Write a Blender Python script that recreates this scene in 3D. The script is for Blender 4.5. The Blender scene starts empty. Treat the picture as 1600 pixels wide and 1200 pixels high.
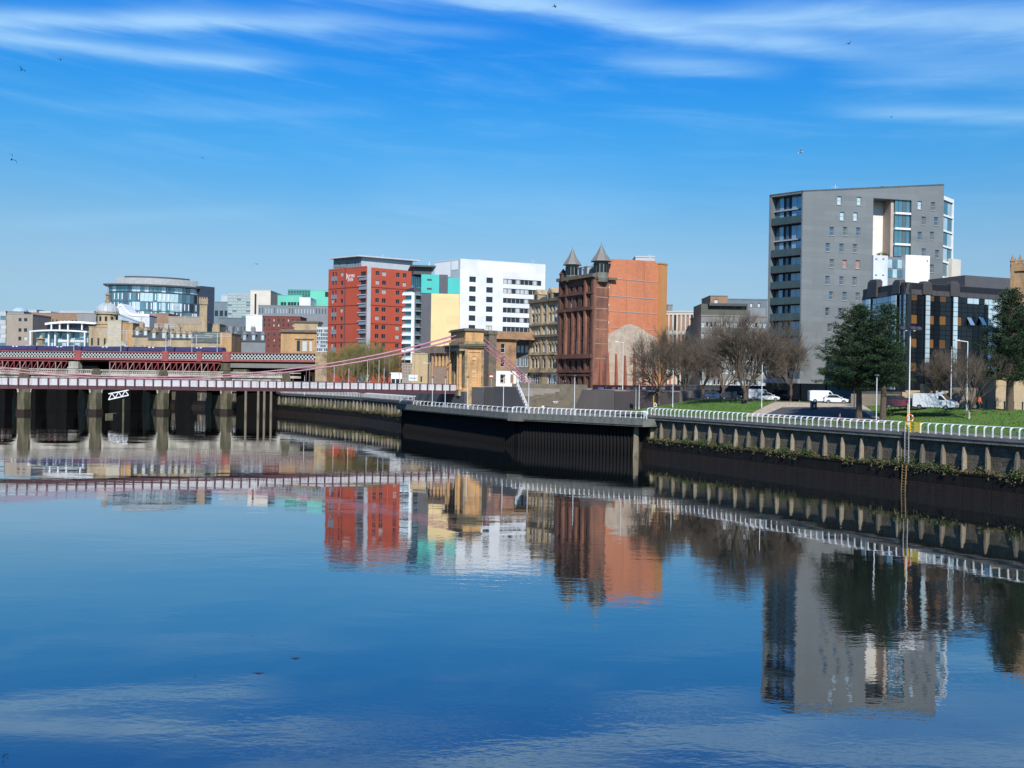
import bpy, bmesh, math, random
from mathutils import Matrix, Vector
random.seed(7)
C = bpy.context.scene.collection
SC = bpy.context.scene

# ------------------------------------------------------------------ camera
F = 1500.0            # focal length in pixels of the 1600 x 1200 photograph
CAMZ = 11.5
cam_d = bpy.data.cameras.new('camera'); cam = bpy.data.objects.new('camera', cam_d); C.objects.link(cam)
SC.camera = cam
cam_d.sensor_width = 36.0; cam_d.lens = 36.0 * F / 1600
cam_d.clip_start = 0.5; cam_d.clip_end = 9000
PITCH = math.atan(5 / F); ROLL = math.atan(0.015)
CM = Matrix.Rotation(math.radians(90) - PITCH, 4, 'X') @ Matrix.Rotation(-ROLL, 4, 'Z')
if (CM.to_3x3() @ Vector((1, 0, 0))).z < 0:
    CM = Matrix.Rotation(math.radians(90) - PITCH, 4, 'X') @ Matrix.Rotation(ROLL, 4, 'Z')
cam.matrix_world = Matrix.Translation((0, 0, CAMZ)) @ CM
R3 = CM.to_3x3()

def ray(px, py):
    return R3 @ Vector(((px - 800) / F, -(py - 600) / F, -1.0))
def at(px, py, D):                       # the point seen at a pixel, D metres down range
    d = ray(px, py); t = D / d.y
    return Vector((d.x * t, D, CAMZ + d.z * t))
def gz(px, py, z):                       # the point seen at a pixel, on the level z
    d = ray(px, py); t = (z - CAMZ) / d.z
    return Vector((d.x * t, d.y * t, z))
def hz(px): return 595 + 0.015 * (px - 800)
def xy(px, D): 
    p = at(px, hz(px), D); return Vector((p.x, p.y))
def zat(px, py, D): return at(px, py, D).z

# ------------------------------------------------------------------ sun and sky
SUN_EL, SUN_AZ = math.radians(40), math.radians(6)    # azimuth measured from behind the camera towards the right
sv = Vector((math.sin(SUN_AZ) * math.cos(SUN_EL), -math.cos(SUN_AZ) * math.cos(SUN_EL), math.sin(SUN_EL)))
sl = bpy.data.lights.new('sun', 'SUN'); so = bpy.data.objects.new('sun', sl); C.objects.link(so)
sl.energy = 4.2; sl.angle = math.radians(0.5); sl.color = (1.0, 0.95, 0.87)
so.rotation_euler = sv.to_track_quat('Z', 'Y').to_euler(); so.location = (0, 0, 200)
SC.view_settings.view_transform = 'Standard'; SC.view_settings.look = 'None'
SC.view_settings.exposure = 0.4; SC.view_settings.gamma = 1.0; SC.view_settings.use_curve_mapping = False

world = bpy.data.worlds.new('World'); SC.world = world; world.use_nodes = True
wn = world.node_tree; wn.nodes.clear()
def NN(nt, typ, **kw):
    n = nt.nodes.new(typ)
    for k, v in kw.items():
        if k.startswith('i_'):
            key = k[2:]; key = int(key) if key.isdigit() else key.replace('_', ' ')
            n.inputs[key].default_value = v
        else: setattr(n, k, v)
    return n
def math_(nt, op, a, b=None, clamp=False):
    n = nt.nodes.new('ShaderNodeMath'); n.operation = op; n.use_clamp = clamp
    for i, v in enumerate((a, b)):
        if v is None: continue
        if isinstance(v, (int, float)): n.inputs[i].default_value = v
        else: nt.links.new(v, n.inputs[i])
    return n.outputs[0]
def smooth(nt, v, a, b):
    n = nt.nodes.new('ShaderNodeMapRange'); n.interpolation_type = 'SMOOTHSTEP'
    nt.links.new(v, n.inputs[0]); n.inputs[1].default_value = a; n.inputs[2].default_value = b
    return n.outputs[0]
sky = NN(wn, 'ShaderNodeTexSky'); sky.sky_type = 'NISHITA'; sky.sun_disc = False
sky.sun_elevation = SUN_EL
sky.sun_rotation = math.atan2(sv.x, sv.y)
sky.altitude = 10; sky.air_density = 1.0; sky.dust_density = 0.6; sky.ozone_density = 2.6
hs = NN(wn, 'ShaderNodeHueSaturation', i_Saturation=1.0, i_Value=1.0); wn.links.new(sky.outputs[0], hs.inputs['Color'])
tc = NN(wn, 'ShaderNodeTexCoord'); sep = NN(wn, 'ShaderNodeSeparateXYZ'); wn.links.new(tc.outputs['Generated'], sep.inputs[0])
az = math_(wn, 'ARCTAN2', sep.outputs[0], sep.outputs[1]); el = math_(wn, 'ARCSINE', sep.outputs[2])
comb = NN(wn, 'ShaderNodeCombineXYZ')
wn.links.new(math_(wn, 'MULTIPLY', az, 3.0), comb.inputs[0])
wn.links.new(math_(wn, 'MULTIPLY', math_(wn, 'ADD', el, math_(wn, 'MULTIPLY', az, 0.08)), 26.0), comb.inputs[1])
no1 = NN(wn, 'ShaderNodeTexNoise', i_Scale=1.6, i_Detail=7.0, i_Roughness=0.62, i_Distortion=0.35); wn.links.new(comb.outputs[0], no1.inputs['Vector'])
general = math_(wn, 'MULTIPLY', smooth(wn, no1.outputs['Fac'], 0.42, 0.80), smooth(wn, el, 0.0, 0.36))
comb2 = NN(wn, 'ShaderNodeCombineXYZ')
wn.links.new(math_(wn, 'MULTIPLY', az, 9.0), comb2.inputs[0]); wn.links.new(math_(wn, 'MULTIPLY', el, 60.0), comb2.inputs[1])
no2 = NN(wn, 'ShaderNodeTexNoise', i_Scale=0.8, i_Detail=8.0, i_Roughness=0.6, i_Distortion=0.6); wn.links.new(comb2.outputs[0], no2.inputs['Vector'])
def streak(px0, py0, px1, py1, wid, amp, fade=0.06):
    """a wisp of cirrus between two directions in the sky"""
    def ae(px, py):
        d = ray(px, py).normalized(); return math.atan2(d.x, d.y), math.asin(d.z)
    a0, e0 = ae(px0, py0); a1, e1 = ae(px1, py1); k = (e1 - e0) / (a1 - a0)
    line = math_(wn, 'ADD', math_(wn, 'MULTIPLY', math_(wn, 'SUBTRACT', az, a0), k), e0)
    dd = math_(wn, 'SUBTRACT', el, line)
    dd = math_(wn, 'ADD', dd, math_(wn, 'MULTIPLY', math_(wn, 'SUBTRACT', no1.outputs['Fac'], 0.5), wid * 2.2))
    g = math_(wn, 'POWER', 2.718, math_(wn, 'MULTIPLY', math_(wn, 'MULTIPLY', dd, dd), -1 / (wid * wid)))
    r = math_(wn, 'MULTIPLY', smooth(wn, az, a0 - fade, a0 + fade), smooth(wn, az, a1 + fade, a1 - fade))
    tex = math_(wn, 'ADD', math_(wn, 'MULTIPLY', no2.outputs['Fac'], 1.1), 0.35)
    return math_(wn, 'MULTIPLY', math_(wn, 'MULTIPLY', math_(wn, 'MULTIPLY', g, r), tex), amp)
tot = math_(wn, 'MULTIPLY', general, 0.22)
for a in ((-250, 10, 330, 34, .008, .75), (-300, 12, 420, 100, .0075, .8), (250, 22, 560, 36, .009, .6),
          (560, 36, 760, 52, .006, .3), (700, -10, 1200, 34, .009, .65), (950, 34, 1320, 80, .009, .75), (1000, 98, 1180, 108, .008, .6),
          (1180, 26, 1900, 16, .015, .75), (1360, 100, 1800, 108, .02, .35), (1330, 172, 1800, 182, .007, .42), (380, -30, 1000, -12, .01, .4),
          (100, 165, 560, 175, .007, .12), (0, 350, 400, 330, .008, .14), (600, 290, 1000, 330, .03, .12)):
    tot = math_(wn, 'ADD', tot, streak(*a))
tot = math_(wn, 'MULTIPLY', math_(wn, 'MINIMUM', tot, 0.9), .72)
mx = NN(wn, 'ShaderNodeMix', data_type='RGBA'); wn.links.new(tot, mx.inputs['Factor'])
ramp = NN(wn, 'ShaderNodeValToRGB'); wn.links.new(math_(wn, 'DIVIDE', el, .6, True), ramp.inputs[0]); cr = ramp.color_ramp
GR = [(0.0, .32, .45, .69), (.023, .33, .455, .66), (.063, .37, .465, .59), (.096, .42, .50, .585), (.129, .42, .54, .61), (.162, .36, .565, .655), (.194, .26, .57, .73), (.226, .19, .585, .80), (.257, .145, .59, .87), (.301, .085, .565, .953), (.366, .065, .555, 1.08), (.6, .10, .55, 1.05)]
while len(cr.elements) < len(GR): cr.elements.new(.5)
for e_, (p_, r_, g_, b_) in zip(cr.elements, GR): e_.position = p_/.6; e_.color = (r_/1.1, g_/1.1, b_/1.1, 1)
sc_ = NN(wn, 'ShaderNodeVectorMath', operation='SCALE'); wn.links.new(ramp.outputs[0], sc_.inputs[0]); sc_.inputs['Scale'].default_value = 1.1
mul = NN(wn, 'ShaderNodeVectorMath', operation='MULTIPLY'); wn.links.new(hs.outputs[0], mul.inputs[0]); wn.links.new(sc_.outputs[0], mul.inputs[1])
wn.links.new(mul.outputs[0], mx.inputs[6]); mx.inputs[7].default_value = (3.1, 4.9, 6.3, 1)
bg = NN(wn, 'ShaderNodeBackground', i_Strength=0.13); wn.links.new(mx.outputs[2], bg.inputs[0])
wo = NN(wn, 'ShaderNodeOutputWorld'); wn.links.new(bg.outputs[0], wo.inputs[0])
SC.render.engine = 'CYCLES'
try:
    SC.cycles.use_denoising = True; SC.cycles.max_bounces = 6; SC.cycles.caustics_reflective = False; SC.cycles.caustics_refractive = False
except Exception: pass

# ------------------------------------------------------------------ materials
MATS = {}
def M(name, c=None, c2=None, rough=0.8, metal=0.0, scale=0.5, bump=0.0, streaks=0.0, brick=None, spec=0.5, bscale=None, dirt=None, dirtscale=0.15, line=None):
    if name in MATS: return MATS[name]
    m = bpy.data.materials.new(name); m.use_nodes = True; nt = m.node_tree; L = nt.links
    b = nt.nodes['Principled BSDF']; b.inputs['Roughness'].default_value = rough; b.inputs['Metallic'].default_value = metal
    b.inputs['Specular IOR Level'].default_value = spec
    b.inputs['Base Color'].default_value = (*c, 1)
    if c2 is None: c2 = tuple(x * 0.82 for x in c)
    t = NN(nt, 'ShaderNodeTexCoord'); co = t.outputs['Object']
    mp = NN(nt, 'ShaderNodeMapping'); L.new(co, mp.inputs[0]); mp.inputs['Scale'].default_value = (1, 1, 0.25 if streaks else 1)
    n = NN(nt, 'ShaderNodeTexNoise', i_Scale=scale, i_Detail=6.0, i_Roughness=0.65); L.new(mp.outputs[0], n.inputs['Vector'])
    r = NN(nt, 'ShaderNodeMapRange'); L.new(n.outputs['Fac'], r.inputs[0]); r.inputs[1].default_value = 0.35; r.inputs[2].default_value = 0.68
    mix = NN(nt, 'ShaderNodeMix', data_type='RGBA'); L.new(r.outputs[0], mix.inputs['Factor'])
    mix.inputs[6].default_value = (*c, 1); mix.inputs[7].default_value = (*c2, 1); out = mix.outputs[2]
    if dirt:
        n2 = NN(nt, 'ShaderNodeTexNoise', i_Scale=dirtscale, i_Detail=8.0, i_Roughness=0.7); L.new(mp.outputs[0], n2.inputs['Vector'])
        r2 = NN(nt, 'ShaderNodeMapRange'); L.new(n2.outputs['Fac'], r2.inputs[0]); r2.inputs[1].default_value = 0.48; r2.inputs[2].default_value = 0.72
        mx2 = NN(nt, 'ShaderNodeMix', data_type='RGBA'); L.new(r2.outputs[0], mx2.inputs['Factor']); L.new(out, mx2.inputs[6]); mx2.inputs[7].default_value = (*dirt, 1); out = mx2.outputs[2]
    if brick:       # fine masonry too far away to be told apart: brick=(width, height, mortar darkness)
        sp = NN(nt, 'ShaderNodeSeparateXYZ'); L.new(co, sp.inputs[0]); cb = NN(nt, 'ShaderNodeCombineXYZ')
        L.new(math_(nt, 'ADD', sp.outputs[0], sp.outputs[1]), cb.inputs[0]); L.new(sp.outputs[2], cb.inputs[1])
        bt = NN(nt, 'ShaderNodeTexBrick', i_Scale=1.0, i_Mortar_Size=0.03); L.new(cb.outputs[0], bt.inputs['Vector'])
        bt.inputs['Brick Width'].default_value = brick[0]; bt.inputs['Row Height'].default_value = brick[1]
        bt.inputs['Color1'].default_value = (1, 1, 1, 1); bt.inputs['Color2'].default_value = (.86, .86, .86, 1); k = brick[2]; bt.inputs['Mortar'].default_value = (k, k, k, 1)
        ml = NN(nt, 'ShaderNodeMix', data_type='RGBA', blend_type='MULTIPLY'); ml.inputs['Factor'].default_value = 1
        L.new(out, ml.inputs[6]); L.new(bt.outputs['Color'], ml.inputs[7]); out = ml.outputs[2]
    L.new(out, b.inputs['Base Color'])
    if bump:
        nb = NN(nt, 'ShaderNodeTexNoise', i_Scale=bscale or scale * 4, i_Detail=5.0); L.new(co, nb.inputs['Vector'])
        bp = NN(nt, 'ShaderNodeBump', i_Strength=bump, i_Distance=0.1); L.new(nb.outputs['Fac'], bp.inputs['Height']); L.new(bp.outputs[0], b.inputs['Normal'])
    MATS[name] = m; return m

def glass(name, c, rough=0.06, metal=0.55, wob=0.02):
    m = M(name, c, tuple(x * 0.7 for x in c), rough=rough, metal=metal, scale=0.35, bump=wob, bscale=0.8)
    return m
G_DARK = glass('dark window glass', (.045, .06, .075))
G_BLUE = glass('blue window glass', (.13, .20, .27))
G_BLACK = glass('black tinted glass', (.012, .018, .024), metal=.2)
G_TEAL = glass('teal window glass', (.16, .33, .38))
G_PALE = glass('pale reflective glass', (.62, .78, .82), metal=.35)
G_BLIND = M('pale blind behind glass', (.55, .55, .52), rough=.3)
G_AMBER = M('amber blind behind glass', (.20, .09, .022), rough=.4)
WHITE = M('white paint', (.80, .80, .79), (.70, .71, .70), rough=.45, scale=1.5)
WHITE2 = M('white render', (.74, .75, .75), (.66, .67, .68), rough=.8, scale=.3, brick=(6, 3.0, .86))
CREAM = M('cream render', (.62, .57, .48), (.55, .50, .42), scale=.3)
DKGREY = M('dark grey metal', (.06, .065, .07), rough=.5)
MIDGREY = M('mid grey cladding', (.20, .215, .225), (.17, .185, .195), rough=.6, scale=.3)
LTGREY = M('light grey cladding', (.42, .45, .47), (.36, .39, .41), rough=.5, scale=.3)
SLATE = M('slate roof', (.055, .06, .068), (.09, .095, .10), rough=.6, scale=.8, brick=(.6, .35, .7))
BLACK = M('black paint', (.015, .015, .017), rough=.4)

# ------------------------------------------------------------------ mesh building
class MB:
    def __init__(s): s.v = []; s.f = []; s.m = []
    def poly(s, pts, mi=0):
        i = len(s.v); s.v += [tuple(p) for p in pts]; s.f.append(tuple(range(i, i + len(pts)))); s.m.append(mi)
    def mesh(s, vs, fs, mi=0):
        i = len(s.v); s.v += [tuple(p) for p in vs]
        for f in fs: s.f.append(tuple(i + k for k in f)); s.m.append(mi)
    def box(s, x0, x1, y0, y1, z0, z1, mi=0):
        s.mesh([(x0,y0,z0),(x1,y0,z0),(x1,y1,z0),(x0,y1,z0),(x0,y0,z1),(x1,y0,z1),(x1,y1,z1),(x0,y1,z1)],
               [(0,3,2,1),(4,5,6,7),(0,1,5,4),(1,2,6,5),(2,3,7,6),(3,0,4,7)], mi)
    def prism(s, pts, z0, z1, mi=0, top=None):          # pts: xy outline, counter-clockwise
        n = len(pts); t = top or pts
        vs = [(p[0], p[1], z0) for p in pts] + [(p[0], p[1], z1) for p in t]
        s.mesh(vs, [tuple(range(n))[::-1], tuple(range(n, 2*n))] + [(i, (i+1) % n, n + (i+1) % n, n + i) for i in range(n)], mi)
    def loft(s, rings, mi=0, cap=True, close=True):
        n = len(rings[0]); i0 = len(s.v); fs = []
        for r in rings: s.v += [tuple(p) for p in r]
        for k in range(len(rings) - 1):
            for j in range(n if close else n - 1):
                a = k*n + j; b = k*n + (j+1) % n
                fs.append((a, b, b + n, a + n))
        if cap: fs += [tuple(range(n))[::-1], tuple(range((len(rings)-1)*n, len(rings)*n))]
        for f in fs: s.f.append(tuple(i0 + q for q in f)); s.m.append(mi)
    def lathe(s, prof, n=16, cx=0, cy=0, mi=0, a0=0.0):      # prof [(r, z)]
        s.loft([[(cx + r*math.cos(a0 + 2*math.pi*j/n), cy + r*math.sin(a0 + 2*math.pi*j/n), z) for j in range(n)] for r, z in prof], mi)
    def tube(s, pts, r, n=6, mi=0):
        pts = [Vector(p) for p in pts]; rs = r if isinstance(r, (list, tuple)) else [r] * len(pts); rings = []
        for i, p in enumerate(pts):
            d = (pts[min(i+1, len(pts)-1)] - pts[max(i-1, 0)]).normalized()
            u = d.cross(Vector((0, 0, 1)))
            if u.length < 1e-3: u = Vector((1, 0, 0))
            u.normalize(); w = d.cross(u)
            rings.append([p + (u*math.cos(2*math.pi*k/n) + w*math.sin(2*math.pi*k/n)) * rs[i] for k in range(n)])
        s.loft(rings, mi)
    def bar(s, a, b, w, h=None, mi=0):                    # square bar between two points
        a = Vector(a); b = Vector(b); h = h or w; d = (b - a).normalized(); u = d.cross(Vector((0, 0, 1)))
        if u.length < 1e-3: u = Vector((1, 0, 0))
        u.normalize(); q = u.cross(d)
        rings = [[p + u*x*w/2 + q*y*h/2 for x, y in ((-1,-1),(1,-1),(1,1),(-1,1))] for p in (a, b)]
        s.loft(rings, mi)
    def data(s, name, mats, smooth=False):
        me = bpy.data.meshes.new(name); me.from_pydata(s.v, [], s.f)
        if not isinstance(mats, (list, tuple)): mats = [mats]
        for m in mats: me.materials.append(m)
        if len(mats) > 1: me.polygons.foreach_set('material_index', s.m)
        bm = bmesh.new(); bm.from_mesh(me); bmesh.ops.recalc_face_normals(bm, faces=bm.faces) if len(s.f) < 20000 else None
        bm.to_mesh(me); bm.free()
        if smooth: me.polygons.foreach_set('use_smooth', [True] * len(me.polygons))
        me.update(); return me

class Fr:
    """a facade frame: x runs left to right as seen from outside, -y points outwards, z is up from z0"""
    def __init__(s, L, R, z0, z1=None):
        s.L = Vector(L[:2]); s.R = Vector(R[:2]); s.W = (s.R - s.L).length; d = (s.R - s.L) / s.W
        s.d = d; s.n = Vector((d.y, -d.x)); s.th = math.atan2(d.y, d.x); s.z0 = z0; s.z1 = z1
        s.H = (z1 - z0) if z1 is not None else None
    def w(s, u, o, z): p = s.L + s.d*u + s.n*o; return Vector((p.x, p.y, s.z0 + z))
    def pix(s, px, py, o=0.0):
        d = ray(px, py); q = s.L + s.n*o
        t = s.n.dot(q) / s.n.dot(Vector((d.x, d.y)))
        p = Vector((d.x*t, d.y*t)); return (p - s.L).dot(s.d), CAMZ + d.z*t - s.z0
    def U(s, px, py=None): return s.pix(px, hz(px) if py is None else py)[0]
    def Z(s, px, py): return s.pix(px, py)[1]
    def mat(s): return Matrix.Translation((s.L.x, s.L.y, s.z0)) @ Matrix.Rotation(s.th, 4, 'Z')

def tag(o, label=None, cat=None, group=None, kind=None):
    if label: o['label'] = label
    if cat: o['category'] = cat
    if group: o['group'] = group
    if kind: o['kind'] = kind
    return o
def empty(name, loc, rz=0.0, label=None, cat=None, group=None):
    o = bpy.data.objects.new(name, None); C.objects.link(o); o.location = loc; o.rotation_euler = (0, 0, rz); o.empty_display_size = .5
    return tag(o, label, cat, group)
def wm(o):                                              # world matrix without a depsgraph update
    m = Matrix.LocRotScale(o.location, o.rotation_euler, o.scale)
    return (wm(o.parent) @ m) if o.parent else m
def put(name, me, parent=None, world=None, kind=None, label=None):
    o = bpy.data.objects.new(name, me); C.objects.link(o)
    if parent: o.parent = parent
    m = world or Matrix.Identity(4)
    if parent: m = wm(parent).inverted() @ m
    o.location = m.to_translation(); o.rotation_euler = m.to_euler(); o.scale = m.to_scale()
    if kind: o['kind'] = kind
    if label: o['label'] = label
    return o
def obj(name, mb, mats, parent=None, world=None, kind=None, label=None, smooth=False):
    return put(name, mb.data(name, mats, smooth), parent, world, kind, label)
def copy_tree(o, parent=None, label=None):
    c = o.copy(); C.objects.link(c); c.parent = parent
    if label: c['label'] = label
    for ch in o.children: copy_tree(ch, c)
    return c

def wall_mb(W, H, wins, t=0.3, zlo=0.0):
    """wall sheet with real openings and reveals; outer face at y = 0"""
    mb = MB(); us = {0.0, W}; zs = {zlo, H}; ws = []
    for w in wins:
        u0, u1, z0, z1 = [round(q, 3) for q in w[:4]]
        u0 = max(u0, .02); u1 = min(u1, W - .02); z0 = max(z0, zlo + .01); z1 = min(z1, H - .02)
        if u1 - u0 < .05 or z1 - z0 < .05: continue
        ws.append((u0, u1, z0, z1)); us |= {u0, u1}; zs |= {z0, z1}
    us = sorted(us); zs = sorted(zs); hole = set(); ui = {u: i for i, u in enumerate(us)}; zi = {z: i for i, z in enumerate(zs)}
    for u0, u1, z0, z1 in ws:
        for i in range(ui[u0], ui[u1]):
            for j in range(zi[z0], zi[z1]): hole.add((i, j))
    for j in range(len(zs) - 1):
        i = 0
        while i < len(us) - 1:
            if (i, j) in hole: i += 1; continue
            k = i
            while k < len(us) - 1 and (k, j) not in hole: k += 1
            mb.poly([(us[i],0,zs[j]),(us[k],0,zs[j]),(us[k],0,zs[j+1]),(us[i],0,zs[j+1])]); i = k
    for u0, u1, z0, z1 in ws:
        mb.poly([(u0,0,z0),(u0,0,z1),(u0,t,z1),(u0,t,z0)]); mb.poly([(u1,0,z0),(u1,t,z0),(u1,t,z1),(u1,0,z1)])
        mb.poly([(u0,0,z0),(u0,t,z0),(u1,t,z0),(u1,0,z0)]); mb.poly([(u0,0,z1),(u1,0,z1),(u1,t,z1),(u0,t,z1)])
    return mb

WIN_CACHE = {}
def win_data(w, h, nx, nz, fm, gm, fw):
    key = (round(w, 1), round(h, 1), nx, nz, fm.name, gm.name, fw)
    if key not in WIN_CACHE:
        mb = MB(); y0, y1 = 0.0, 0.08
        mb.box(0, fw, y0, y1, 0, h); mb.box(w - fw, w, y0, y1, 0, h); mb.box(fw, w - fw, y0, y1, 0, fw); mb.box(fw, w - fw, y0, y1, h - fw, h)
        for i in range(1, nx): mb.box(w*i/nx - fw*.4, w*i/nx + fw*.4, y0 + .005, y1 - .005, fw, h - fw)
        for j in range(1, nz): mb.box(fw, w - fw, y0 + .012, y1 - .012, h*j/nz - fw*.4, h*j/nz + fw*.4)
        fr = mb.data('window', fm); mb = MB(); mb.box(fw*.5, w - fw*.5, .055, .07, fw*.5, h - fw*.5)
        WIN_CACHE[key] = (fr, mb.data('pane', gm))
    return WIN_CACHE[key]
def add_windows(root, fr, wins, fm, gm, fw=.09, nx=1, nz=1, inset=.16, name='window', curtain=.25, alt=None):
    """wins: (u0,u1,z0,z1[,glass[,nx,nz]]); every window its own part with its pane below it"""
    rnd = random.Random(len(wins) * 13 + int(fr.W * 10))
    m0 = fr.mat()
    for w in wins:
        u0, u1, z0, z1 = w[:4]
        g = w[4] if len(w) > 4 and w[4] else (gm if rnd.random() > curtain else (alt or G_BLIND))
        a = w[5] if len(w) > 5 else nx; b = w[6] if len(w) > 6 else nz
        fd, pd = win_data(u1 - u0, z1 - z0, a, b, fm, g, fw)
        mw = m0 @ Matrix.Translation((u0, inset, z0))
        sx = (u1 - u0) / round(u1 - u0, 1) if round(u1 - u0, 1) else 1
        o = put(name, fd, root, mw); put('pane', pd, o, mw)
def grid(fr, cols, rows, ry=None, rx=None):
    """window rectangles from pixel columns (measured on row ry) and pixel rows (measured on column rx)"""
    out = []
    for a, b in cols:
        u0, u1 = fr.U(a, ry), fr.U(b, ry)
        for c, d in rows:
            out.append((u0, u1, fr.Z(rx or a, d), fr.Z(rx or a, c)))
    return out
def even(a, b, n, frac=.5):
    """n intervals of width frac*pitch spread evenly between a and b"""
    p = (b - a) / n
    return [(a + p*(i + .5 - frac/2), a + p*(i + .5 + frac/2)) for i in range(n)]
def rect(us, zs): return [(u[0], u[1], z[0], z[1]) for u in us for z in zs]
def body(root, Lp, Cp, Rp, z0, z1, mat, inset=.34, roofmat=None, parapet=.0, name='body'):
    """closed volume behind two facades that meet at the corner Cp"""
    Lp, Cp, Rp = Vector(Lp[:2]), Vector(Cp[:2]), Vector(Rp[:2]); B = Lp + Rp - Cp
    a = (Lp - Cp).normalized(); b = (Rp - Cp).normalized()
    pts = [Cp + (a + b)*inset, Rp + a*inset - b*.01, B, Lp + b*inset - a*.01]
    mb = MB(); mb.prism([(p.x - wm(root).translation.x, p.y - wm(root).translation.y) for p in pts], z0 - wm(root).translation.z, z1 - .06 - wm(root).translation.z)
    o = obj(name, mb, mat); o.parent = root
    pts = [Cp, Rp, B, Lp]
    mb = MB(); mb.prism([(p.x - wm(root).translation.x, p.y - wm(root).translation.y) for p in pts], z1 - .05 - wm(root).translation.z, z1 + .12 + parapet - wm(root).translation.z)
    o = obj('roof', mb, roofmat or mat); o.parent = root
def mk(name, p, z, label, cat, group=None): return empty(name, (p[0], p[1], z), 0, label, cat, group)
def fobj(name, mb, mats, root, fr, **k): return obj(name, mb, mats, root, fr.mat(), **k)
# ------------------------------------------------------------------ water, ground, quays
ZW, ZS, ZP = 6.47, 8.6, 10.05          # quay walkway, street, raised plaza
wm_ = bpy.data.materials.new('river water'); wm_.use_nodes = True; nt = wm_.node_tree; L = nt.links
b = nt.nodes['Principled BSDF']; b.inputs['Base Color'].default_value = (.012, .015, .014, 1); b.inputs['Roughness'].default_value = .015
b.inputs['IOR'].default_value = 2.0
b.inputs['Coat Weight'].default_value = .7; b.inputs['Coat IOR'].default_value = 1.9; b.inputs['Coat Roughness'].default_value = .012
t = NN(nt, 'ShaderNodeTexCoord')
def wave(sx, sy, scale, strength, dist, detail=3.0, prev=None, mask=None):
    mp = NN(nt, 'ShaderNodeMapping'); L.new(t.outputs['Object'], mp.inputs[0]); mp.inputs['Scale'].default_value = (sx, sy, 1); mp.inputs['Rotation'].default_value = (0, 0, .25)
    n = NN(nt, 'ShaderNodeTexNoise', i_Scale=scale, i_Detail=detail, i_Roughness=.55); L.new(mp.outputs[0], n.inputs['Vector'])
    bp = NN(nt, 'ShaderNodeBump', i_Strength=strength, i_Distance=dist); h = n.outputs['Fac']
    if mask is not None: h = math_(nt, 'MULTIPLY', h, mask)
    L.new(h, bp.inputs['Height'])
    if prev: L.new(prev, bp.inputs['Normal'])
    return bp.outputs[0]
mp = NN(nt, 'ShaderNodeMapping'); L.new(t.outputs['Object'], mp.inputs[0]); mp.inputs['Scale'].default_value = (.5, 1.3, 1)
nm = NN(nt, 'ShaderNodeTexNoise', i_Scale=.022, i_Detail=4.0, i_Roughness=.6); L.new(mp.outputs[0], nm.inputs['Vector'])
msk = math_(nt, 'ADD', smooth(nt, nm.outputs['Fac'], .44, .62), .18)
o1 = wave(.5, 1.0, .16, 1.0, .019, 2.0)
o2 = wave(.6, 1.3, .9, 1.0, .0072, 3.0, o1, msk)
o3 = wave(.7, 1.2, 3.2, 1.0, .0026, 2.0, o2, msk)
L.new(o3, b.inputs['Normal']); L.new(o3, b.inputs['Coat Normal'])
mb = MB(); mb.poly([(-900, -200, 0), (500, -200, 0), (500, 900, 0), (-900, 900, 0)])
obj('river_water', mb, wm_, kind='structure')

ASPH = M('asphalt', (.055, .055, .058), (.07, .07, .072), rough=.9, scale=1.2)
PAVE = M('pale stone paving', (.30, .26, .22), (.24, .21, .18), rough=.85, scale=.8, brick=(1.2, .6, .8))
WALK = M('walkway paving', (.20, .19, .17), (.16, .155, .14), rough=.85, scale=.8)
GRASS = M('lawn grass', (.045, .125, .008), (.085, .16, .014), rough=.95, scale=.5, bump=.5, bscale=7, dirt=(.11, .135, .03), dirtscale=.16)
CITY = M('city ground', (.16, .155, .15), rough=.95, scale=.05)
STONE = M('quay coping stone', (.13, .125, .11), (.20, .19, .165), rough=.9, scale=.9, bump=.4, dirt=(.05, .055, .045), dirtscale=.5)
QSTONE = M('quay wall stone', (.085, .072, .052), (.17, .145, .105), rough=.95, scale=1.4, bump=.8, dirt=(.028, .027, .018), dirtscale=.45, brick=(1.1, .45, .6))
TIMBER = M('weathered fender', (.23, .19, .135), (.15, .12, .085), rough=.9, scale=1.6, bump=.6, streaks=1, dirt=(.06, .07, .03), dirtscale=.6)
TIMB2 = M('dark weathered fender', (.15, .13, .10), (.09, .08, .06), rough=.9, scale=1.6, bump=.6, streaks=1, dirt=(.05, .06, .03), dirtscale=.6)
TIMB3 = M('bleached fender', (.32, .27, .19), (.21, .17, .12), rough=.9, scale=1.6, bump=.6, streaks=1, dirt=(.08, .08, .05), dirtscale=.9)
WET = M('dark wet concrete', (.011, .0105, .010), (.019, .017, .016), rough=.75, scale=.6, bump=.5, streaks=1, dirt=(.008, .010, .010), dirtscale=.35, spec=.08)
TIDE = M('brown tide mud', (.032, .020, .014), (.018, .013, .010), rough=.6, scale=1.2, bump=.5, streaks=1, spec=.3)
PILEM = M('shade dark pile', (.010, .010, .011), (.020, .018, .018), rough=.8, scale=2, streaks=1, spec=.06)  # pile colour with the shade under the deck overhang put in
CONC = M('deck concrete', (.115, .12, .105), (.17, .17, .15), rough=.9, scale=.8, bump=.4, dirt=(.045, .05, .045), dirtscale=.6)

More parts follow.
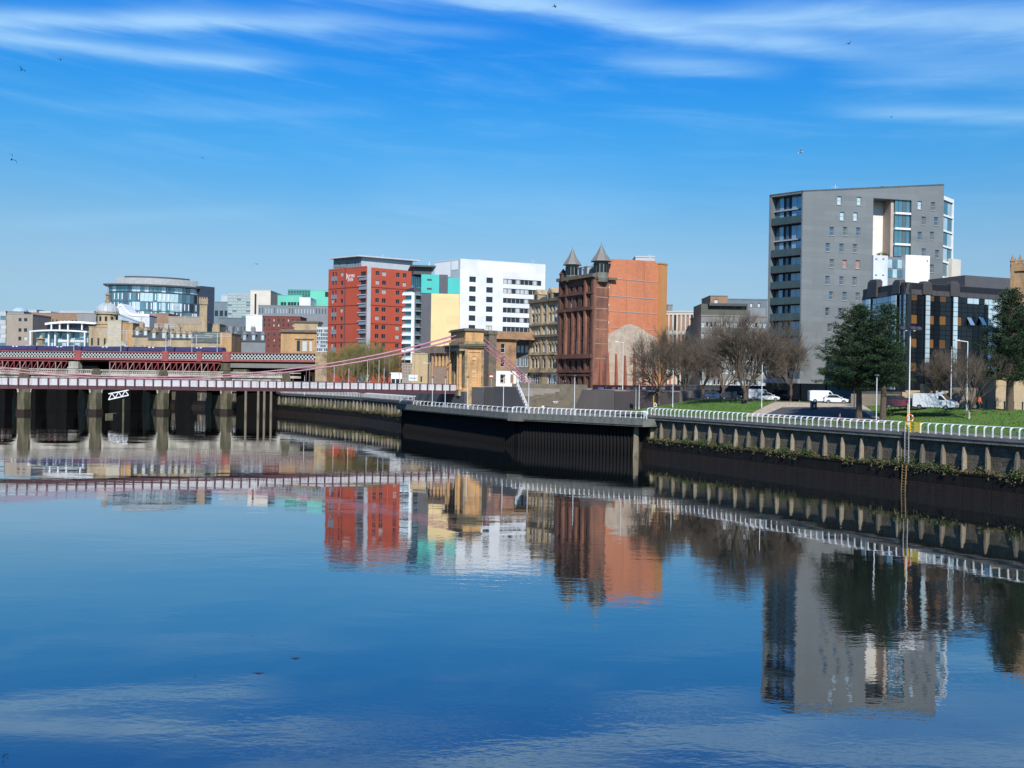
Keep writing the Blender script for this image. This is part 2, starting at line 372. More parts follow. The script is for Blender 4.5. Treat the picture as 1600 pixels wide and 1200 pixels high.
def wl(px, py): return gz(px, py, 0.0)
A = wl(1600, 791); Bq = wl(1004, 712.5)
dAB = (A - Bq).normalized(); A2 = A + dAB * 55          # quay goes on out of the frame
K0 = gz(1005, 655, 5.9); K1 = gz(795, 645.5, 5.9); K2 = gz(620, 631.5, 5.9)
Q3 = Vector((-40, 255, 0)); Q4 = Vector((-74, 306, 0))
R1 = Vector((-86, 330, 0)); R2 = Vector((-150, 372, 0)); R3_ = Vector((-260, 410, 0)); R4 = Vector((-520, 470, 0))
def v2(p): return Vector((p[0], p[1]))
def inl(a, b_): d = (v2(b_) - v2(a)).normalized(); return Vector((-d.y, d.x)) if (-d.y * 1 + d.x * .5) > 0 else Vector((d.y, -d.x))
W_ = [v2(A2), v2(A), v2(Bq)]                             # waterline, right stretch
W_[2] = v2(Bq)
deck_back = [v2(Bq), v2(K1) + Vector((3.4, 3.0)), v2(K2) + Vector((3.2, 2.4))]
line = [v2(A2), v2(A), v2(Bq), deck_back[1], deck_back[2], v2(Q3), v2(Q4), v2(R1), v2(R2), v2(R3_), v2(R4)]
def offset(line, s):
    out = []
    for i, p in enumerate(line):
        a = line[max(i-1, 0)]; c = line[min(i+1, len(line)-1)]
        d = (c - a).normalized(); n = Vector((d.y, -d.x))
        out.append(p + n * s)
    return out
rt = line[:3]
def strip(name, la, za, lb, zb, m, n=1, kind='structure'):
    mb = MB()
    for i in range(len(la) - 1):
        for k in range(n):
            f0, f1 = k/n, (k+1)/n
            P = lambda i, f: (*(la[i].lerp(lb[i], f)), za + (zb - za)*f)
            mb.poly([P(i, f0), P(i+1, f0), P(i+1, f1), P(i, f1)])
    return obj(name, mb, m, kind=kind)
def resamp(line, step):
    out = []
    for i in range(len(line) - 1):
        n = max(1, round((line[i+1] - line[i]).length / step))
        out += [line[i].lerp(line[i+1], k/n) for k in range(n)]
    return out + [line[-1]]
n_in = Vector((dAB.y, -dAB.x)) * (1 if dAB.y > 0 else -1)
n_in = Vector((.889, .457)) if n_in.x < 0 else v2(n_in)
n_in = Vector((-dAB.y, dAB.x)) if Vector((-dAB.y, dAB.x)).x > 0 else Vector((dAB.y, -dAB.x))
# right bank: walkway, lawn slope, pale path round the lawn, street
def off(p, s): return p + n_in * s
B2 = v2(Bq) + (v2(Bq) - v2(A)).normalized() * 16          # the park runs on a little behind the pile deck
walk_l = [v2(A2), v2(A), B2]
strip('walkway', [off(p, 2.32) for p in walk_l], ZW - .003, [off(p, 5.2) for p in walk_l], ZW, WALK)
LP = resamp(walk_l, 3.0); mb = MB(); NS = 12; S0, S1 = 5.2, 27.0
def lawn_z(f): return ZW + .05 + (ZS + .12 - ZW - .05) * (3*f*f - 2*f*f*f)
rg = random.Random(3)
rows_ = [[(*off(p, S0 + (S1 - S0)*k/NS), lawn_z(k/NS) + (rg.uniform(-.04, .04) if 0 < k < NS else 0)) for k in range(NS + 1)] for p in LP]
for i in range(len(rows_) - 1):
    for k in range(NS): mb.poly([rows_[i][k], rows_[i+1][k], rows_[i+1][k+1], rows_[i][k+1]])
obj('lawn', mb, GRASS, kind='structure', smooth=True)
def ground_z(p):
    q = v2(p) - v2(Bq); s = q.dot(n_in)
    if s < 5.2: return ZW
    if s < 27: return lawn_z((s - S0)/(S1 - S0))
    return ZS
# blades of grass that roughen the lawn's surface
mb = MB()
for i in range(11000):
    a = rg.random(); s = rg.uniform(5.4, 26.5); dd = rg.uniform(-14, 78)
    p = off(v2(Bq) + (v2(A) - v2(Bq)).normalized()*dd, s); z = ground_z(p) - .03
    h = rg.uniform(.10, .22); an = rg.uniform(0, 6.28); w = rg.uniform(.06, .16)
    dx, dy = math.cos(an)*w, math.sin(an)*w
    mb.poly([(p.x-dx, p.y-dy, z), (p.x+dx, p.y+dy, z), (p.x + rg.uniform(-.08, .08), p.y + rg.uniform(-.08, .08), z + h)])
obj('grass_blades', mb, GRASS, kind='stuff')
tag(bpy.data.objects['grass_blades'], 'short green grass tufts covering the riverside lawn', 'grass')
# paved square between the two lawns (pixels give its corners, the lawn its height)
def on_lawn(px, py):
    lo, hi = 60, 400
    d = ray(px, py); prev = None
    for i in range(2000):
        D = 70 + i*.15; p = at(px, py, D)
        if p.z <= ground_z(p): return Vector((p.x, p.y, ground_z(p)))
    return at(px, py, 200)
def patch(name, pix, m, dz, sub=6):
    mb = MB(); l0, l1, l2, l3 = [on_lawn(*q) for q in pix]       # near-left, near-right, far-right, far-left
    for i in range(sub):
        for j in range(sub):
            def P(a, c):
                q = (l0.lerp(l1, a)).lerp(l3.lerp(l2, a), c); return (q.x, q.y, ground_z(q) + dz)
            mb.poly([P(i/sub, j/sub), P((i+1)/sub, j/sub), P((i+1)/sub, (j+1)/sub), P(i/sub, (j+1)/sub)])
    return obj(name, mb, m, kind='structure')
patch('path_edge', [(1160, 652), (1385, 662), (1345, 632.5), (1212, 629)], M('sandy pink paving', (.50, .40, .30), (.36, .28, .21), rough=.9, scale=1.2), .10, 24)
patch('square_paving', [(1190, 651), (1372, 660), (1338, 637), (1222, 638)], ASPH, .15, 24)
# street, kerb, pavement, city
sl_ = [v2(A2) + dAB.xy*30, v2(A), v2(Bq), v2(Bq) + (v2(Bq)-v2(A)).normalized()*26]
mb = MB()
for i in range(3):
    p, q = sl_[i], sl_[i+1]
    a0, a1 = off(p, 27), off(q, 27); c0, c1 = off(p, 29.2), off(q, 29.2)
    mb.mesh([(*a0, ZS-.6), (*a1, ZS-.6), (*a1, ZS + .12), (*a0, ZS + .12), (*c0, ZS-.6), (*c1, ZS-.6), (*c1, ZS+.12), (*c0, ZS+.12)], [(2,3,7,6),(4,5,6,7),(0,3,2,1),(0,4,7,3),(1,2,6,5)])
obj('pavement', mb, PAVE, kind='structure')
strip('road', [off(p, 29.2) for p in sl_], ZS, [off(p, 44) for p in sl_], ZS + .001, ASPH)
mb = MB()
for i in range(60):                                    # centre line dashes
    p = off(v2(Bq) + dAB.xy*(-26 + i*2.6*1.0), 36.4)
    if i % 2: continue
    q = p + dAB.xy*1.3; n = n_in*.07
    mb.poly([(*(p-n), ZS+.006), (*(q-n), ZS+.006), (*(q+n), ZS+.006), (*(p+n), ZS+.006)])
obj('road_marking', mb, WHITE, kind='structure')
far = [off(p, 44) for p in sl_]; mb = MB()
mb.poly([(*p, ZS - .004) for p in far] + [(-30, 262, ZS-.004), (-60, 315, ZS-.004), (-78, 340, ZS-.004), (-140, 384, ZS-.004), (-255, 422, ZS-.004), (-600, 480, ZS-.004), (-4000, 900, ZS-.004), (-4000, 6000, ZS-.004), (4000, 6000, ZS-.004), (4000, 20, ZS-.004)])
mb.poly([(*xy(560, 259), ZS-.008), (*xy(726, 208), ZS-.008), (*xy(728, 214), ZS-.008), (*xy(700, 270), ZS-.008), (-30, 262.5, ZS-.008)])
obj('city_ground', mb, CITY, kind='structure')

# ------------------------------------------------------------------ quay walls
def segs(a, b_, step):
    n = max(1, round((b_ - a).length / step)); return [a.lerp(b_, k/n) for k in range(n + 1)]
def quay(name, pts, zc, label, pstep, bstep, fender=(3.2, 5.5), end_ext=0):
    root = mk(name, pts[0], 0, label, 'quay wall')
    pan_i = 0
    for a, b_ in zip(pts, pts[1:]):
        d = (b_ - a).normalized(); n = Vector((-d.y, d.x))
        if n.dot(Vector((-1, -.6))) < 0: n = -n          # n points to the river
        th = math.atan2(d.y, d.x)
        flip = Vector((d.y, -d.x)).dot(n) < 0
        Lx, Rx = (b_, a) if flip else (a, b_)
        fr = Fr(Lx, Rx, 0.0)
        # lower panels, upper stone face, coping, fenders
        ns = max(1, round(fr.W / pstep)); w = fr.W / ns
        mbp = MB(); mbp.loft([[(.03, -.25, -2), (.03, .9, -2), (.03, .9, 2.5), (.03, 0, 2.5)], [(w - .03, -.25, -2), (w - .03, .9, -2), (w - .03, .9, 2.5), (w - .03, 0, 2.5)]])
        mbp.box(.03, w - .03, -.06, .3, 2.42, 2.56); mbp.box(.03, w - .03, -.285, -.1, -2, .75, 1); mbp.box(.04, w - .04, -.20, -.05, .75, 1.15, 1); data = mbp.data('panel', [WET, TIDE])
        for i in range(ns): put('panel', data, root, fr.mat() @ Matrix.Translation((i*w, pan_r.uniform(-.03, .03), 0)))
        mbw = MB(); mbw.box(0, fr.W, .9, 2.2, 2.0, zc - .72); mbw.box(0, fr.W, .12, 2.0, -1, 2.3); fobj('stone_face', mbw, QSTONE, root, fr)
        nc = max(1, round(fr.W / 3.0)); wc = fr.W / nc
        mbc = MB(); mbc.box(.012, wc - .012, .35, 2.2, zc - .72, zc - .34); mbc.box(.012, wc - .012, .25, 2.3, zc - .34, zc); cd = mbc.data('coping', STONE)
        for i in range(nc): put('coping', cd, root, fr.mat() @ Matrix.Translation((i*wc, 0, 0)))
        nb = max(1, round(fr.W / bstep)); wb = fr.W / nb
        ds = []
        for q in range(3):
            m2 = MB(); hw = (.12, .14, .10)[q]; to = (0, -.25, -.1)[q]; bo_ = (-.2, .05, -.35)[q]
            m2.loft([[(-hw, .30, fender[0] + bo_), (hw, .30, fender[0] + bo_), (hw, .92, fender[0] + bo_), (-hw, .92, fender[0] + bo_)],
                     [(-hw, .36, fender[0] + 1.2), (hw, .36, fender[0] + 1.2), (hw, .92, fender[0] + 1.2), (-hw, .92, fender[0] + 1.2)],
                     [(-hw*.8, .50, fender[1] + to), (hw*.8, .50, fender[1] + to), (hw*.8, .92, fender[1] + to), (-hw*.8, .92, fender[1] + to)],
                     [(-.05, .8, fender[1] + .25 + to), (.07, .8, fender[1] + .25 + to), (.07, .92, fender[1] + .25 + to), (-.05, .92, fender[1] + .25 + to)]])
            ds.append(m2.data('fender', (TIMBER, TIMB2, TIMB3)[q]))
        for i in range(nb): put('fender', pan_r.choice(ds), root, fr.mat() @ Matrix.Translation((wb*(i + .5) + pan_r.uniform(-.12, .12), 0, pan_r.uniform(-.25, .05))) @ Matrix.Rotation(pan_r.uniform(-.05, .05), 4, 'Y'))
    return root
pan_r = random.Random(11)
quay('quay_wall', [v2(Bq) - n_in*0, v2(A), v2(A2)], ZW, 'long stone quay wall with timber fenders below the white railing at right', 3.4, 2.75)
quay('quay_wall', [deck_back[2], v2(Q3), v2(Q4)], 6.6, 'weedy stone quay wall seen below the footbridge, left of the pile deck', 7, 2.6)
quay('quay_wall', [v2(Q4), v2(R1), v2(R2), v2(R3_), v2(R4)], 6.9, 'far quay wall seen through the arches of the stone bridge', 14, 6)
mb = MB(); lb = [Vector((-125, -100)), Vector((-140, 150)), Vector((-172, 285)), Vector((-250, 340)), Vector((-600, 420))]
for a, b_ in zip(lb, lb[1:]): mb.mesh([(*a, -2), (*b_, -2), (*b_, 7.5), (*a, 7.5)], [(0,1,2,3)])
mb.poly([(*p, 7.5) for p in lb] + [(-1500, 420, 7.5), (-1500, -100, 7.5)])
obj('left_bank', mb, CITY, kind='structure')
# walkway behind the left stretches
mb = MB(); a_, b2, c2 = deck_back[2], v2(Q3), v2(Q4)
up = [p + Vector((9, 5)) for p in (a_, b2, c2, v2(R1), v2(R2), v2(R3_), v2(R4))]
lo = [p + Vector((1.4, .9)) for p in (a_, b2, c2, v2(R1), v2(R2), v2(R3_), v2(R4))]
for i in range(6): mb.poly([(*lo[i], 6.55), (*lo[i+1], 6.55), (*up[i+1], 6.6), (*up[i], 6.6)])
for i in range(6): mb.poly([(*up[i], 6.6), (*up[i+1], 6.6), (*(up[i+1] + Vector((.1, .1))), 8.7), (*(up[i] + Vector((.1, .1))), 8.7)])
obj('embankment', mb, WALK, kind='structure')

# pile deck
deck = mk('pile_deck', v2(K1), 0, 'long concrete riverside deck jutting out on closely set dark piles', 'deck')
kl = [v2(K0), v2(K1), v2(K2)]
kb = [v2(Bq) + n_in*1.5 + (v2(Bq)-v2(A)).normalized()*0, deck_back[1] + Vector((12, 10)), deck_back[2] + Vector((10, 7))]
kb[0] = v2(K0) + n_in*8
mb = MB()
for i in range(2):
    a, b_, c_, d_ = kl[i], kl[i+1], kb[i+1], kb[i]
    mb.prism([a, d_, c_, b_], 4.72, 5.9)
obj('deck_slab', mb, CONC, deck)
for i, (a, b_) in enumerate(((kl[0], kl[1]), (kl[1], kl[2]))):
    fr = Fr(b_, a, 0); n = max(1, round(fr.W / 4)); w = fr.W / n
    m2 = MB(); m2.box(.015, w - .015, -.14, .02, 4.95, 6.02); d2 = m2.data('edge_panel', CONC)
    for k in range(n): put('edge_panel', d2, deck, fr.mat() @ Matrix.Translation((k*w, 0, pan_r.uniform(-.02, .02))))
    if i == 0: m3 = MB(); m3.box(0, 3.5, -.3, .1, 4.6, 6.04); fobj('edge_block', m3, CONC, deck, fr)
pb = [v2(Bq) + (v2(Bq) - v2(A)).normalized()*.2 + Vector((-1.0, -.6)), v2(K1) + Vector((1.3, 1.1)), v2(K2) + Vector((1.2, .9))]
pd = MB(); pd.lathe([(.26, -2), (.26, 4.75)], 8); pd = pd.data('pile', PILEM, True)
for a, b_ in ((pb[0], pb[1]), (pb[1], pb[2])):
    for p in segs(a, b_, .68): put('pile', pd, deck, Matrix.Translation((p.x, p.y, 0)))
    fr = Fr(b_, a, 0); m2 = MB(); m2.box(0, fr.W, .55, .8, -2, 4.7); fobj('sheet_wall', m2, PILEM, deck, fr)
end = v2(K0) + Vector((.2, 1.6)); m2 = MB()
fr = Fr(pb[0] + Vector((-.3, .2)), v2(Bq) + n_in*2 + Vector((.5, -.5)), 0); m2.box(0, fr.W, .1, .6, -2, 4.72); fobj('sheet_wall', m2, PILEM, deck, fr)
m2 = MB(); m2.loft([[(-.45, -.3, -2), (.45, -.3, -2), (.45, .5, -2), (-.45, .5, -2)], [(-.35, .1, 4.7), (.35, .1, 4.7), (.35, .7, 4.7), (-.35, .7, 4.7)]])
obj('corner_fender', m2, TIMBER, deck, Matrix.Translation((pb[0].x - .1, pb[0].y - .5, 0)) @ Matrix.Rotation(-.3, 4, 'Z'))
# walkway on top of the deck up to the plaza wall
mb = MB(); mb.poly([(*(v2(K0) + n_in*1), 5.905), (*(v2(K1) + Vector((.3, .3))), 5.905), (*(v2(K2)), 5.905), (*(v2(K2) + Vector((40, 30))), 5.905), (*(v2(K1) + Vector((34, 26))), 5.905), (*(v2(K0) + n_in*8 + Vector((6, 14))), 5.905)])
obj('deck_walkway', mb, WALK, kind='structure')

# ------------------------------------------------------------------ vegetation on the ledges
LEAF1 = M('bright weed leaves', (.05, .095, .02), (.10, .12, .03), rough=.8, scale=2)
LEAF2 = M('dry weed stalks', (.14, .12, .05), (.09, .095, .03), rough=.9, scale=2)
LEAF3 = M('dark weed leaves', (.025, .055, .015), (.05, .08, .02), rough=.8, scale=2)
LEAF4 = M('brown dead stalks', (.15, .10, .045), (.09, .07, .03), rough=.9, scale=2)
def leafcloud(mb, c, r, n, size, rnd, mi=None, flat=1.0):
    for _ in range(n):
        while True:
            q = Vector((rnd.uniform(-1, 1), rnd.uniform(-1, 1), rnd.uniform(-1, 1)))
            if q.length < 1: break
        p = Vector(c) + Vector((q.x*r, q.y*r, q.z*r*flat)); a = Vector((rnd.gauss(0, 1), rnd.gauss(0, 1), rnd.gauss(0, 1))).normalized()
        u = a.orthogonal().normalized(); v = a.cross(u); s = size*rnd.uniform(.5, 1.3)
        mb.poly([p - u*s, p + v*s*.6, p + u*s, p - v*s*.6], rnd.choice(mi) if mi else 0)
def ledge_weeds(pts, dens, zb, label, patchy=.75, seed=1, tall=1.0, back=.55):
    rnd = random.Random(seed); mb = MB()
    for a, b_ in zip(pts, pts[1:]):
        d = (b_ - a); Ln = d.length; d = d/Ln; n = Vector((d.y, -d.x))
        if n.dot(Vector((1, .5))) < 0: n = -n
        k = 0.0; s = 0; s3 = 0
        while s3 < Ln:
            s3 += .16; p = a + d*s3 + n*(back + rnd.uniform(-.42, .3)); leafcloud(mb, (p.x, p.y, zb + rnd.uniform(.0, .16)), rnd.uniform(.12, .26), 9, .10, rnd, [3, 3, 2, 1], .5)
        while s < Ln:
            s += rnd.uniform(.2, .7)/dens; amp = .5 + .4*math.sin(s*.35 + seed) + .35*math.sin(s*1.3) + .3*math.sin(s*3.1)
            if rnd.random() > patchy + .2*amp: continue
            p = a + d*s + n*(back + rnd.uniform(-.35, .3)); r = rnd.uniform(.14, .5)*max(.35, .35 + .8*amp)*tall
            mi = rnd.choice(([0, 2, 2], [1, 1, 3], [2, 2, 1], [1, 3, 1], [3, 3, 1], [1, 2, 3]) if amp < .9 else ([0, 0, 2], [0, 2, 2]))
            leafcloud(mb, (p.x, p.y, zb + r*.6 + max(0, rnd.gauss(0, .12))), r, int(20 + 80*r), .095, rnd, mi, .8)
            if rnd.random() < .35: leafcloud(mb, (p.x - n.x*.5, p.y - n.y*.5, zb - .25), r*.6, 14, .11, rnd, [1, 2, 1], 1.2)
    o = obj('ledge_weeds', mb, [LEAF1, LEAF2, LEAF3, LEAF4], kind='stuff'); tag(o, label, 'weeds')
ledge_weeds([v2(Bq), v2(A), v2(A) + dAB.xy*12], 2.4, 2.6, 'green and straw coloured weeds growing along the right quay wall ledge', .85, 3, 1.45)
ledge_weeds([deck_back[2], v2(Q3), v2(Q4)], .9, 2.8, 'green weeds growing over the left quay wall ledge', .95, 5, 1.6)
# ------------------------------------------------------------------ railings
RAILC = M('grey green rail paint', (.22, .27, .24), rough=.5)
def railing(name, pts, z, label, step=1.0, h=1.12, cat='railing', rails=3, group=None, postw=.13, inset=.5):
    root = mk(name, pts[0], z, label, cat, group); first = True
    m2 = MB()
    prof = [(0, 0), (0, .72), (.04, .9), (.14, 1.02), (.30, 1.08), (.42, 1.09)]
    m2.loft([[(-postw/2, y - .035, zz*h/1.12), (postw/2, y - .035, zz*h/1.12), (postw/2, y + .05, (zz - (.05 if k > 2 else 0))*h/1.12), (-postw/2, y + .05, (zz - (.05 if k > 2 else 0))*h/1.12)] for k, (y, zz) in enumerate(prof)])
    pd = m2.data('post', WHITE)
    for a, b_ in zip(pts, pts[1:]):
        fr = Fr(a, b_, z); n = max(1, round(fr.W / step)); w = fr.W / n
        for k in range(n + (0 if (b_ is not pts[-1]) else 1)): put('post', pd, root, fr.mat() @ Matrix.Translation((k*w, inset, 0)))
        m2 = MB(); m2.tube([(0, inset + .40, h - .03), (fr.W, inset + .40, h - .03)], .055, 8); fobj('handrail', m2, WHITE, root, fr)
        for r_ in range(rails):
            m2 = MB(); zz = h*(.24 + .2*r_); m2.tube([(0, inset + .05, zz), (fr.W, inset + .05, zz)], .028, 6); fobj('rail', m2, RAILC, root, fr)
    return root
def on_line(px, a, b_, D0=90):
    """where the line a-b on the ground is crossed by the vertical plane seen at px"""
    k = xy(px, 1.0); d = (b_ - a).normalized(); return a + d*((a.x - k.x*a.y)/(k.x*d.y - d.x))
lad = on_line(1412, v2(Bq), v2(A)); lad_s = (v2(lad) - v2(Bq)).dot((v2(A) - v2(Bq)).normalized())
dq = (v2(A) - v2(Bq)).normalized()
gA, gB = v2(Bq) + dq*(lad_s - .1), v2(Bq) + dq*(lad_s + 1.9)
railing('railing', [gB, v2(A), v2(A2)], ZW, 'white promenade railing right of the yellow lifebuoy post')
railing('railing', [v2(Bq) + dq*.4, gA], ZW, 'white promenade railing in front of the lawns, between pile deck and yellow post')
dk0 = v2(K0) + n_in*.4; dk1 = v2(K1) + Vector((.35, .35)); dk2 = v2(K2) + Vector((.3, .4))
railing('railing', [dk2, dk1], 5.905, 'white railing along the far half of the pile deck, by the footbridge tower', inset=.35, step=2.0, h=.95, postw=.06, rails=2)
railing('railing', [dk1, dk0], 5.905, 'white railing along the near half of the pile deck edge', inset=.35)
railing('railing', [dk0 + Vector((0, 0)), v2(Bq) + n_in*.3 + Vector((.6, -.6))], 6.0, 'short white railing closing the near end of the pile deck', inset=.2)
ra = gz(868, 640, 6.0); rb = gz(905, 636, 6.3); rc_ = gz(1000, 641, 6.45)
railing('railing', [v2(ra), v2(rb), v2(rc_)], 6.1, 'white railing bowed round the walkway behind the pile deck', inset=.1, h=1.5)
dl = [v2(Q4), v2(Q3), deck_back[2]]
railing('railing', dl, 6.6, 'white railing on the weedy quay under the footbridge', inset=.4, h=1.15)
railing('railing', [v2(R2), v2(R1), v2(Q4)], 6.9, 'far white railing seen through the stone arches', step=1.6, inset=.4, rails=2, postw=.22)

# lifebuoys, yellow gate and ladder
YEL = M('yellow paint', (.78, .52, .03), (.66, .45, .05), rough=.5)
YEL2 = M('pale yellow paint', (.72, .60, .12), rough=.5)
ORNG = M('orange lifebuoy plastic', (.85, .13, .02), (.7, .12, .02), rough=.45)
def lifebuoy_post(p, z, label, h=3.1, col=ORNG, ring=.36):
    root = mk('lifebuoy_post', p, z, label, 'lifebuoy post')
    m2 = MB(); m2.lathe([(.10, 0), (.10, .06), (.05, .08), (.045, h), (.03, h + .03)], 8); W0 = Matrix.Translation((p[0], p[1], z))
    obj('pole', m2, YEL, root, W0); rings = []
    for i in range(20):
        a = 2*math.pi*i/20; rings.append([((ring + .075*math.cos(b2))*math.cos(a) + .22, -.12 + .075*math.sin(b2), 1.55 + (ring + .075*math.cos(b2))*math.sin(a)) for b2 in [2*math.pi*j/8 for j in range(8)]])
    m2 = MB(); m2.loft(rings + [rings[0]], cap=False); bu = obj('lifebuoy', m2, col, root, W0, smooth=True)
    m2 = MB()
    for a in (0.8, 2.36, 3.93, 5.5):
        c = Vector((ring*math.cos(a) + .22, -.12, 1.55 + ring*math.sin(a))); m2.box(c.x - .05, c.x + .05, c.y - .085, c.y + .085, c.z - .08, c.z + .08)
    obj('reflective_band', m2, WHITE, bu, W0)
    m2 = MB(); m2.box(-.02, .3, -.06, .0, 1.9, 1.98); obj('bracket', m2, YEL, root, W0)
lifebuoy_post(v2(lad) + n_in*.7 , ZW, 'tall yellow post holding an orange lifebuoy at the quay ladder')
lifebuoy_post(on_line(1012, v2(Bq), v2(A)) + n_in*1.2, ZW, 'yellow lifebuoy post with a yellow ring at the near end of the pile deck', 3.0, YEL2, .22)
gate = mk('ladder_gate', gA, ZW, 'bright yellow gate in the railing at the head of the quay ladder', 'gate')
fr = Fr(gA, gB, ZW)
for k, u in enumerate((0.05, .7, 1.3, 1.95)):
    m2 = MB(); m2.bar((u, .45, 0), (u, .45, 1.15), .11); fobj('post', m2, YEL, gate, fr)
for z_ in (.35, .75, 1.12):
    m2 = MB(); m2.bar((0, .45, z_), (2.0, .45, z_), .07); fobj('rail', m2, YEL, gate, fr)
m2 = MB(); m2.box(1.33, 1.9, .40, .43, .1, 1.05); fobj('panel', m2, YEL2, gate, fr)
for side, (x0, lab) in enumerate(((.25, None),)):
    ld = mk('quay_ladder', v2(lad), -.5, 'rusty steel ladder running down the quay wall into the water', 'ladder')
    RUST = M('rusty ladder steel', (.36, .24, .10), (.22, .13, .06), rough=.8, scale=3)
    for u in (x0, x0 + .52):
        m2 = MB(); m2.bar((u, .18, 3.0), (u, .12, 7.1), .07); fobj('stile', m2, M('galvanised steel', (.45, .46, .46), rough=.5), ld, Fr(gA, gB, 0))
        m2 = MB(); m2.bar((u, -.32, -.8), (u, -.16, 2.9), .08); fobj('stile', m2, RUST, ld, Fr(gA, gB, 0))
    rd = MB(); rd.bar((x0, 0, 0), (x0 + .52, 0, 0), .05); rd = rd.data('rung', RUST)
    for k in range(24):
        z_ = -.5 + k*.31; put('rung', rd, ld, Fr(gA, gB, 0).mat() @ Matrix.Translation((0, (-.3 + .03*z_) if z_ < 2.9 else .15, z_)))

# ------------------------------------------------------------------ suspension footbridge
PINK = M('pink bridge paint', (.42, .20, .235), (.28, .10, .14), rough=.5, scale=.6)
MAROON = M('maroon bridge paint', (.085, .022, .03), (.06, .018, .024), rough=.6)
PSTONE = M('golden pylon sandstone', (.66, .38, .16), (.50, .28, .12), rough=.9, scale=.7, bump=.4, dirt=(.22, .15, .09), dirtscale=.35, brick=(1.1, .45, .82), streaks=1)
PSTONE2 = M('weathered pylon stone', (.44, .32, .18), (.30, .23, .14), rough=.9, scale=.6, bump=.4, dirt=(.07, .06, .045), dirtscale=.3, brick=(1.1, .45, .78))
SOOT = M('soot blackened cornice stone', (.10, .085, .065), (.18, .14, .10), rough=.9, scale=.8, bump=.4)
MOSS = M('moss', (.05, .09, .01), rough=1)
PD = 208.0; pc = xy(726, PD)                              # near left corner of the pylon
bd = Vector((.93, .36)).normalized(); wd = Vector((-bd.y, bd.x))     # along the bridge / across it, away from us
def bp_(t, w, z): p = pc - bd*t + wd*w; return Vector((p.x, p.y, z))
BW = 4.6; SIDE = 2.2                                     # deck width; near side of deck behind the pylon's near face
fb = mk('suspension_footbridge', bp_(66, 4, 0), 0, 'slender pink suspension footbridge with white lattice panels crossing the river', 'footbridge')
TT = 140.0
def zdeck(t): return 8.95 + .25*(1 - ((t - 66)/70)**2)
mb = MB(); N = 40
for w0, w1, za, zb in ((SIDE - .12, SIDE + .12, -.55, .1), (SIDE + BW - .12, SIDE + BW + .12, -.55, .1)):
    mb = MB()
    for k in range(N):
        t0, t1 = TT*k/N - 1, TT*(k+1)/N - 1
        mb.mesh([bp_(t0, w0, zdeck(t0) + za), bp_(t1, w0, zdeck(t1) + za), bp_(t1, w1, zdeck(t1) + za), bp_(t0, w1, zdeck(t0) + za),
                 bp_(t0, w0, zdeck(t0) + zb), bp_(t1, w0, zdeck(t1) + zb), bp_(t1, w1, zdeck(t1) + zb), bp_(t0, w1, zdeck(t0) + zb)], [(0,3,2,1),(4,5,6,7),(0,1,5,4),(1,2,6,5),(2,3,7,6),(3,0,4,7)])
    obj('girder', mb, MAROON, fb)
mb = MB()
for k in range(N):
    t0, t1 = TT*k/N - 1, TT*(k+1)/N - 1; w0, w1 = SIDE + .12, SIDE + BW - .12
    mb.mesh([bp_(t0, w0, zdeck(t0) - .1), bp_(t1, w0, zdeck(t1) - .1), bp_(t1, w1, zdeck(t1) - .1), bp_(t0, w1, zdeck(t0) - .1),
             bp_(t0, w0, zdeck(t0)+.05), bp_(t1, w0, zdeck(t1)+.05), bp_(t1, w1, zdeck(t1)+.05), bp_(t0, w1, zdeck(t0)+.05)], [(0,3,2,1),(4,5,6,7),(0,1,5,4),(2,3,7,6)])
obj('deck', mb, ASPH, fb)
PP = 1.68; m2 = MB(); w_ = PP - .22; hh = 1.22              # one lattice panel: frame + criss-cross
m2.box(-w_/2, w_/2, -.03, .03, 0, .07); m2.box(-w_/2, w_/2, -.03, .03, hh - .07, hh)
nn = 6
for s_ in (-1, 1):
    for k in range(-nn, nn + 4):
        x0 = -w_/2 + k*w_/nn*1.0; a0, b0 = (x0, 0.07), (x0 + hh - .14, hh - .07)
        lo_, hi_ = max(a0[0], -w_/2), min(b0[0], w_/2)
        if hi_ - lo_ < .08: continue
        pa = (lo_*s_, .012*s_, a0[1] + lo_ - a0[0]); pb_ = (hi_*s_, .012*s_, a0[1] + hi_ - a0[0])
        m2.bar(pa, pb_, .016, .085)
lat = m2.data('lattice_panel', M('dull white bridge paint', (.62, .61, .61), (.48, .47, .48), rough=.6, scale=.7))
m2 = MB(); m2.box(-.16, .16, -.09, .09, -.25, hh + .12); m2.box(-.05, .05, -.25, -.09, -.25, .35); pst = m2.data('panel_post', MAROON)
mt = Matrix.Rotation(math.atan2(bd.y, bd.x), 4, 'Z')
NP = int(TT / PP)
for side in (0, 1):
    for k in range(NP):
        t = 1.0 + PP*k; w = SIDE + (BW if side else 0) + (-.05 if not side else .05)
        if side == 0 or t < 100:
            p = bp_(t + PP/2 - .0, w, zdeck(t) + .2); put('lattice_panel', lat, fb, Matrix.Translation(p) @ mt)
            p = bp_(t, w, zdeck(t) + .12); put('panel_post', pst, fb, Matrix.Translation(p) @ mt)
    mb = MB()
    mb.tube([bp_(-.2 + TT*k/N, SIDE + (BW if side else 0), zdeck(TT*k/N) + 1.52) for k in range(N + 1)], .07, 6); obj('top_rail', mb, MAROON, fb)
def zc(t): return 11.2 + (21.6 - 11.2)*((t - 66)/66)**2
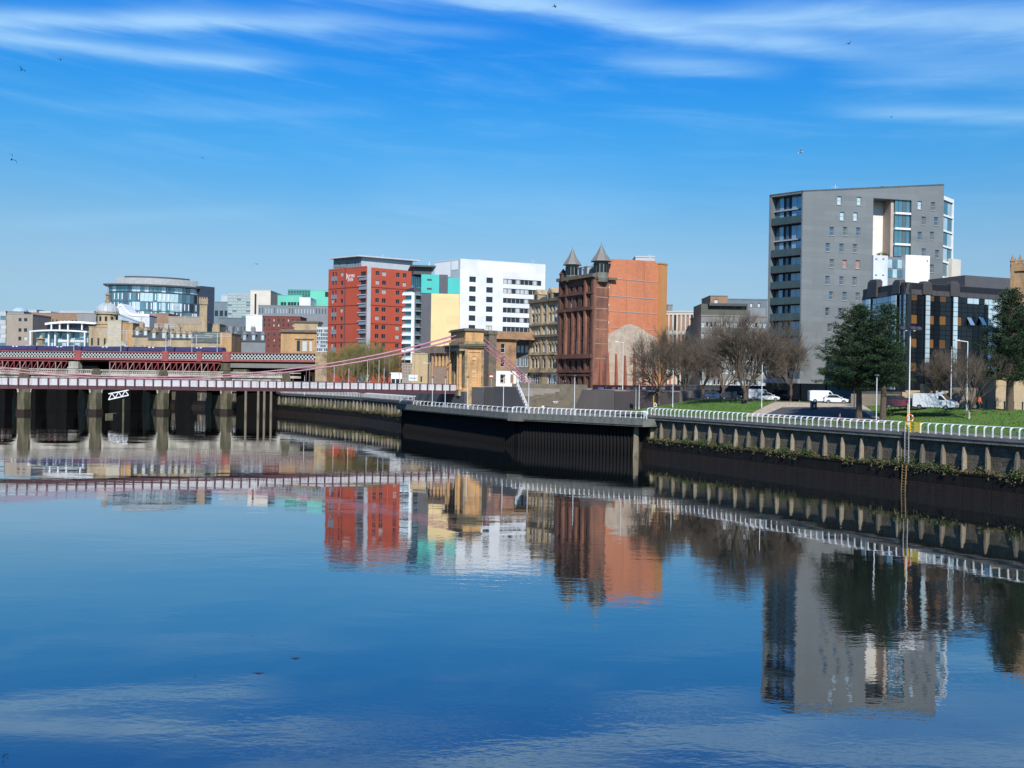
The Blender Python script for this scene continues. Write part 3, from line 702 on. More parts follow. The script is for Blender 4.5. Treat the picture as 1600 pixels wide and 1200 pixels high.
for side in (0, 1):
    w = SIDE + .35 + (BW - .7 if side else 0)
    for dz in (0, -.95):
        mb = MB(); mb.tube([bp_(t, w, zc(t) + dz*(.35 + .65*abs(t - 66)/66)) for t in [66 + 74*k/24 - (0) for k in range(-21, 25)] if t > -1 and t < TT], .12, 6); obj('chain', mb, PINK, fb)
        mb = MB(); a0, b0 = bp_(-4.6, w, 21.3 + dz*.9), bp_(-18.5, w, 10.2 + dz*.75); mb.tube([a0, a0.lerp(b0, .5), b0], .10, 6); obj('back_chain', mb, PINK, fb)
        lk = MB(); lk.box(-.16, .16, -.13, .13, -.17, .17); lkd = lk.data('chain_link', PINK) if not (side or dz) else lkd
        for k in range(1, 8):
            p = a0.lerp(b0, k/8); put('chain_link', lkd, fb, Matrix.Translation(p) @ mt @ Matrix.Rotation(math.radians(38), 4, 'Y'))
hang = MB()
HG = M('thin hanger rod', (.38, .20, .24), rough=.5)
for side in (0, 1):
    w = SIDE + .35 + (BW - .7 if side else 0); hw = SIDE + (BW if side else 0)
    t = 2.7
    while t < TT - 2:
        zt = zc(t) - .5; zb_ = zdeck(t) + 1.4
        if zt > zb_ + .3:
            m2 = MB(); m2.tube([bp_(t, w, zt), bp_(t, hw, zb_)], .035, 5); obj('hanger', m2, HG, fb)
        t += PP*2
del hang
# the sandstone tower of the footbridge
py = mk('bridge_tower', bp_(-2, 5, 0), 6, 'golden sandstone classical archway tower carrying the footbridge chains', 'bridge tower')
PL, PWd = 4.3, 10.5                                      # length along the bridge, width across it
fn = Fr(pc, pc + bd*PL, 0.0)                             # near side face
ff = Fr(pc + wd*PWd, pc, 0.0)                            # river face, with the portal
zt = lambda y: zat(740, y, PD)
z_base, z_dado, z_ent, z_att = 9.3, zt(573) , zt(543), zt(513)
m2 = MB(); m2.box(-.55, PL + .35, -.35, PWd + .35, 1.0, z_base); fobj('plinth', m2, PSTONE2, py, fn)
m2 = MB(); m2.box(-.35, PL + .25, -.22, 3.0, z_base, z_base + .5); m2.box(-.35, PL + .25, PWd - 3.0, PWd + .2, z_base, z_base + .5); fobj('base_course', m2, PSTONE, py, fn)
# side wall with a blind round-headed niche
pan = (.85, PL - .85, z_base + 1.1, z_ent - 1.0)
m2 = wall_mb(PL, z_ent, [pan], .14, z_base + .5)
m2.poly([(pan[0], .14, pan[2]), (pan[1], .14, pan[2]), (pan[1], .14, pan[3]), (pan[0], .14, pan[3])])
fobj('wall', m2, PSTONE, py, fn)
cx = (pan[0] + pan[1])/2; r_ = .72; zb0 = pan[2] + .5; zs_ = pan[3] - 1.5
m2 = MB()                                               # raised moulding round the niche
ring = lambda rr: [(cx - rr, zb0)] + [(cx - rr*math.cos(a), zs_ + rr*math.sin(a)) for a in [math.pi*k/12 for k in range(13)]] + [(cx + rr, zb0)]
ro, ri = ring(r_ + .16), ring(r_)
for k in range(len(ro) - 1): m2.mesh([(ro[k][0], .04, ro[k][1]), (ro[k+1][0], .04, ro[k+1][1]), (ri[k+1][0], .04, ri[k+1][1]), (ri[k][0], .04, ri[k][1]), (ro[k][0], .15, ro[k][1]), (ro[k+1][0], .15, ro[k+1][1]), (ri[k+1][0], .15, ri[k+1][1]), (ri[k][0], .15, ri[k][1])], [(0,1,2,3),(0,4,5,1),(3,2,6,7)])
fobj('niche_moulding', m2, PSTONE, py, fn)
m2 = MB(); m2.box(cx - .42, cx + .42, .02, .15, zs_ - .2, zs_ + .35); m2.box(cx - .55, cx + .55, .05, .15, zb0 + 1.2, zb0 + 1.5); m2.box(cx - .5, cx + .5, .06, .15, zb0 + 2.2, zb0 + 2.6); fobj('carving', m2, M('pale carved stone', (.58, .42, .25), rough=.9), py, fn)
for u in (0, PL - .55):
    m2 = MB(); m2.box(u, u + .55, -.12, -.002, z_base + .5, z_ent - .05); fobj('pilaster', m2, PSTONE2, py, fn)
m2 = MB(); m2.box(.02, PL - .02, .35, 2.9, z_base + .5, z_ent); m2.box(.02, PL - .02, PWd - 2.9, PWd, z_base + .5, z_ent); m2.box(.02, PL - .02, 2.9, PWd - 2.9, z_ent - 1.2, z_ent); fobj('core', m2, PSTONE2, py, fn)
# river face: piers, portal arch, four columns
prt = [(3.1, PWd - 3.1, z_base, z_ent - 1.3)]
m2 = wall_mb(PWd, z_ent, prt, .6, z_base + .0); fobj('wall', m2, PSTONE2, py, ff)
m2 = MB(); m2.box(3.1, 3.9, .6, PL, z_base, z_ent - 1.3); m2.box(PWd - 3.9, PWd - 3.1, .6, PL, z_base, z_ent - 1.3); fobj('portal_jamb', m2, SOOT, py, ff)
cd = MB(); cd.lathe([(.55, 0), (.55, .25), (.42, .35), (.40, 1), (.34, z_ent - z_base - 1.4), (.36, z_ent - z_base - 1.3), (.52, z_ent - z_base - .9), (.52, z_ent - z_base - .7)], 12); cd = cd.data('column', PSTONE, True)
for u in (.9, 2.3, PWd - 2.3, PWd - .9): put('column', cd, py, ff.mat() @ Matrix.Translation((u, -.75, z_base)))
m2 = MB(); m2.box(-.3, PWd + .2, -1.35, 0, z_ent - .75, z_ent + .0); fobj('entablature', m2, PSTONE2, py, ff); m2 = MB(); m2.box(-.3, PWd + .2, -1.4, 0, z_base - 1.2, z_base); fobj('stylobate', m2, PSTONE2, py, ff)
m2 = MB(); m2.box(-1.5, PL + .45, -.55, PWd + .5, z_ent + .002, z_ent + .35); m2.box(-1.7, PL + .65, -.75, PWd + .7, z_ent + .35, z_ent + .62); fobj('cornice', m2, SOOT, py, fn)
m2 = MB(); m2.box(-.3, PL + .1, -.4, PWd + .2, z_ent + .62, z_ent + 1.35); fobj('attic_base', m2, PSTONE2, py, fn)
m2 = MB(); m2.box(-.1, PL - .1, -.62, .3, z_ent + .62, z_ent + .78); fobj('moss', m2, MOSS, py, fn)
m2 = MB(); m2.box(0, PL - .15, -.1, PWd - .1, z_ent + 1.35, z_att - .55); fobj('attic', m2, PSTONE, py, fn)
m2 = MB(); m2.box(-.45, PL + .25, -.5, PWd + .3, z_att - .55, z_att - .25); m2.box(-.2, PL, -.25, PWd, z_att - .25, z_att); fobj('coping', m2, SOOT, py, fn)

# ------------------------------------------------------------------ stone arch bridge
BST = M('pale grey bridge granite', (.52, .48, .40), (.40, .37, .30), rough=.9, scale=.5, bump=.3, dirt=(.12, .11, .08), dirtscale=.25, brick=(1.6, .6, .8), streaks=1)
PIER = M('stained pier stone', (.165, .14, .09), (.06, .058, .038), rough=.9, scale=.8, spec=.2, bump=.4, dirt=(.06, .08, .03), dirtscale=.4, brick=(1.6, .6, .75), streaks=1)
UND = M('near black painted shade', (.008, .008, .007), rough=.95, spec=.02)  # near-black: the shade beneath the bridges is put into this colour
ga = Vector((.878, .479)).normalized(); gp = xy(0, 265); 
P0 = Vector((-139.7, 275)); BAY, PWID, GW = 18.9, 3.4, 22.0
sb = mk('stone_arch_bridge', P0 + ga*28, 0, 'wide stone road bridge of low round arches behind the footbridge', 'bridge')
fg = Fr(P0 - ga*BAY*2, P0 + ga*BAY*4.1, 0.0)
def arch_mesh(span, zs, zcr, ztop, y0, y1, n=16):
    m2 = MB(); r = []
    for k in range(n + 1):
        a = math.pi*k/n; x = span/2 - span/2*math.cos(a); z = zs + (zcr - zs)*(math.sin(a)**.62); r.append((x, z))
    for k in range(n):
        (xa, za), (xb, zb2) = r[k], r[k+1]
        for y in (y0, y1): m2.poly([(xa, y, za), (xb, y, zb2), (xb, y, ztop), (xa, y, ztop)])
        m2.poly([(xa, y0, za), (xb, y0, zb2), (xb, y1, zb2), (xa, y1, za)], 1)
    return m2, r
am, ar = arch_mesh(BAY - PWID, 5.6, 9.2, 11.2, 0, GW); ad = am.data('arch', [BST, UND])
rm = MB()                                               # ring of voussoirs, proud of the face
nv = 22
for k in range(nv):
    q = []
    for f in (k/nv + .004, (k+1)/nv - .004):
        a = math.pi*f; x = (BAY - PWID)/2*(1 - math.cos(a)); z = 5.6 + 3.6*(math.sin(a)**.62); xo = (BAY - PWID)/2 - ((BAY - PWID)/2 + .35)*math.cos(a); zo = 5.6 + 4.1*(math.sin(a)**.62); q += [(x, z), (xo, zo)]
    rm.mesh([(q[0][0], -.1, q[0][1]), (q[1][0], -.1, q[1][1]), (q[3][0], -.1, q[3][1]), (q[2][0], -.1, q[2][1]), (q[0][0], .02, q[0][1]), (q[1][0], .02, q[1][1]), (q[3][0], .02, q[3][1]), (q[2][0], .02, q[2][1])], [(0,1,2,3),(0,4,5,1),(1,5,6,2),(2,6,7,3),(3,7,4,0)])
vd = rm.data('voussoirs', BST)
pm = MB(); hw = PWID/2
pm.prism([(-hw, -.1), (0, -1.3), (hw, -.1), (hw, GW + .1), (0, GW + 1.3), (-hw, GW + .1)], 1.2, 6.2)
pm.prism([(-hw - .2, -.4), (0, -1.7), (hw + .2, -.4), (hw + .2, GW + .4), (0, GW + 1.7), (-hw - .2, GW + .4)], -2, 1.0)
pm.box(-hw, hw, 0, GW, 6.2, 11.2); pm.box(-hw*.75, hw*.75, -.5, 0, 6.2, 12.6); pd2 = pm.data('pier', PIER)
pm = MB(); pm.prism([(-hw - .3, -.55), (0, -1.9), (hw + .3, -.55), (hw + .3, GW + .5), (0, GW + 2), (-hw - .3, GW + .5)], -2, 1.1); pmud = pm.data('mud_line', TIDE)
pm = MB(); pm.box(-hw - .9, -hw - .02, GW - 9, GW - 3, -1, 4.2); pm.box(-hw - .6, -hw - .02, GW - 8.5, GW - 3.5, 4.2, 6.2); pre = pm.data('rear_lit_patch', M('sunlit pier gold', (.34, .25, .13), (.2, .15, .08), scale=.8, streaks=1))  # added boxes, gold colour painting the sunlit patch at each pier's rear
for k in range(7):
    u0 = fg.U(0) if False else (k*BAY)
    put('pier', pd2, sb, fg.mat() @ Matrix.Translation((k*BAY, 0, 0))); put('mud_line', pmud, sb, fg.mat() @ Matrix.Translation((k*BAY, 0, 0))); put('rear_lit_patch', pre, sb, fg.mat() @ Matrix.Translation((k*BAY, 0, 0)))
    if k < 6:
        put('arch', ad, sb, fg.mat() @ Matrix.Translation((k*BAY + PWID/2, 0, 0)))
        put('voussoirs', vd, sb, fg.mat() @ Matrix.Translation((k*BAY + PWID/2, 0, 0)), kind='stuff')
m2 = MB(); m2.box(-20, fg.W + 3, -.45, GW + .45, 11.2, 11.6); m2.box(-20, fg.W + 3, .4, GW - .4, 11.6, 11.8); fobj('string_course', m2, BST, sb, fg)
m2 = MB()
for y in (-.2, GW - .3):
    m2.box(-20, fg.W + 3, y, y + .5, 11.6, 11.95); m2.box(-20, fg.W + 3, y, y + .5, 12.75, 13.05)
fobj('parapet', m2, BST, sb, fg)
bl = MB(); bl.lathe([(.14, 11.95), (.2, 12.2), (.1, 12.45), (.14, 12.75)], 6); bld = bl.data('baluster', BST)
mb = MB()
for k in range(int(fg.W/.55)): mb.lathe([(.14, 11.95), (.2, 12.2), (.1, 12.45), (.14, 12.75)], 5, .3 + k*.55, .05)
fobj('balustrade', mb, BST, sb, fg, kind='stuff')
for k in range(7):
    m2 = MB(); m2.box(-1.0, 1.0, -.5, .45, 11.6, 13.25); o = obj('parapet_block', m2, PIER, sb, fg.mat() @ Matrix.Translation((k*BAY, 0, 0)))
# dark bay at the north end, closed by a near-black sheet painting its shade; mooring posts
m2 = MB(); m2.box(6*BAY - 15.0, 6*BAY - 1.9, 3.0, 3.4, -2, 8.9); fobj('arch_shade_sheet', m2, UND, sb, fg)
for i, (px, yb) in enumerate(((384.5, 644), (404, 644), (413.5, 646), (424, 640))):
    p = xy(px, 286 + i*2); tag(obj('mooring_post', (lambda m: (m.lathe([(.38, -2), (.36, 9.0 - i*.2), (.2, 9.2 - i*.2)], 8), m)[1])(MB()), TIMBER, None, Matrix.Translation((p.x, p.y, 0))),
        ('pale timber mooring post standing alone at the left in the dark last arch', 'second timber mooring post in the dark last arch, counted from the left', 'third timber mooring post in the dark last arch, counted from the left', 'timber mooring post nearest the weedy quay wall')[i], 'mooring post', 'mooring posts in the last arch')

# white lattice gangway and its float under the arches
gw = mk('gangway', at(185, 620, 262), 2, 'white zigzag gangway seen under the stone arches', 'gangway')
gp_ = xy(185, 262); fr = Fr(gp_ - Vector((2.6, 0)), gp_ + Vector((2.6, .6)), 0)
z0, z1 = zat(185, 627, 262), zat(185, 611, 262); W = fr.W
m2 = MB(); m2.bar((0, 0, z0 + .4), (W, 0, z1 - 1.1), .28); fobj('bottom_chord', m2, WHITE, gw, fr)
m2 = MB(); m2.bar((0, 0, z0 + 2.0), (W, 0, z1 + .3), .28); fobj('top_chord', m2, WHITE, gw, fr)
for k in range(6):
    a, b_ = k/6, (k+1)/6; lo = lambda f: z0 + .4 + (z1 - 1.5 - z0)*f; hi = lambda f: z0 + 2.0 + (z1 - 1.7 - z0)*f
    m2 = MB(); m2.bar((W*a, 0, lo(a) if k % 2 == 0 else hi(a)), (W*b_, 0, hi(b_) if k % 2 == 0 else lo(b_)), .2); fobj('diagonal', m2, WHITE, gw, fr)
m2 = MB(); m2.box(-.5, 1.5, -1, 4, .0, .9); fobj('float', m2, PIER, gw, fr)
m2 = MB(); m2.box(3.5, 4.0, .5, 1.0, -2, 6.5); fobj('post', m2, PIER, gw, fr)

# ------------------------------------------------------------------ railway viaduct and train
RED = M('red viaduct paint', (.36, .085, .075), (.22, .065, .06), rough=.6, scale=.6)
DRED = M('dull red truss paint', (.27, .055, .055), (.18, .05, .05), rough=.7)
LATW = M('pale lattice paint', (.56, .60, .57), (.40, .44, .42), rough=.6, scale=1)
fv = Fr(xy(-190, 378), xy(497, 338), 0.0)
vr = mk('railway_viaduct', fv.w(60, 0, 0), 0, 'red railway viaduct with pale lattice parapet girders behind the stone bridge', 'railway bridge')
m2 = MB(); ztop, zbot = zat(355, 550.5, 345), zat(355, 563, 345)
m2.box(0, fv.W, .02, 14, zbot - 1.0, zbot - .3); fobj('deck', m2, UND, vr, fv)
def Uv(px): return fv.U(px)
blocks = [(-80, -71), (117, 127), (254, 263), (308, 315), (348, 360)]
edges = [(-190, -80), (-71, 117), (127, 254), (263, 308), (315, 348), (360, 495)]
for a, b_ in blocks:
    m2 = MB(); m2.box(Uv(a), Uv(b_), -.5, .6, zbot - .5, ztop + .25); fobj('girder_post', m2, RED, vr, fv)
for a, b_ in edges:
    u0, u1 = Uv(a), Uv(b_); h = ztop - zbot - .7; m2 = MB()
    p_ = 1.3; n = int((u1 - u0)/p_)
    for s_ in (0, 1):
        for k in range(-4, n + 2):
            xa = u0 + k*p_; xb = xa + h; lo_, hi_ = max(xa, u0), min(xb, u1)
            if hi_ - lo_ < .3: continue
            za, zb2 = lo_ - xa, hi_ - xa
            if s_: za, zb2 = h - za, h - zb2
            m2.bar((lo_, .05*s_, zbot + .35 + za), (hi_, .05*s_, zbot + .35 + zb2), .04, .25)
    fobj('lattice_girder', m2, LATW, vr, fv)
    m2 = MB(); m2.box(u0, u1, 1.2, 1.35, zbot - .3, ztop - .2); fobj('lattice_backing', m2, UND, vr, fv)  # near-black sheet behind the lattice, painting its holes as dark as shade
    m2 = MB(); m2.box(u0, u1, -.25, .35, zbot - .35, zbot + .35); fobj('bottom_chord', m2, RED, vr, fv)
    m2 = MB(); m2.box(u0, u1, -.25, .35, ztop - .38, ztop); fobj('top_chord', m2, RED, vr, fv)
# spandrel trusses below the deck
za, zb2 = zbot - 1.0, zat(200, 582, 356)
for a, b_ in ((-180, 106), (172, 345)):
    u0, u1 = Uv(a), Uv(b_); n = max(2, int((u1 - u0)/2.5)); w = (u1 - u0)/n
    m2 = MB(); m2.bar((u0, -.2, za), (u1, -.2, za), .35); fobj('truss_chord', m2, DRED, vr, fv)
    for k in range(n):
        u = u0 + k*w; dep = .5 + .5*abs(math.cos(math.pi*k/n)) if False else 1
        m2 = MB(); m2.bar((u, -.2, za), (u, -.2, zb2 - .4), .3); m2.bar((u, -.2, zb2), (u + w, -.2, za), .28); fobj('truss_bay', m2, DRED if k % 3 else M('pale red truss paint', (.45, .24, .22), rough=.7), vr, fv)
    m2 = MB(); m2.bar((u0, -.2, zb2), (u1, -.2, zb2), .3); fobj('truss_chord', m2, M('grey truss paint', (.35, .35, .32), rough=.7), vr, fv)
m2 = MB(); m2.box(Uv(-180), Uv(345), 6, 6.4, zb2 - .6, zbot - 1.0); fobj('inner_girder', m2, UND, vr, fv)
m2 = MB(); m2.box(Uv(345), Uv(495), 0, .5, zat(420, 575, 341), zbot - 1.02); fobj('beam', m2, M('concrete beam', (.20, .195, .17), rough=.9), vr, fv)
for px, w in ((116, 4), (353, 3.4), (-110, 5), (376, 5.5), (437, 1.6)):
    u = Uv(px); m2 = MB(); m2.box(u - w/2, u + w/2, -.6, 13, 11.2, zbot - 1.02 if px not in (376, 437) else zbot - 3.2); m2.box(u - w/2 - .3, u + w/2 + .3, -.9, .2, zb2 + 1.2, zb2 + 1.8) if px not in (376, 437) else None; fobj('pier', m2, PIER if px != 116 else BST, vr, fv)
DPIER = M('sooty shaded pier stone', (.010, .010, .010), (.006, .006, .006), rough=.95, streaks=1, spec=.02)  # near-black: soot plus the shade between the bridges put into the colour
for k in range(11):
    u = Uv(-150) + k*13.5; m2 = MB(); m2.loft([[(u - 4.6, 1, -2), (u + 4.6, 1, -2), (u + 4.6, 14, -2), (u - 4.6, 14, -2)], [(u - 4.0, 1.4, 10.5), (u + 4.0, 1.4, 10.5), (u + 4.0, 14, 10.5), (u - 4.0, 14, 10.5)], [(u - 3.2, 2, zbot - 1.05), (u + 3.2, 2, zbot - 1.05), (u + 3.2, 13, zbot - 1.05), (u - 3.2, 13, zbot - 1.05)]])
    if u + 4.6 < Uv(392): fobj('river_pier', m2, DPIER, vr, fv)
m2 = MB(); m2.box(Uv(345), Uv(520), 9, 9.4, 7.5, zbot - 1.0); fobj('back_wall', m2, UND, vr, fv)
m2 = MB(); m2.box(Uv(494), Uv(512), -1, 14, 7.5, ztop + .3); fobj('abutment', m2, PSTONE2, vr, fv)
# train
PURP = M('purple train paint', (.045, .038, .10), (.035, .03, .075), rough=.35)
zr = zbot + .5
tb = xy(-120, 372)
COACH = 19.6; u = Uv(-95); k = 0
trn = mk('train', fv.w(u + 40, -6, 0), zr, 'purple passenger train on the viaduct behind the lattice girder', 'train')
while u + COACH < Uv(345):
    m2 = MB(); a, b_ = u + .3, u + COACH - .3
    sec = lambda x: [(x, 5, zr + .6), (x, 4.9, zr + 3.0), (x, 5.2, zr + 3.9), (x, 5.9, zr + 4.35), (x, 7.1, zr + 4.35), (x, 7.8, zr + 3.9), (x, 8.1, zr + 3.0), (x, 8.0, zr + .6)]
    m2.loft([sec(a), sec(b_)]); cr = fobj('coach', m2, PURP, trn, fv)
    for q in range(5):
        xw = a + 2 + q*3.3; m2 = MB(); m2.box(xw, xw + 2.2, 4.84, 4.93, zr + 1.9, zr + 2.8); fobj('window', m2, G_DARK, cr, fv)
    for q in (5.5, 6.6):
        m2 = MB(); xc = a + (COACH*.42 if q < 6 else COACH*.5); m2.box(xc, xc + .8, 5.3, 5.4, zr + 3.75, zr + 4.3); fobj('roof_mark', m2, WHITE, cr, fv)
    m2 = MB(); m2.box(a + COACH*.7, a + COACH*.7 + 2.5, 5.6, 7.4, zr + 4.35, zr + 4.75); fobj('roof_pod', m2, LTGREY, cr, fv)
    u += COACH; k += 1
# overhead line masts
GALV = M('galvanised steel', (.45, .46, .46), rough=.5)
for i, px in enumerate((104, 178, 249, 290, 330)):
    p = fv.w(Uv(px), -4, zr); m = mk('catenary_mast', p, zr, ('leftmost', 'second', 'middle', 'fourth', 'rightmost')[i] + ' grey overhead line gantry above the purple train, counted from the left', 'gantry', 'overhead line gantries on the viaduct')
    H = (zat(px, (530, 515, 505, 522, 520)[i], p.y) - zr)
    for y in (0, 5): m2 = MB(); m2.bar((0, y, 0), (0, y, H), .22); obj('mast', m2, GALV, m, Matrix.Translation((p.x, p.y, zr)))
    m2 = MB(); wq = 4.5 + (i % 2)*3; m2.bar((-wq, 0, H - .3), (wq, 0, H - .3), .12); m2.bar((-wq, 0, H - 1.2), (wq, 0, H - 1.2), .12)
    for q in range(8): m2.bar((-wq + q*wq/4, 0, H - (.3 if q % 2 else 1.2)), (-wq + (q+1)*wq/4, 0, H - (1.2 if q % 2 else .3)), .07)
    obj('cross_beam', m2, GALV, m, Matrix.Translation((p.x, p.y, zr)))
# ------------------------------------------------------------------ generic block with real window openings
SAND = M('buff sandstone', (.46, .36, .22), (.33, .25, .16), rough=.9, scale=.3, brick=(1.2, .5, .85), dirt=(.14, .11, .075), dirtscale=.2, streaks=1)
SAND2 = M('orange sandstone', (.52, .32, .15), (.42, .25, .12), rough=.9, scale=.3, brick=(1.2, .5, .85), dirt=(.20, .14, .08), dirtscale=.2, streaks=1)
BROWNB = M('brown brick', (.32, .20, .13), (.25, .165, .11), rough=.9, scale=.3, brick=(1.0, .4, .85))
REDB = M('dark red brick', (.19, .06, .045), (.14, .05, .04), rough=.9, scale=.3, brick=(1.0, .4, .85))
GREYC = M('grey concrete', (.25, .25, .24), (.20, .20, .195), rough=.9, scale=.2, streaks=1)
BRICKGREY = M('greyish brown cladding', (.33, .275, .22), (.27, .23, .185), rough=.8, scale=.2)
TEAL = M('turquoise panel', (.07, .48, .42), (.06, .42, .37), rough=.35, scale=.1)
MINT = M('mint green panel', (.14, .50, .36), (.12, .44, .32), rough=.35, scale=.1)
FRW = M('white window frame', (.7, .7, .68), rough=.5)
FRD = M('dark window frame', (.05, .055, .06), rough=.5)
def simp(name, label, pa, pb, yt, D, mat, D2=None, z0=ZS, dep=14, cols=None, rows=None, nc=0, nr=0, fc=.5, frw=.5, span=None, gm=G_DARK, fm=FRD, curtain=.25, alt=None, roof=None, nx=1, nz=1, cat='building', group=None, win=True, margin=0, side=None):
    D2 = D2 or D; fr = Fr(xy(pa, D), xy(pb, D2), z0); root = mk(name, fr.w(fr.W/2, 0, 0), z0, label, cat, group)
    H = fr.Z(pa, yt); ws = []
    if nc and nr:
        us = even(margin, fr.W - margin, nc, fc); zt_, zb_ = (H - 1.0, 1.0) if not span else (fr.Z(pa, span[0]), fr.Z(pa, span[1]))
        ws = rect(us, even(zb_, zt_, nr, frw))
    if cols: ws += grid(fr, cols, rows)
    m2 = wall_mb(fr.W, H, ws, .3); fobj('wall', m2, mat, root, fr)
    m2 = MB(); m2.box(.02, fr.W - .02, .34, dep, 0, H - .02); fobj('body', m2, mat, root, fr)
    m2 = MB(); m2.box(0, fr.W, 0, .32, H - .06, H) if False else m2.box(-.1, fr.W + .1, -.12, dep + .1, H - .001, H + .35); fobj('roof', m2, roof or mat, root, fr)
    for u in (0, fr.W):
        m2 = MB(); m2.box(u - .03 if u else 0, u if u else .03, .005, .36, 0, H - .01); fobj('wall_end', m2, mat, root, fr)
    if ws: add_windows(root, fr, ws, fm, gm, nx=nx, nz=nz, curtain=curtain, alt=alt)
    return root, fr, H

# ------------------------------------------------------------------ far left city
simp('office_block', 'pale teal office block cut by the left edge of the photograph', -60, 10, 486, 560, LTGREY, nc=6, nr=7, gm=G_TEAL, fc=.8, frw=.45)
simp('office_block', 'grey brown ribbed office block at the far left with a column of windows', 9, 50, 491, 500, BRICKGREY, D2=500, cols=[(28, 32.5), (36.5, 41.5)], rows=[(497, 502), (513, 518.5), (526, 532)], dep=20)
simp('office_block', 'long flat brown brick block behind the white pavilion', 48, 121, 489, 520, BROWNB, nc=12, nr=2, span=(492, 530), fc=.3, frw=.3, dep=20)
simp('office_block', 'grey windowless block between brown block and domed tower', 119, 150, 489.5, 515, GREYC, dep=20)
r, f, H = simp('domed_pavilion', 'small grey building with a shallow glass dome on the far left skyline', 8, 36, 487, 560, GREYC, D2=560)
m2 = MB(); c = f.w(f.W/2, -6, H + .3); m2.lathe([(4.6, 0), (4.5, .5), (3.9, 1.5), (2.6, 2.4), (.8, 2.9), (.01, 3.0)], 20); obj('dome', m2, G_PALE, r, Matrix.Translation(c), smooth=True)
simp('distant_hall', 'very pale distant warehouse roof on the left skyline', 33, 56, 484, 800, LTGREY)
simp('distant_hall', 'long low pale roof just left of the domed tower on the skyline', 92, 146, 485.5, 760, LTGREY)
simp('distant_hall', 'small pale hall roof over the brown brick block on the skyline', 60, 78, 487, 780, WHITE2)

# white glass pavilion with curved roofs
pv = mk('glass_pavilion', xy(95, 440), ZS, 'white pavilion with curved roofs on slim columns and glass walls', 'pavilion')
fr = Fr(xy(50, 446), xy(138, 440), ZS)
def curved_slab(x0, x1, zmid, sag, y0, y1, th, bow=2.5, n=14):
    m3 = MB(); rings = []
    for k in range(n + 1):
        f = k/n; x = x0 + (x1 - x0)*f; q = 1 - (2*f - 1)**2; z = zmid - sag*(1 - q); yy = y0 - bow*q
        rings.append([(x, yy, z), (x, y1, z), (x, y1, z + th), (x, yy, z + th)])
    m3.loft(rings); return m3
fobj('lower_roof', curved_slab(fr.U(48), fr.U(138), fr.Z(100, 518), .5, -1.5, 8, .7), WHITE, pv, fr)
fobj('upper_roof', curved_slab(fr.U(62), fr.U(150), fr.Z(130, 504.5), .8, 3, 16, .9, 1.5), WHITE, pv, fr)
for px in (51.5, 80, 90, 110, 136):
    m2 = MB(); m2.box(fr.U(px) - .3, fr.U(px) + .3, -2.2, -1.6, 0, fr.Z(100, 518.5)); fobj('column', m2, WHITE, pv, fr)
for px in (73, 86, 99, 121):
    m2 = MB(); m2.box(fr.U(px) - .25, fr.U(px) + .25, 2.6, 3.1, fr.Z(100, 515), fr.Z(130, 505)); fobj('column', m2, WHITE, pv, fr)
n = 12; u0, u1 = fr.U(56), fr.U(137)
for k in range(n):
    for j in range(3):
        z0, z1 = (fr.Z(100, 543) + j*2.3), (fr.Z(100, 543) + j*2.3 + 2.2)
        m2 = MB(); m2.box(u0 + (u1-u0)*k/n + .04, u0 + (u1-u0)*(k+1)/n - .04, 0, .12, z0, z1); fobj('pane', m2, G_TEAL if (k + j) % 3 else G_PALE, pv, fr)
m2 = MB(); m2.box(u0, u1, .2, 14, 0, fr.Z(100, 518.5)); fobj('body', m2, GREYC, pv, fr)
m2 = MB(); m2.box(fr.U(63), fr.U(138), 4, 15, fr.Z(100, 518), fr.Z(130, 505)); fobj('upper_glazing', m2, G_DARK, pv, fr)
m2 = MB(); m2.box(u0 + 12, u1 - 2, -.2, 0, fr.Z(100, 534), fr.Z(100, 531.5)); fobj('white_band', m2, WHITE, pv, fr)
# ornate sandstone pavilion finial in front
m2 = MB(); p = at(64, 545, 425); m2.lathe([(2.2, 0), (2.0, 1.5), (2.6, 1.8), (1.4, 2.4), (1.5, 4.5), (2.1, 4.8), (.9, 5.3), (.3, 6.5)], 8)
tag(obj('stone_turret', m2, SAND, None, Matrix.Translation((p.x, p.y, p.z - .5))), 'small weathered stone turret in front of the white pavilion', 'turret')

# domed tower
dt = mk('domed_tower', xy(167, 430), ZS, 'old sandstone tower with a ribbed grey dome and slim lantern', 'domed tower')
c = xy(166.5, 436); dz = lambda y: zat(166, y, 430)
m2 = MB(); m2.lathe([(4.9, dz(546)), (4.9, dz(507)), (5.3, dz(506)), (4.6, dz(505)), (4.6, dz(491)), (5.3, dz(490)), (5.2, dz(488))], 20); obj('drum', m2, SAND, dt, Matrix.Translation((c.x, c.y, 0)))
dome = [(4.8*math.cos(a), dz(488) + 4.6*math.sin(a)) for a in [math.pi/2*k/10 for k in range(10)]]
m2 = MB(); m2.lathe(dome + [(.9, dz(488) + 4.65)], 24); obj('dome', m2, M('weathered lead', (.42, .44, .43), (.32, .34, .34), rough=.5, scale=.8), dt, Matrix.Translation((c.x, c.y, 0)), smooth=True)
for k in range(16):
    a = 2*math.pi*k/16; m2 = MB(); m2.tube([(r_*1.01*math.cos(a), r_*1.01*math.sin(a), z_ + .03) for r_, z_ in dome], .12, 4); obj('rib', m2, LTGREY, dt, Matrix.Translation((c.x, c.y, 0)))
zl = dz(488) + 4.6; k_ = (dz(455) - zl)
m2 = MB(); m2.lathe([(1.2, zl), (1.2, zl + .25*k_), (.8, zl + .3*k_), (.8, zl + .72*k_), (1.2, zl + .75*k_), (.9, zl + .9*k_), (.15, zl + k_), (.12, dz(449)), (.03, dz(442))], 8); obj('lantern', m2, SAND, dt, Matrix.Translation((c.x, c.y, 0)))
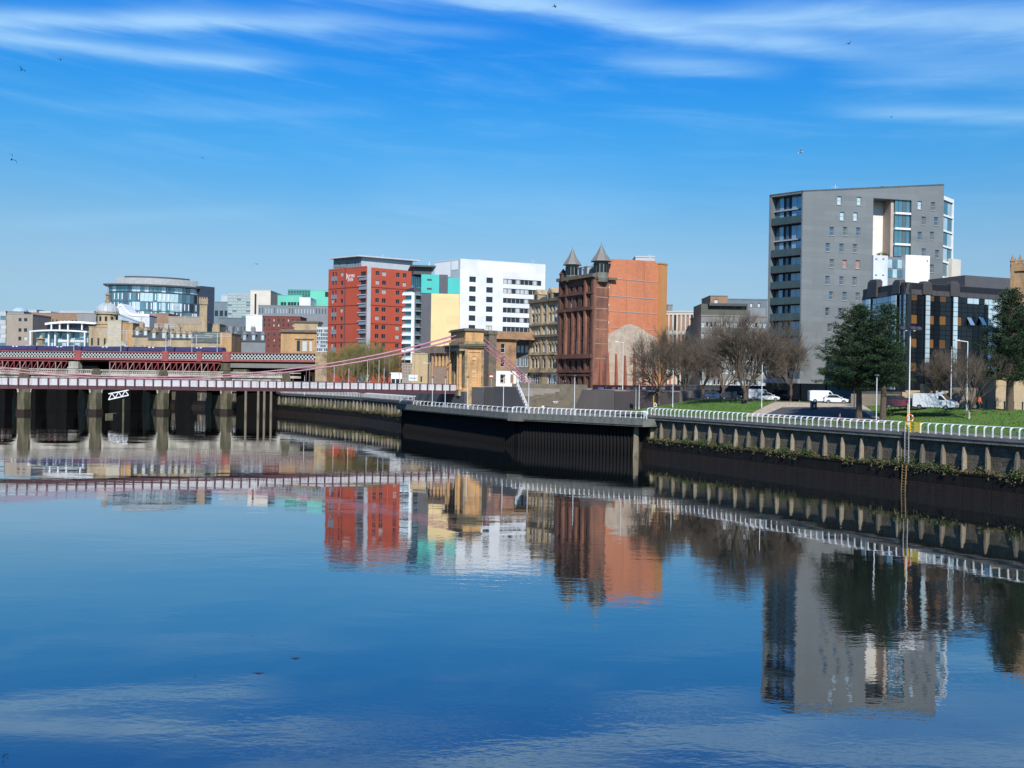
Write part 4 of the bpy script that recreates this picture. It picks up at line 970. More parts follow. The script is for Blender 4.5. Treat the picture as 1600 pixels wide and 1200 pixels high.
for k in range(6):
    a = -math.pi/2 + (k - 2.5)*.55; m2 = MB(); m2.box(-.45, .45, -4.75, -4.55, dz(501), dz(494)); obj('window', m2, G_BLACK, dt, Matrix.Translation((c.x, c.y, 0)) @ Matrix.Rotation((k - 2.5)*.55, 4, 'Z'))
simp('sandstone_block', 'tall plain cream stone block at the right foot of the domed tower', 167, 188.5, 501, 424, M('cream stone', (.50, .45, .34), (.42, .37, .27), scale=.3, brick=(1.2, .5, .85)), dep=8)
simp('sandstone_block', 'flat orange gable block right of the cream stone block by the domed tower', 188, 206.5, 505, 425.5, SAND2, dep=9)
simp('sandstone_block', 'dark weathered stone wing left of the domed tower', 138, 168, 511, 426, SAND, dep=8, nc=3, nr=2, fc=.3, frw=.3)
m2 = MB(); fr = Fr(xy(160, 420), xy(202, 420), ZS); m2.loft([[(0, 0, 0), (fr.W, 0, 0), (fr.W, 3, 0), (0, 3, 0)], [(0, 0, fr.Z(180, 543)), (fr.W, 0, fr.Z(180, 543)), (fr.W, 3, fr.Z(180, 543)), (0, 3, fr.Z(180, 543))], [(2.5, 0, fr.Z(180, 531)), (fr.W - 4.5, 0, fr.Z(180, 531)), (fr.W - 4.5, 3, fr.Z(180, 531)), (2.5, 3, fr.Z(180, 531))]])
tag(obj('stone_buttress', m2, M('cream stone', None or (.5, .45, .34)), None, fr.mat()), 'pale sloping stone buttress below the cream block', 'buttress')

# round glass office
ro = mk('round_office', xy(250, 620), ZS, 'large curved glass office building with a dark flat roof and grey drum on top', 'office building')
RR, HA = 50.0, math.radians(34.5); pf_ = xy(244, 600); vd_ = pf_.normalized(); cc = pf_ + vd_*RR; AC = -math.atan2(vd_.x, vd_.y); zz = lambda y: zat(250, y, 600)
nP = 24; gl = [G_TEAL, G_PALE, G_BLUE, G_DARK]; levels = [(zz(502), zz(487)), (zz(486), zz(472.5)), (zz(471.5), zz(458.5)), (zz(456.5), zz(448))]
pcache = {}
rnd = random.Random(5)
for j, (za, zb) in enumerate(levels):
    for k in range(nP):
        w = 2*RR*math.sin(HA/nP)*.97; f = k/nP
        pr = [.6, .12, .25, .03] if f < .25 else ([.35, .5, .13, .02] if f < .75 else [.45, .25, .22, .08])
        mt_ = rnd.choices(gl, pr)[0]; key = (j, mt_.name)
        if key not in pcache:
            m2 = MB(); m2.box(-w/2, w/2, -.1, .1, za, zb); pcache[key] = m2.data('glazing_panel', mt_)
        a = AC - HA + 2*HA*(k + .5)/nP
        put('glazing_panel', pcache[key], ro, Matrix.Translation((cc.x, cc.y, 0)) @ Matrix.Rotation(a, 4, 'Z') @ Matrix.Translation((0, -RR, 0)))
        if key and k % 1 == 0 and rnd.random() < .6:
            m2 = MB(); xo = rnd.uniform(-.6, .3); m2.box(xo, xo + .5, -.16, -.1, za + 1, zb - .4); 
            put('white_blind', (pcache.setdefault(('b', j), m2.data('white_blind', WHITE))), ro, Matrix.Translation((cc.x, cc.y, 0)) @ Matrix.Rotation(a, 4, 'Z') @ Matrix.Translation((0, -RR, 0)))
def arcring(r0, a0, a1, z, n=24): return [(cc.x + r0*math.sin(a0 + (a1-a0)*k/n), cc.y - r0*math.cos(a0 + (a1-a0)*k/n), z) for k in range(n + 1)]
def arcsolid(r0, a, z0, z1):
    m3 = MB(); lo = arcring(r0, AC - a, AC + a, z0); rx_ = Vector((math.cos(AC), math.sin(AC))); bk = [cc + rx_*r0*math.sin(a)*.8, cc - rx_*r0*math.sin(a)*.8]
    m3.prism([(p[0], p[1]) for p in lo] + [(p[0], p[1]) for p in bk], z0, z1); return m3
obj('core', arcsolid(RR - .3, HA, ZS, zz(447.5)), M('spandrel', (.07, .10, .13), rough=.3), ro)
for za, zb in levels[:-1]: obj('floor_band', arcsolid(RR + .12, HA + .004, zb, zb + .45), DKGREY, ro)
obj('roof_slab', arcsolid(RR + 3.0, HA*1.06, zz(447.6), zz(445.2)), DKGREY, ro)
obj('roof_drum', arcsolid(RR - 7, HA*1.02, zz(445), zz(433.2)), M('ribbed grey drum', (.40, .41, .40), (.30, .31, .31), rough=.5, scale=.6), ro)
obj('roof_cap', arcsolid(RR - 12, HA*.9, zz(433), zz(429.5)), DKGREY, ro)
fr = Fr(xy(312.5, 612), xy(333.5, 620), ZS); m2 = MB(); m2.box(0, fr.W, 0, 6, 0, fr.Z(322, 447.5)); fobj('stair_block', m2, M('dark blue grey cladding', (.045, .06, .085), rough=.5), ro, fr)

# white swooping roof
sw = mk('swooping_roof_hall', xy(205, 470), ZS, 'hall with a white tent shaped swooping roof right of the domed tower', 'hall')
fr = Fr(xy(181, 470), xy(233, 470), ZS)
rings = []
for px, y in ((181, 480), (184, 475.5), (187, 474), (190, 476), (195, 483), (200, 488), (206, 490), (220, 490.5), (232, 491)):
    u = fr.U(px); z = fr.Z(px, y); rings.append([(u, 0, z - 1.2 - max(0, (u - 8))*.0), (u, 12, z - 1.2), (u, 12, z), (u, 0, z)])
m2 = MB(); m2.loft(rings); fobj('roof', m2, WHITE, sw, fr)
m2 = MB(); m2.mesh([(fr.U(181), .3, 0), (fr.U(232), .3, 0), (fr.U(232), .3, fr.Z(220, 492)), (fr.U(205), .3, fr.Z(200, 491)), (fr.U(189), .3, fr.Z(190, 478)), (fr.U(182), .3, fr.Z(182, 480))], [(0,1,2,3,4,5)]); m2.box(fr.U(182), fr.U(232), .4, 11, 0, fr.Z(220, 493)); fobj('wall', m2, M('white louvres', (.62, .63, .62), (.5, .5, .5), scale=.4), sw, fr)
m2 = MB(); m2.mesh([(fr.U(188), -3, fr.Z(188, 491)), (fr.U(222), -3, fr.Z(222, 504)), (fr.U(222), -3, 0), (fr.U(186), -3, 0)], [(0,3,2,1)]); m2.bar((fr.U(188), -3.1, fr.Z(188, 491)), (fr.U(222), -3.1, fr.Z(222, 504)), .5); fobj('lean_to', m2, M('pale blue cladding', (.36, .43, .48), rough=.5), sw, fr)

# roofs and chimneys right of the domed tower
simp('old_warehouse', 'brown brick warehouse below the round glass office, left half', 228, 262, 490, 480, BROWNB, nc=5, nr=1, fc=.3, frw=.3)
simp('old_warehouse', 'brown grey warehouse with a stepped parapet below the round glass office, right half', 262, 312, 495, 475, BRICKGREY, nc=6, nr=1, fc=.3, frw=.3)
def gabled(name, label, pa, pb, ye, yr, D, wallm, roofm, D2=None, nc=4, nr=2, dormers=0, chim=0, span=None, along=True):
    r_, f_, H_ = simp(name, label, pa, pb, ye, D, wallm, D2=D2, nc=nc, nr=nr, fc=.3, frw=.45, dep=12, curtain=.4, fm=FRW, span=span, alt=M('grey net curtain', (.4, .4, .38), rough=.5))
    hr = f_.Z(pa, yr); m3 = MB(); m3.loft([[(-.2, -.4, H_ + .3), (-.2, 6, hr), (-.2, 12.3, H_ + .3)], [(f_.W + .2, -.4, H_ + .3), (f_.W + .2, 6, hr), (f_.W + .2, 12.3, H_ + .3)]]); fobj('pitched_roof', m3, roofm, r_, f_)
    for k in range(dormers):
        u = f_.W*(k + .5)/dormers; hh_ = hr - H_; m3 = MB(); m3.box(u - .8, u + .8, .7, 4, H_ + .2, H_ + .3 + hh_*.62); m3.loft([[(u - 1, .5, H_ + .3 + hh_*.62), (u, .5, H_ + .3 + hh_*.95), (u + 1, .5, H_ + .3 + hh_*.62)], [(u - 1, 5, H_ + .3 + hh_*.62), (u, 5, H_ + .3 + hh_*.95), (u + 1, 5, H_ + .3 + hh_*.62)]]); dm = fobj('dormer', m3, wallm, r_, f_)
        m3 = MB(); m3.box(u - .5, u + .5, .62, .68, H_ + .7, H_ + .2 + hh_*.55); fobj('window', m3, G_PALE, dm, f_)
    for k in range(chim):
        u = f_.W*(k + .15)/max(1, chim); m3 = MB(); m3.box(u, u + 1.8, 5, 6.4, hr - 1.5, hr + 1.8); ch = fobj('chimney', m3, wallm, r_, f_)
        for q in range(3): m3 = MB(); m3.lathe([(.18, hr + 1.8), (.15, hr + 2.5)], 6, u + .35 + q*.55, 5.7); fobj('chimney_pot', m3, SAND2, ch, f_)
    return r_, f_, H_
gabled('tenement', 'sandstone tenement with slate roof just right of the orange gable', 206, 232, 527, 510, 420, SAND, SLATE, dormers=2, chim=1)
gabled('tenement', 'sandstone tenement with dark roof and chimneys behind the train, middle of the row', 231, 262, 532, 512, 418, SAND, SLATE, dormers=2, chim=2)
gabled('tenement', 'yellow sandstone tenement with pale dormers left of the square chimney tower', 262, 300, 531, 516, 416, SAND, SLATE, dormers=4, chim=1)
gabled('station_roof', 'long dark slate and glass shed roof in front of the square chimney tower', 298, 346, 536, 517, 412, SAND, M('green glazed roof', (.12, .14, .11), (.06, .07, .065), rough=.4, scale=.8), nc=9, nr=1)
simp('tenement', 'buff stone block under the square chimney tower', 268, 342, 506, 450, SAND, nc=12, nr=2, fc=.3, frw=.4, fm=FRW)
simp('stone_block', 'small orange stone block with flat cornice above the red viaduct', 343, 361, 521, 405, SAND2, nc=2, nr=1, fc=.2, frw=.2)
ct = mk('chimney_tower', xy(317, 440), ZS, 'tall square sandstone chimney tower with a corbelled head', 'tower')
c = xy(317, 440); q = lambda y: zat(317, y, 440)
m2 = MB(); m2.box(-1.65, 1.65, -1.65, 1.65, ZS, q(476)); obj('shaft', m2, SAND, ct, Matrix.Translation((c.x, c.y, 0)) @ Matrix.Rotation(.2, 4, 'Z'))
m2 = MB(); m2.box(-1.95, 1.95, -1.95, 1.95, q(476), q(467)); obj('head', m2, SAND, ct, Matrix.Translation((c.x, c.y, 0)) @ Matrix.Rotation(.2, 4, 'Z'))
for x in (-1.5, -.5, .5, 1.5): m2 = MB(); m2.box(x - .25, x + .25, -1.9, -1.4, q(467), q(464.5)); obj('merlon', m2, SAND, ct, Matrix.Translation((c.x, c.y, 0)) @ Matrix.Rotation(.2, 4, 'Z'))

# middle distance offices between round office and red hotel
simp('glass_office', 'pale green glass office with gridded facade left of the cream tower', 354, 390, 459.5, 540, LTGREY, D2=540, nc=5, nr=8, span=(461, 497), fc=.88, frw=.72, gm=M('pale green glass', (.40, .54, .48), rough=.15, metal=.2), curtain=.25, alt=G_TEAL)
simp('office_block', 'blue grey office roofs just right of the round glass office', 333, 356, 472, 550, M('blue grey cladding', (.16, .21, .24), rough=.5), nc=3, nr=4, fc=.7, frw=.3)
simp('office_block', 'small grey rooftop plant room beside the pale green office', 344, 356, 461, 560, LTGREY)
r, f, H = simp('cream_tower', 'cream rendered block with one dark vertical slot window', 389.5, 421, 454, 520, CREAM, D2=520, cols=[(396, 399)], rows=[(459, 491)], gm=G_DARK, curtain=0)
simp('office_block', 'dark charcoal block between the cream tower and the mint green building', 420, 433, 459, 522, DKGREY)
simp('mint_office', 'mint green clad building with a low strip of dark windows', 432, 470, 461.5, 520, MINT, cols=[(437, 441.5), (442, 445.5), (448, 452.5), (453, 457), (457.5, 461.5), (463, 466.5)], rows=[(472, 477.5)], curtain=0)
simp('green_glass_office', 'green glass office with a flat roof left of the red hotel', 448, 483, 453, 540, M('green glass frame', (.10, .30, .25), rough=.3), nc=8, nr=3, span=(454, 468), fc=.8, frw=.8, gm=M('green glass', (.06, .20, .18), rough=.1, metal=.4), curtain=.2, alt=G_TEAL)
simp('mint_office', 'plain mint green slab touching the red hotel', 483, 514, 454, 530, MINT, D2=530, cols=[(506, 512)], rows=[(456, 464)], curtain=0)
simp('white_block', 'small bright white block between the two mint green buildings', 466, 483.5, 465.5, 515, WHITE2)
simp('long_grey_office', 'long grey metal clad block with a strip of odd windows', 402, 514, 477.5, 480, MIDGREY, nc=24, nr=1, span=(479, 491), fc=.35, frw=.7, gm=G_BLUE, curtain=.5, alt=G_PALE)
simp('office_block', 'dark grey blue office behind the sandstone roofs, left of the white cube', 340, 384, 497, 460, M('slate blue cladding', (.13, .16, .18), (.10, .125, .14), rough=.5), nc=8, nr=3, fc=.25, frw=.4)
simp('white_cube_building', 'blank white rendered cube above the red viaduct', 383, 408.5, 493, 450, WHITE2)
simp('brick_office', 'dark red brick block right of the white cube', 408, 468, 494.5, 452, REDB, nc=8, nr=2, fc=.3, frw=.5, span=(496, 512))
gabled('slate_mansard', 'blue grey mansard roofed building with dormers above the viaduct', 345, 416, 534, 516, 420, M('grey harling', (.20, .22, .24), rough=.8), SLATE, dormers=5, chim=2, nc=10, nr=1)
simp('brick_block', 'dark red brick building left of the ornate sandstone building', 414, 441, 514, 415, REDB, nc=3, nr=3, fc=.25, frw=.4, span=(518, 545))
r, f, H = simp('ornate_sandstone_building', 'golden sandstone station building with attic block and big panel windows', 438, 497, 516, 402, SAND2, cols=[(463, 468), (471, 479), (482, 487)], rows=[(532, 549)], gm=G_DARK, curtain=.3)
m2 = MB(); m2.box(-.6, f.W + .5, -.8, 3, H - .8, H + .2); fobj('cornice', m2, SOOT, r, f)
m2 = MB(); m2.box(f.U(458), f.U(495), .5, 9, H + .2, f.Z(470, 504)); fobj('attic', m2, SAND, r, f)
m2 = MB(); m2.box(f.U(456), f.U(497), 0, 9.4, f.Z(470, 504), f.Z(470, 501.5)); fobj('attic_cornice', m2, SOOT, r, f)
m2 = MB(); m2.box(f.U(462), f.U(490), -.35, -.02, f.Z(470, 551), f.Z(470, 530)); m2.box(f.U(461), f.U(491), -.6, -.02, f.Z(470, 530), f.Z(470, 528.5)); 
m2 = MB(); m2.box(f.U(460), f.U(490), -.5, -.02, f.Z(470, 529.5), f.Z(470, 527.5)); fobj('lintel', m2, SAND, r, f)
simp('glazed_shed', 'white framed glazed station shed beside the red hotel', 494, 514, 512, 395, M('white shed steel', (.6, .62, .62), rough=.5), nc=7, nr=7, fc=.8, frw=.8, gm=G_BLUE, curtain=.3, alt=G_PALE, span=(514, 555))
simp('quay_arcade', 'low sandstone arcade with dark openings under the left end of the hotel trees', 482, 537, 583, 345, SAND2, z0=7.2, nc=7, nr=1, fc=.45, frw=.8, span=(586, 600))
simp('low_stone_wall', 'grey stone approach wall at street level left of the hotel trees', 405, 620, 590, 352, SAND, z0=6.8, cat='wall', dep=3)

# ------------------------------------------------------------------ red hotel
HRED = M('brick red hotel cladding', (.43, .072, .035), (.36, .06, .03), rough=.75, scale=.15)
HL, HC, HR = xy(511, 344), xy(571, 331), xy(643, 341)
hz0 = ZS; ht = mk('red_hotel', HC, hz0, 'tall brick red hotel with grey corner bay and an overhanging flat roof', 'hotel')
fl, fr = Fr(HL, HC, hz0), Fr(HC, HR, hz0)
Hh = fr.Z(590, 419)
rowsy = [(390 + y/6.667 - 3.4, 390 + y/6.667 + 3.4) for y in (253, 347, 440, 533, 627, 718, 812, 905, 1000, 1094, 1187)]
wr = grid(fr, [(584.7, 590.7), (594.8, 601.3), (616.6, 622.6), (627, 633)], rowsy, rx=600)
m2 = wall_mb(fr.W, Hh, wr, .3); fobj('wall', m2, HRED, ht, fr)
add_windows(ht, fr, wr, M('grey window frame', (.22, .23, .24), rough=.5), G_DARK, nx=2, curtain=.18, alt=M('grey net curtain', None))
rowsl = [(390 + y/6.667 - 3.4, 390 + y/6.667 + 3.2) for y in (260, 352, 450, 540, 635, 722, 815, 905, 1000, 1090, 1180)]
Hl_ = fl.Z(545, 418)
wl_ = grid(fl, [(530, 534)], rowsl, rx=530) + grid(fl, [(516.4, 519.4), (521, 523.8)], rowsl, rx=520)
bay = grid(fl, [(561.3, 569.6)], [(a + (-1), b_ - 1) for a, b_ in rowsl], rx=565)
m2 = wall_mb(fl.W, Hl_, wl_ + bay, .3); fobj('wall', m2, HRED, ht, fl)
add_windows(ht, fl, wl_, M('grey window frame', None), G_DARK, nx=1, curtain=.12, alt=M('grey net curtain', None)); add_windows(ht, fl, bay, FRD, G_DARK, nx=3, curtain=.25)
BAYG = M('blue grey bay cladding', (.20, .24, .29), rough=.5)
for k, (a, b_) in enumerate(rowsl):                      # grey panels between the bay windows, and paired window panels
    m2 = MB(); zt_, zb_ = fl.Z(565, b_ - 1), fl.Z(565, rowsl[k+1][0] - 1) if k + 1 < len(rowsl) else 0; m2.box(fl.U(559.5), fl.W - .02, -.35, -.004, zb_ + .05, zt_ - .05); fobj('spandrel', m2, BAYG, ht, fl)
    m2 = MB(); m2.box(fl.U(558.5), fl.W + .02, -.62, -.36, zt_ - .35, zt_ - .1); fobj('balcony_slab', m2, LTGREY, ht, fl)
    if k % 2 == 0 and k + 1 < len(rowsl):
        m2 = MB(); m2.box(fl.U(515.8), fl.U(524.4), -.05, -.004, fl.Z(520, rowsl[k+1][0]) + .03, fl.Z(520, b_) - .03); fobj('spandrel', m2, BAYG, ht, fl)
for y in (450, 478, 506.5, 535, 563):
    for f_, x in ((fl, 540), (fr, 600)): m2 = MB(); m2.box(0, f_.W if f_ is fr else f_.U(558.5), -.04, -.005, f_.Z(x, y) - .14, f_.Z(x, y) + .14); fobj('joint', m2, M('dark red joint', (.12, .025, .018), rough=.7), ht, f_)
m2 = MB(); m2.box(fl.U(536.5), fl.U(537.5), -.05, -.004, 0, Hl_); fobj('downpipe', m2, DKGREY, ht, fl)
m2 = MB(); m2.box(.02, fr.U(577), -.3, -.004, 0, Hh + .2); fobj('corner_pilaster', m2, LTGREY, ht, fr)
body(ht, HL, HC, HR, hz0, hz0 + Hh, GREYC)
# grey top storey and roof
tC, tL, tR = xy(562, 335), xy(518.5, 343), xy(642, 345); zt0, zt1 = hz0 + Hh, zat(562, 401.5, 335)
for a, b_ in ((tL, tC), (tC, tR)):
    f_ = Fr(a, b_, zt0); h_ = zt1 - zt0; ws = rect(even(1, f_.W - 1, 3 if a is tL else 5, .12), [(1.6, 2.6)]) if a is tL else []
    m2 = wall_mb(f_.W, h_, ws, .3); fobj('top_wall', m2, LTGREY if a is tC else M('blue grey cladding', (.16, .21, .24)), ht, f_)
    if ws: add_windows(ht, f_, ws, FRD, G_DARK, curtain=0)
B_ = tL + tR - tC
m2 = MB(); e = [(tC - (tL + tR)/2).normalized()*2.2 + tC, tR + (tR - tL).normalized()*1.6 + Vector((1.0, -.5)), B_, tL - (tR - tL).normalized()*1.2 + Vector((-.6, -.6))]; m2.prism(e, zt1, zt1 + .45); obj('roof', m2, M('zinc roof edge', (.5, .52, .54), rough=.4), ht)
m2 = MB(); m2.prism([tC + Vector((0, .5)), tR - Vector((.4, 0)), B_, tL + Vector((.4, 0))], zt0, zt1 - .01); obj('top_body', m2, LTGREY, ht)
for a, b_, f_, Hx in ((HL, HC, fl, Hl_), (HC, HR, fr, Hh)):
    m2 = MB(); m2.bar((0, .1, Hx + 1.1), (f_.W, .1, Hx + 1.1), .06)
    for k in range(int(f_.W/1.5) + 1): m2.bar((k*1.5, .1, Hx), (k*1.5, .1, Hx + 1.1), .05)
    fobj('roof_railing', m2, GALV, ht, f_)
def lettering(txt, size, root, frm, u, out, z, mat, name='lettering', ext=.04):
    cu = bpy.data.curves.new(name, 'FONT'); cu.body = txt; cu.size = size; cu.extrude = ext; cu.materials.append(mat)
    cu.align_x = 'CENTER'; tmp = bpy.data.objects.new('lettering_source', cu); C.objects.link(tmp); bpy.context.view_layer.update(); me = bpy.data.meshes.new_from_object(tmp.evaluated_get(bpy.context.evaluated_depsgraph_get())); bpy.data.objects.remove(tmp); o = put(name, me, root, frm.mat() @ Matrix.Translation((u, -out, z)) @ Matrix.Rotation(math.pi/2, 4, 'X')); return o
lettering('Jurys', 2.3, ht, fl, fl.U(545.5), .08, fl.Z(545, 434), WHITE); lettering('Inn', 2.3, ht, fl, fl.U(545.5), .08, fl.Z(545, 440), WHITE)

# ------------------------------------------------------------------ balcony flats and the yellow and turquoise block
fy = Fr(xy(656, 301.5), xy(716, 303.5), ZS); yb = mk('turquoise_yellow_block', xy(686, 302), ZS, 'block of flats with a yellow wall under turquoise and grey top panels', 'building')
Ht = fy.Z(680, 458.5); Hy = fy.Z(690, 429.5)
YELL = M('pale yellow render', (.80, .60, .30), (.74, .55, .27), rough=.85, scale=.2, brick=(8, 2.9, .9))
m2 = MB(); m2.box(fy.U(672), fy.W, 0, 14, 0, Ht); fobj('wall', m2, YELL, yb, fy)
m2 = MB(); m2.box(0, fy.U(672) - .02, .1, 14, 0, Ht); fobj('wall', m2, M('mid dark cladding', (.085, .09, .105), rough=.6), yb, fy)
for a, b_, mt_, yt in ((656, 684, TEAL, 429.5), (684.2, 697.4, M('mid dark cladding', None), 429), (697.6, 716, TEAL, 434)):
    m2 = MB(); m2.box(fy.U(a), fy.U(b_), 0, 12, Ht + .05, fy.Z(690, yt)); fobj('top_panel', m2, mt_, yb, fy)
for y in (437, 451):
    m2 = MB(); m2.box(fy.U(665), fy.U(672.5), -.1, -.005, fy.Z(670, y + 1.2), fy.Z(670, y - 1.2)); fobj('louvre', m2, FRD, yb, fy)
m2 = MB(); m2.box(-3.5, fy.U(678), -1.2, 12, Hy + 2.2, Hy + 2.7); m2.box(-2.4, fy.U(672), .3, 11, Hy, Hy + 2.2); fobj('roof', m2, DKGREY, yb, fy)
bf = mk('balcony_flats', xy(645, 298), ZS, 'slim block of flats with stacked white framed glass balconies beside the red hotel', 'flats')
fb1 = Fr(xy(629.5, 298), xy(645.5, 297), ZS); fb2 = Fr(xy(645.6, 298), xy(656.2, 299), ZS)
Hb = fb1.Z(645, 458.5); nfl = 12
ys = [460 + 12.6*k for k in range(12)]
for k, y in enumerate(ys):
    z = fb1.Z(640, y)
    if z < .5: continue
    m2 = MB(); m2.box(-.35, fb1.W - .76, -.6, 1.0, z - .32, z + .25); fobj('balcony_slab', m2, WHITE, bf, fb1)
    m2 = MB(); m2.box(.25, fb1.W - .85, .5, .62, z - 2.2, z - .4); fobj('pane', m2, G_TEAL, bf, fb1)
    m2 = MB(); m2.box(-.3, fb1.W - .5, -.2, -.14, z + .28, z + .8); fobj('balustrade', m2, G_PALE, bf, fb1)
    m2 = MB(); m2.box(.2, fb2.W, -.5, 1.0, z - .2, z + .1); fobj('balcony_slab', m2, GREYC, bf, fb2)
    m2 = MB(); m2.box(.3, fb2.W - .4, -.45, -.4, z + .1, z + 1.0); fobj('balustrade', m2, G_TEAL, bf, fb2)
m2 = MB(); m2.box(fb1.W - .75, fb1.W + .1, -.4, .5, 0, Hb + .3); fobj('frame', m2, WHITE, bf, fb1)
m2 = MB(); m2.box(0, fb1.W, 1.2, 10, 0, Hb); fobj('body', m2, DKGREY, bf, fb1)
m2 = MB(); m2.box(.1, fb2.W, 1.0, 8, 0, Hb + 2); fobj('body', m2, DKGREY, bf, fb2)
f3 = Fr(xy(641, 306), xy(656, 306), ZS); m2 = MB(); m2.box(0, f3.W, 0, 8, Hb - 2, f3.Z(648, 432)); fobj('penthouse', m2, G_TEAL, bf, f3)
for k in range(5): m2 = MB(); m2.box(f3.W*k/5 - .05, f3.W*k/5 + .05, -.06, -.004, Hb - 1.9, f3.Z(648, 433)); fobj('mullion', m2, FRD, bf, f3)

# ------------------------------------------------------------------ white hotel block
WL, WC, WR = xy(677, 322), xy(716.5, 312), xy(849.5, 324)
wh = mk('white_block_of_flats', WC, ZS, 'large white clad block with punched and ribbon windows', 'building')
fl, fr = Fr(WL, WC, ZS), Fr(WC, WR, ZS)
Hw = fr.Z(716.5, 404.5)
rw = [(432.5 + 15.12*k, 441.2 + 15.12*k) for k in range(9)]
ws = grid(fr, [(731, 741.3), (757.7, 767.8)], rw, rx=745)
rws = [(436.2 + 14.9*k, 444.2 + 14.9*k) for k in range(9)]
u0, u1 = fr.U(784), fr.U(843.5); cols_ = [(u0 + (u1-u0)*k/9 + .07, u0 + (u1-u0)*(k+1)/9 - .07) for k in range(9)]
rib = [(a, b_, fr.Z(800, yb_), fr.Z(800, ya)) for a, b_ in cols_ for ya, yb_ in rws]
ribh = [(u0, u1, fr.Z(800, yb_), fr.Z(800, ya)) for ya, yb_ in rws]
m2 = wall_mb(fr.W, Hw, ws + ribh, .3); fobj('wall', m2, WHITE2, wh, fr)
add_windows(wh, fr, ws, FRD, G_DARK, nx=2, curtain=.25); add_windows(wh, fr, rib, FRD, G_DARK, curtain=.4, alt=M('pale grey panel', (.5, .52, .52), rough=.4), fw=.12)
for k in range(56):
    u = fr.W*(k + .5)/56; m2 = MB() 
mb = MB()
for k in range(60): mb.box(fr.W*k/60 + .03, fr.W*k/60 + .16, -.09, -.004, fr.Z(740, 430), Hw - .1)
fobj('cladding_ribs', mb, WHITE2, wh, fr, kind='stuff')
m2 = wall_mb(fl.W, Hw, [], .3); fobj('wall', m2, LTGREY, wh, fl)
m2 = MB(); m2.box(0, fl.U(701), -.1, -.004, fl.Z(690, 434), Hw - .4); fobj('panel', m2, WHITE, wh, fl)
m2 = MB(); m2.box(fl.U(703), fl.U(713), -.1, -.004, fl.Z(690, 424), Hw - .4); fobj('panel', m2, WHITE, wh, fl)
body(wh, WL, WC, WR, ZS, ZS + Hw, WHITE2)
for k in range(3): 
    p = xy(741 + 3*k, 325); m2 = MB(); m2.lathe([(.35, ZS + Hw), (.35, ZS + Hw + 1.6)], 8, p.x, p.y); obj('roof_vent', m2, GALV, wh)

# ------------------------------------------------------------------ low buildings by the footbridge tower
simp('low_office', 'small grey brown office with a grid of little windows below the balcony flats', 628, 646, 569, 262, BRICKGREY, z0=7, nc=4, nr=4, fc=.4, frw=.35, span=(571, 590))
simp('low_stone_building', 'plain buff stone block with narrow slits left of the colonnade', 643, 668, 553, 258, M('buff render', (.47, .35, .19), (.40, .3, .17)), z0=7, cols=[(657, 659.5)], rows=[(588, 597)], curtain=0)
simp('glass_kiosk', 'low white canopied glass kiosk in front of the hotel trees', 611, 632, 584, 265, WHITE, z0=7, nc=3, nr=1, fc=.85, frw=.8, curtain=.2)
cb = mk('colonnade_building', xy(688, 236), 8, 'sandstone building with a row of columns above a blank wall, left of the tower', 'building')
fc_ = Fr(xy(665, 240), xy(709, 236), 8); ze = fc_.Z(690, 552)
m2 = MB(); m2.box(0, fc_.W, -.5, 9, ze, fc_.Z(690, 541)); fobj('entablature', m2, SOOT, cb, fc_)
m2 = MB(); m2.box(0, fc_.W, 1.6, 9, 0, ze); fobj('wall', m2, SAND, cb, fc_)
m2 = MB(); m2.box(fc_.U(677), fc_.U(703), -.2, 1.6, 0, fc_.Z(690, 573.5)); fobj('blank_wall', m2, M('pinkish rubble', (.30, .20, .14), (.24, .17, .12), scale=.8), cb, fc_)
for px in (674, 679.5, 685, 690.5, 696, 701.5):
    m2 = MB(); zb_ = fc_.Z(690, 573.5) if px > 676 else 0; m2.lathe([(.5, zb_), (.42, zb_ + .4), (.36, ze - .5), (.55, ze - .1), (.55, ze)], 10); obj('column', m2, SAND2, cb, fc_.mat() @ Matrix.Translation((fc_.U(px), .5, 0)), smooth=True)
r, f, H = simp('corner_sandstone_building', 'sandstone corner building with a heavy cornice and white ground floor behind the chains', 757, 806, 522, 243, M('russet sandstone', (.40, .24, .13), (.32, .19, .11), rough=.9, scale=.3, brick=(1.2, .5, .85), dirt=(.13, .09, .06), dirtscale=.3), D2=247, z0=ZP, cols=[(782, 788.5)], rows=[(537, 551), (558, 573), (586, 598)], fm=FRW, gm=G_DARK, nz=2, curtain=0)
m2 = MB(); m2.box(-.5, f.W + 5.2, -.9, 2, H - 1.1, H - .4); m2.box(-.3, f.W + 5, -.5, 2, H - .4, H + .9); fobj('cornice', m2, M('russet sandstone', None), r, f)
m2 = wall_mb(f.W, f.Z(780, 578.5), grid(f, [(781, 789), (797, 802)], [(585, 599)]), .15); fobj('shopfront', m2, WHITE, r, Fr(f.w(0, .16, 0), f.w(f.W, .16, 0), ZP))
m2 = MB(); m2.box(0, f.W, -.3, .15, f.Z(780, 578.5), f.Z(780, 576)); fobj('shop_cornice', m2, SAND, r, f)
m2 = MB(); m2.box(-.4, f.U(766.5), -3.2, -.31, 0, H - .2); m2.box(-.6, f.U(767.5), -3.4, -.31, H - .2, H + .8); fobj('corner_pier', m2, SOOT, r, f)
simp('grey_tenement', 'narrow dark grey stone house squeezed between cornice building and ornate tenement', 805, 829, 531, 252, M('dark grey stone', (.13, .125, .12), (.10, .10, .095), brick=(1, .45, .85)), z0=ZP, cols=[(807, 811.5), (813, 818), (820, 825)], rows=[(540, 551), (559, 573), (583, 597)], fm=FRW, gm=G_BLUE, curtain=.2)

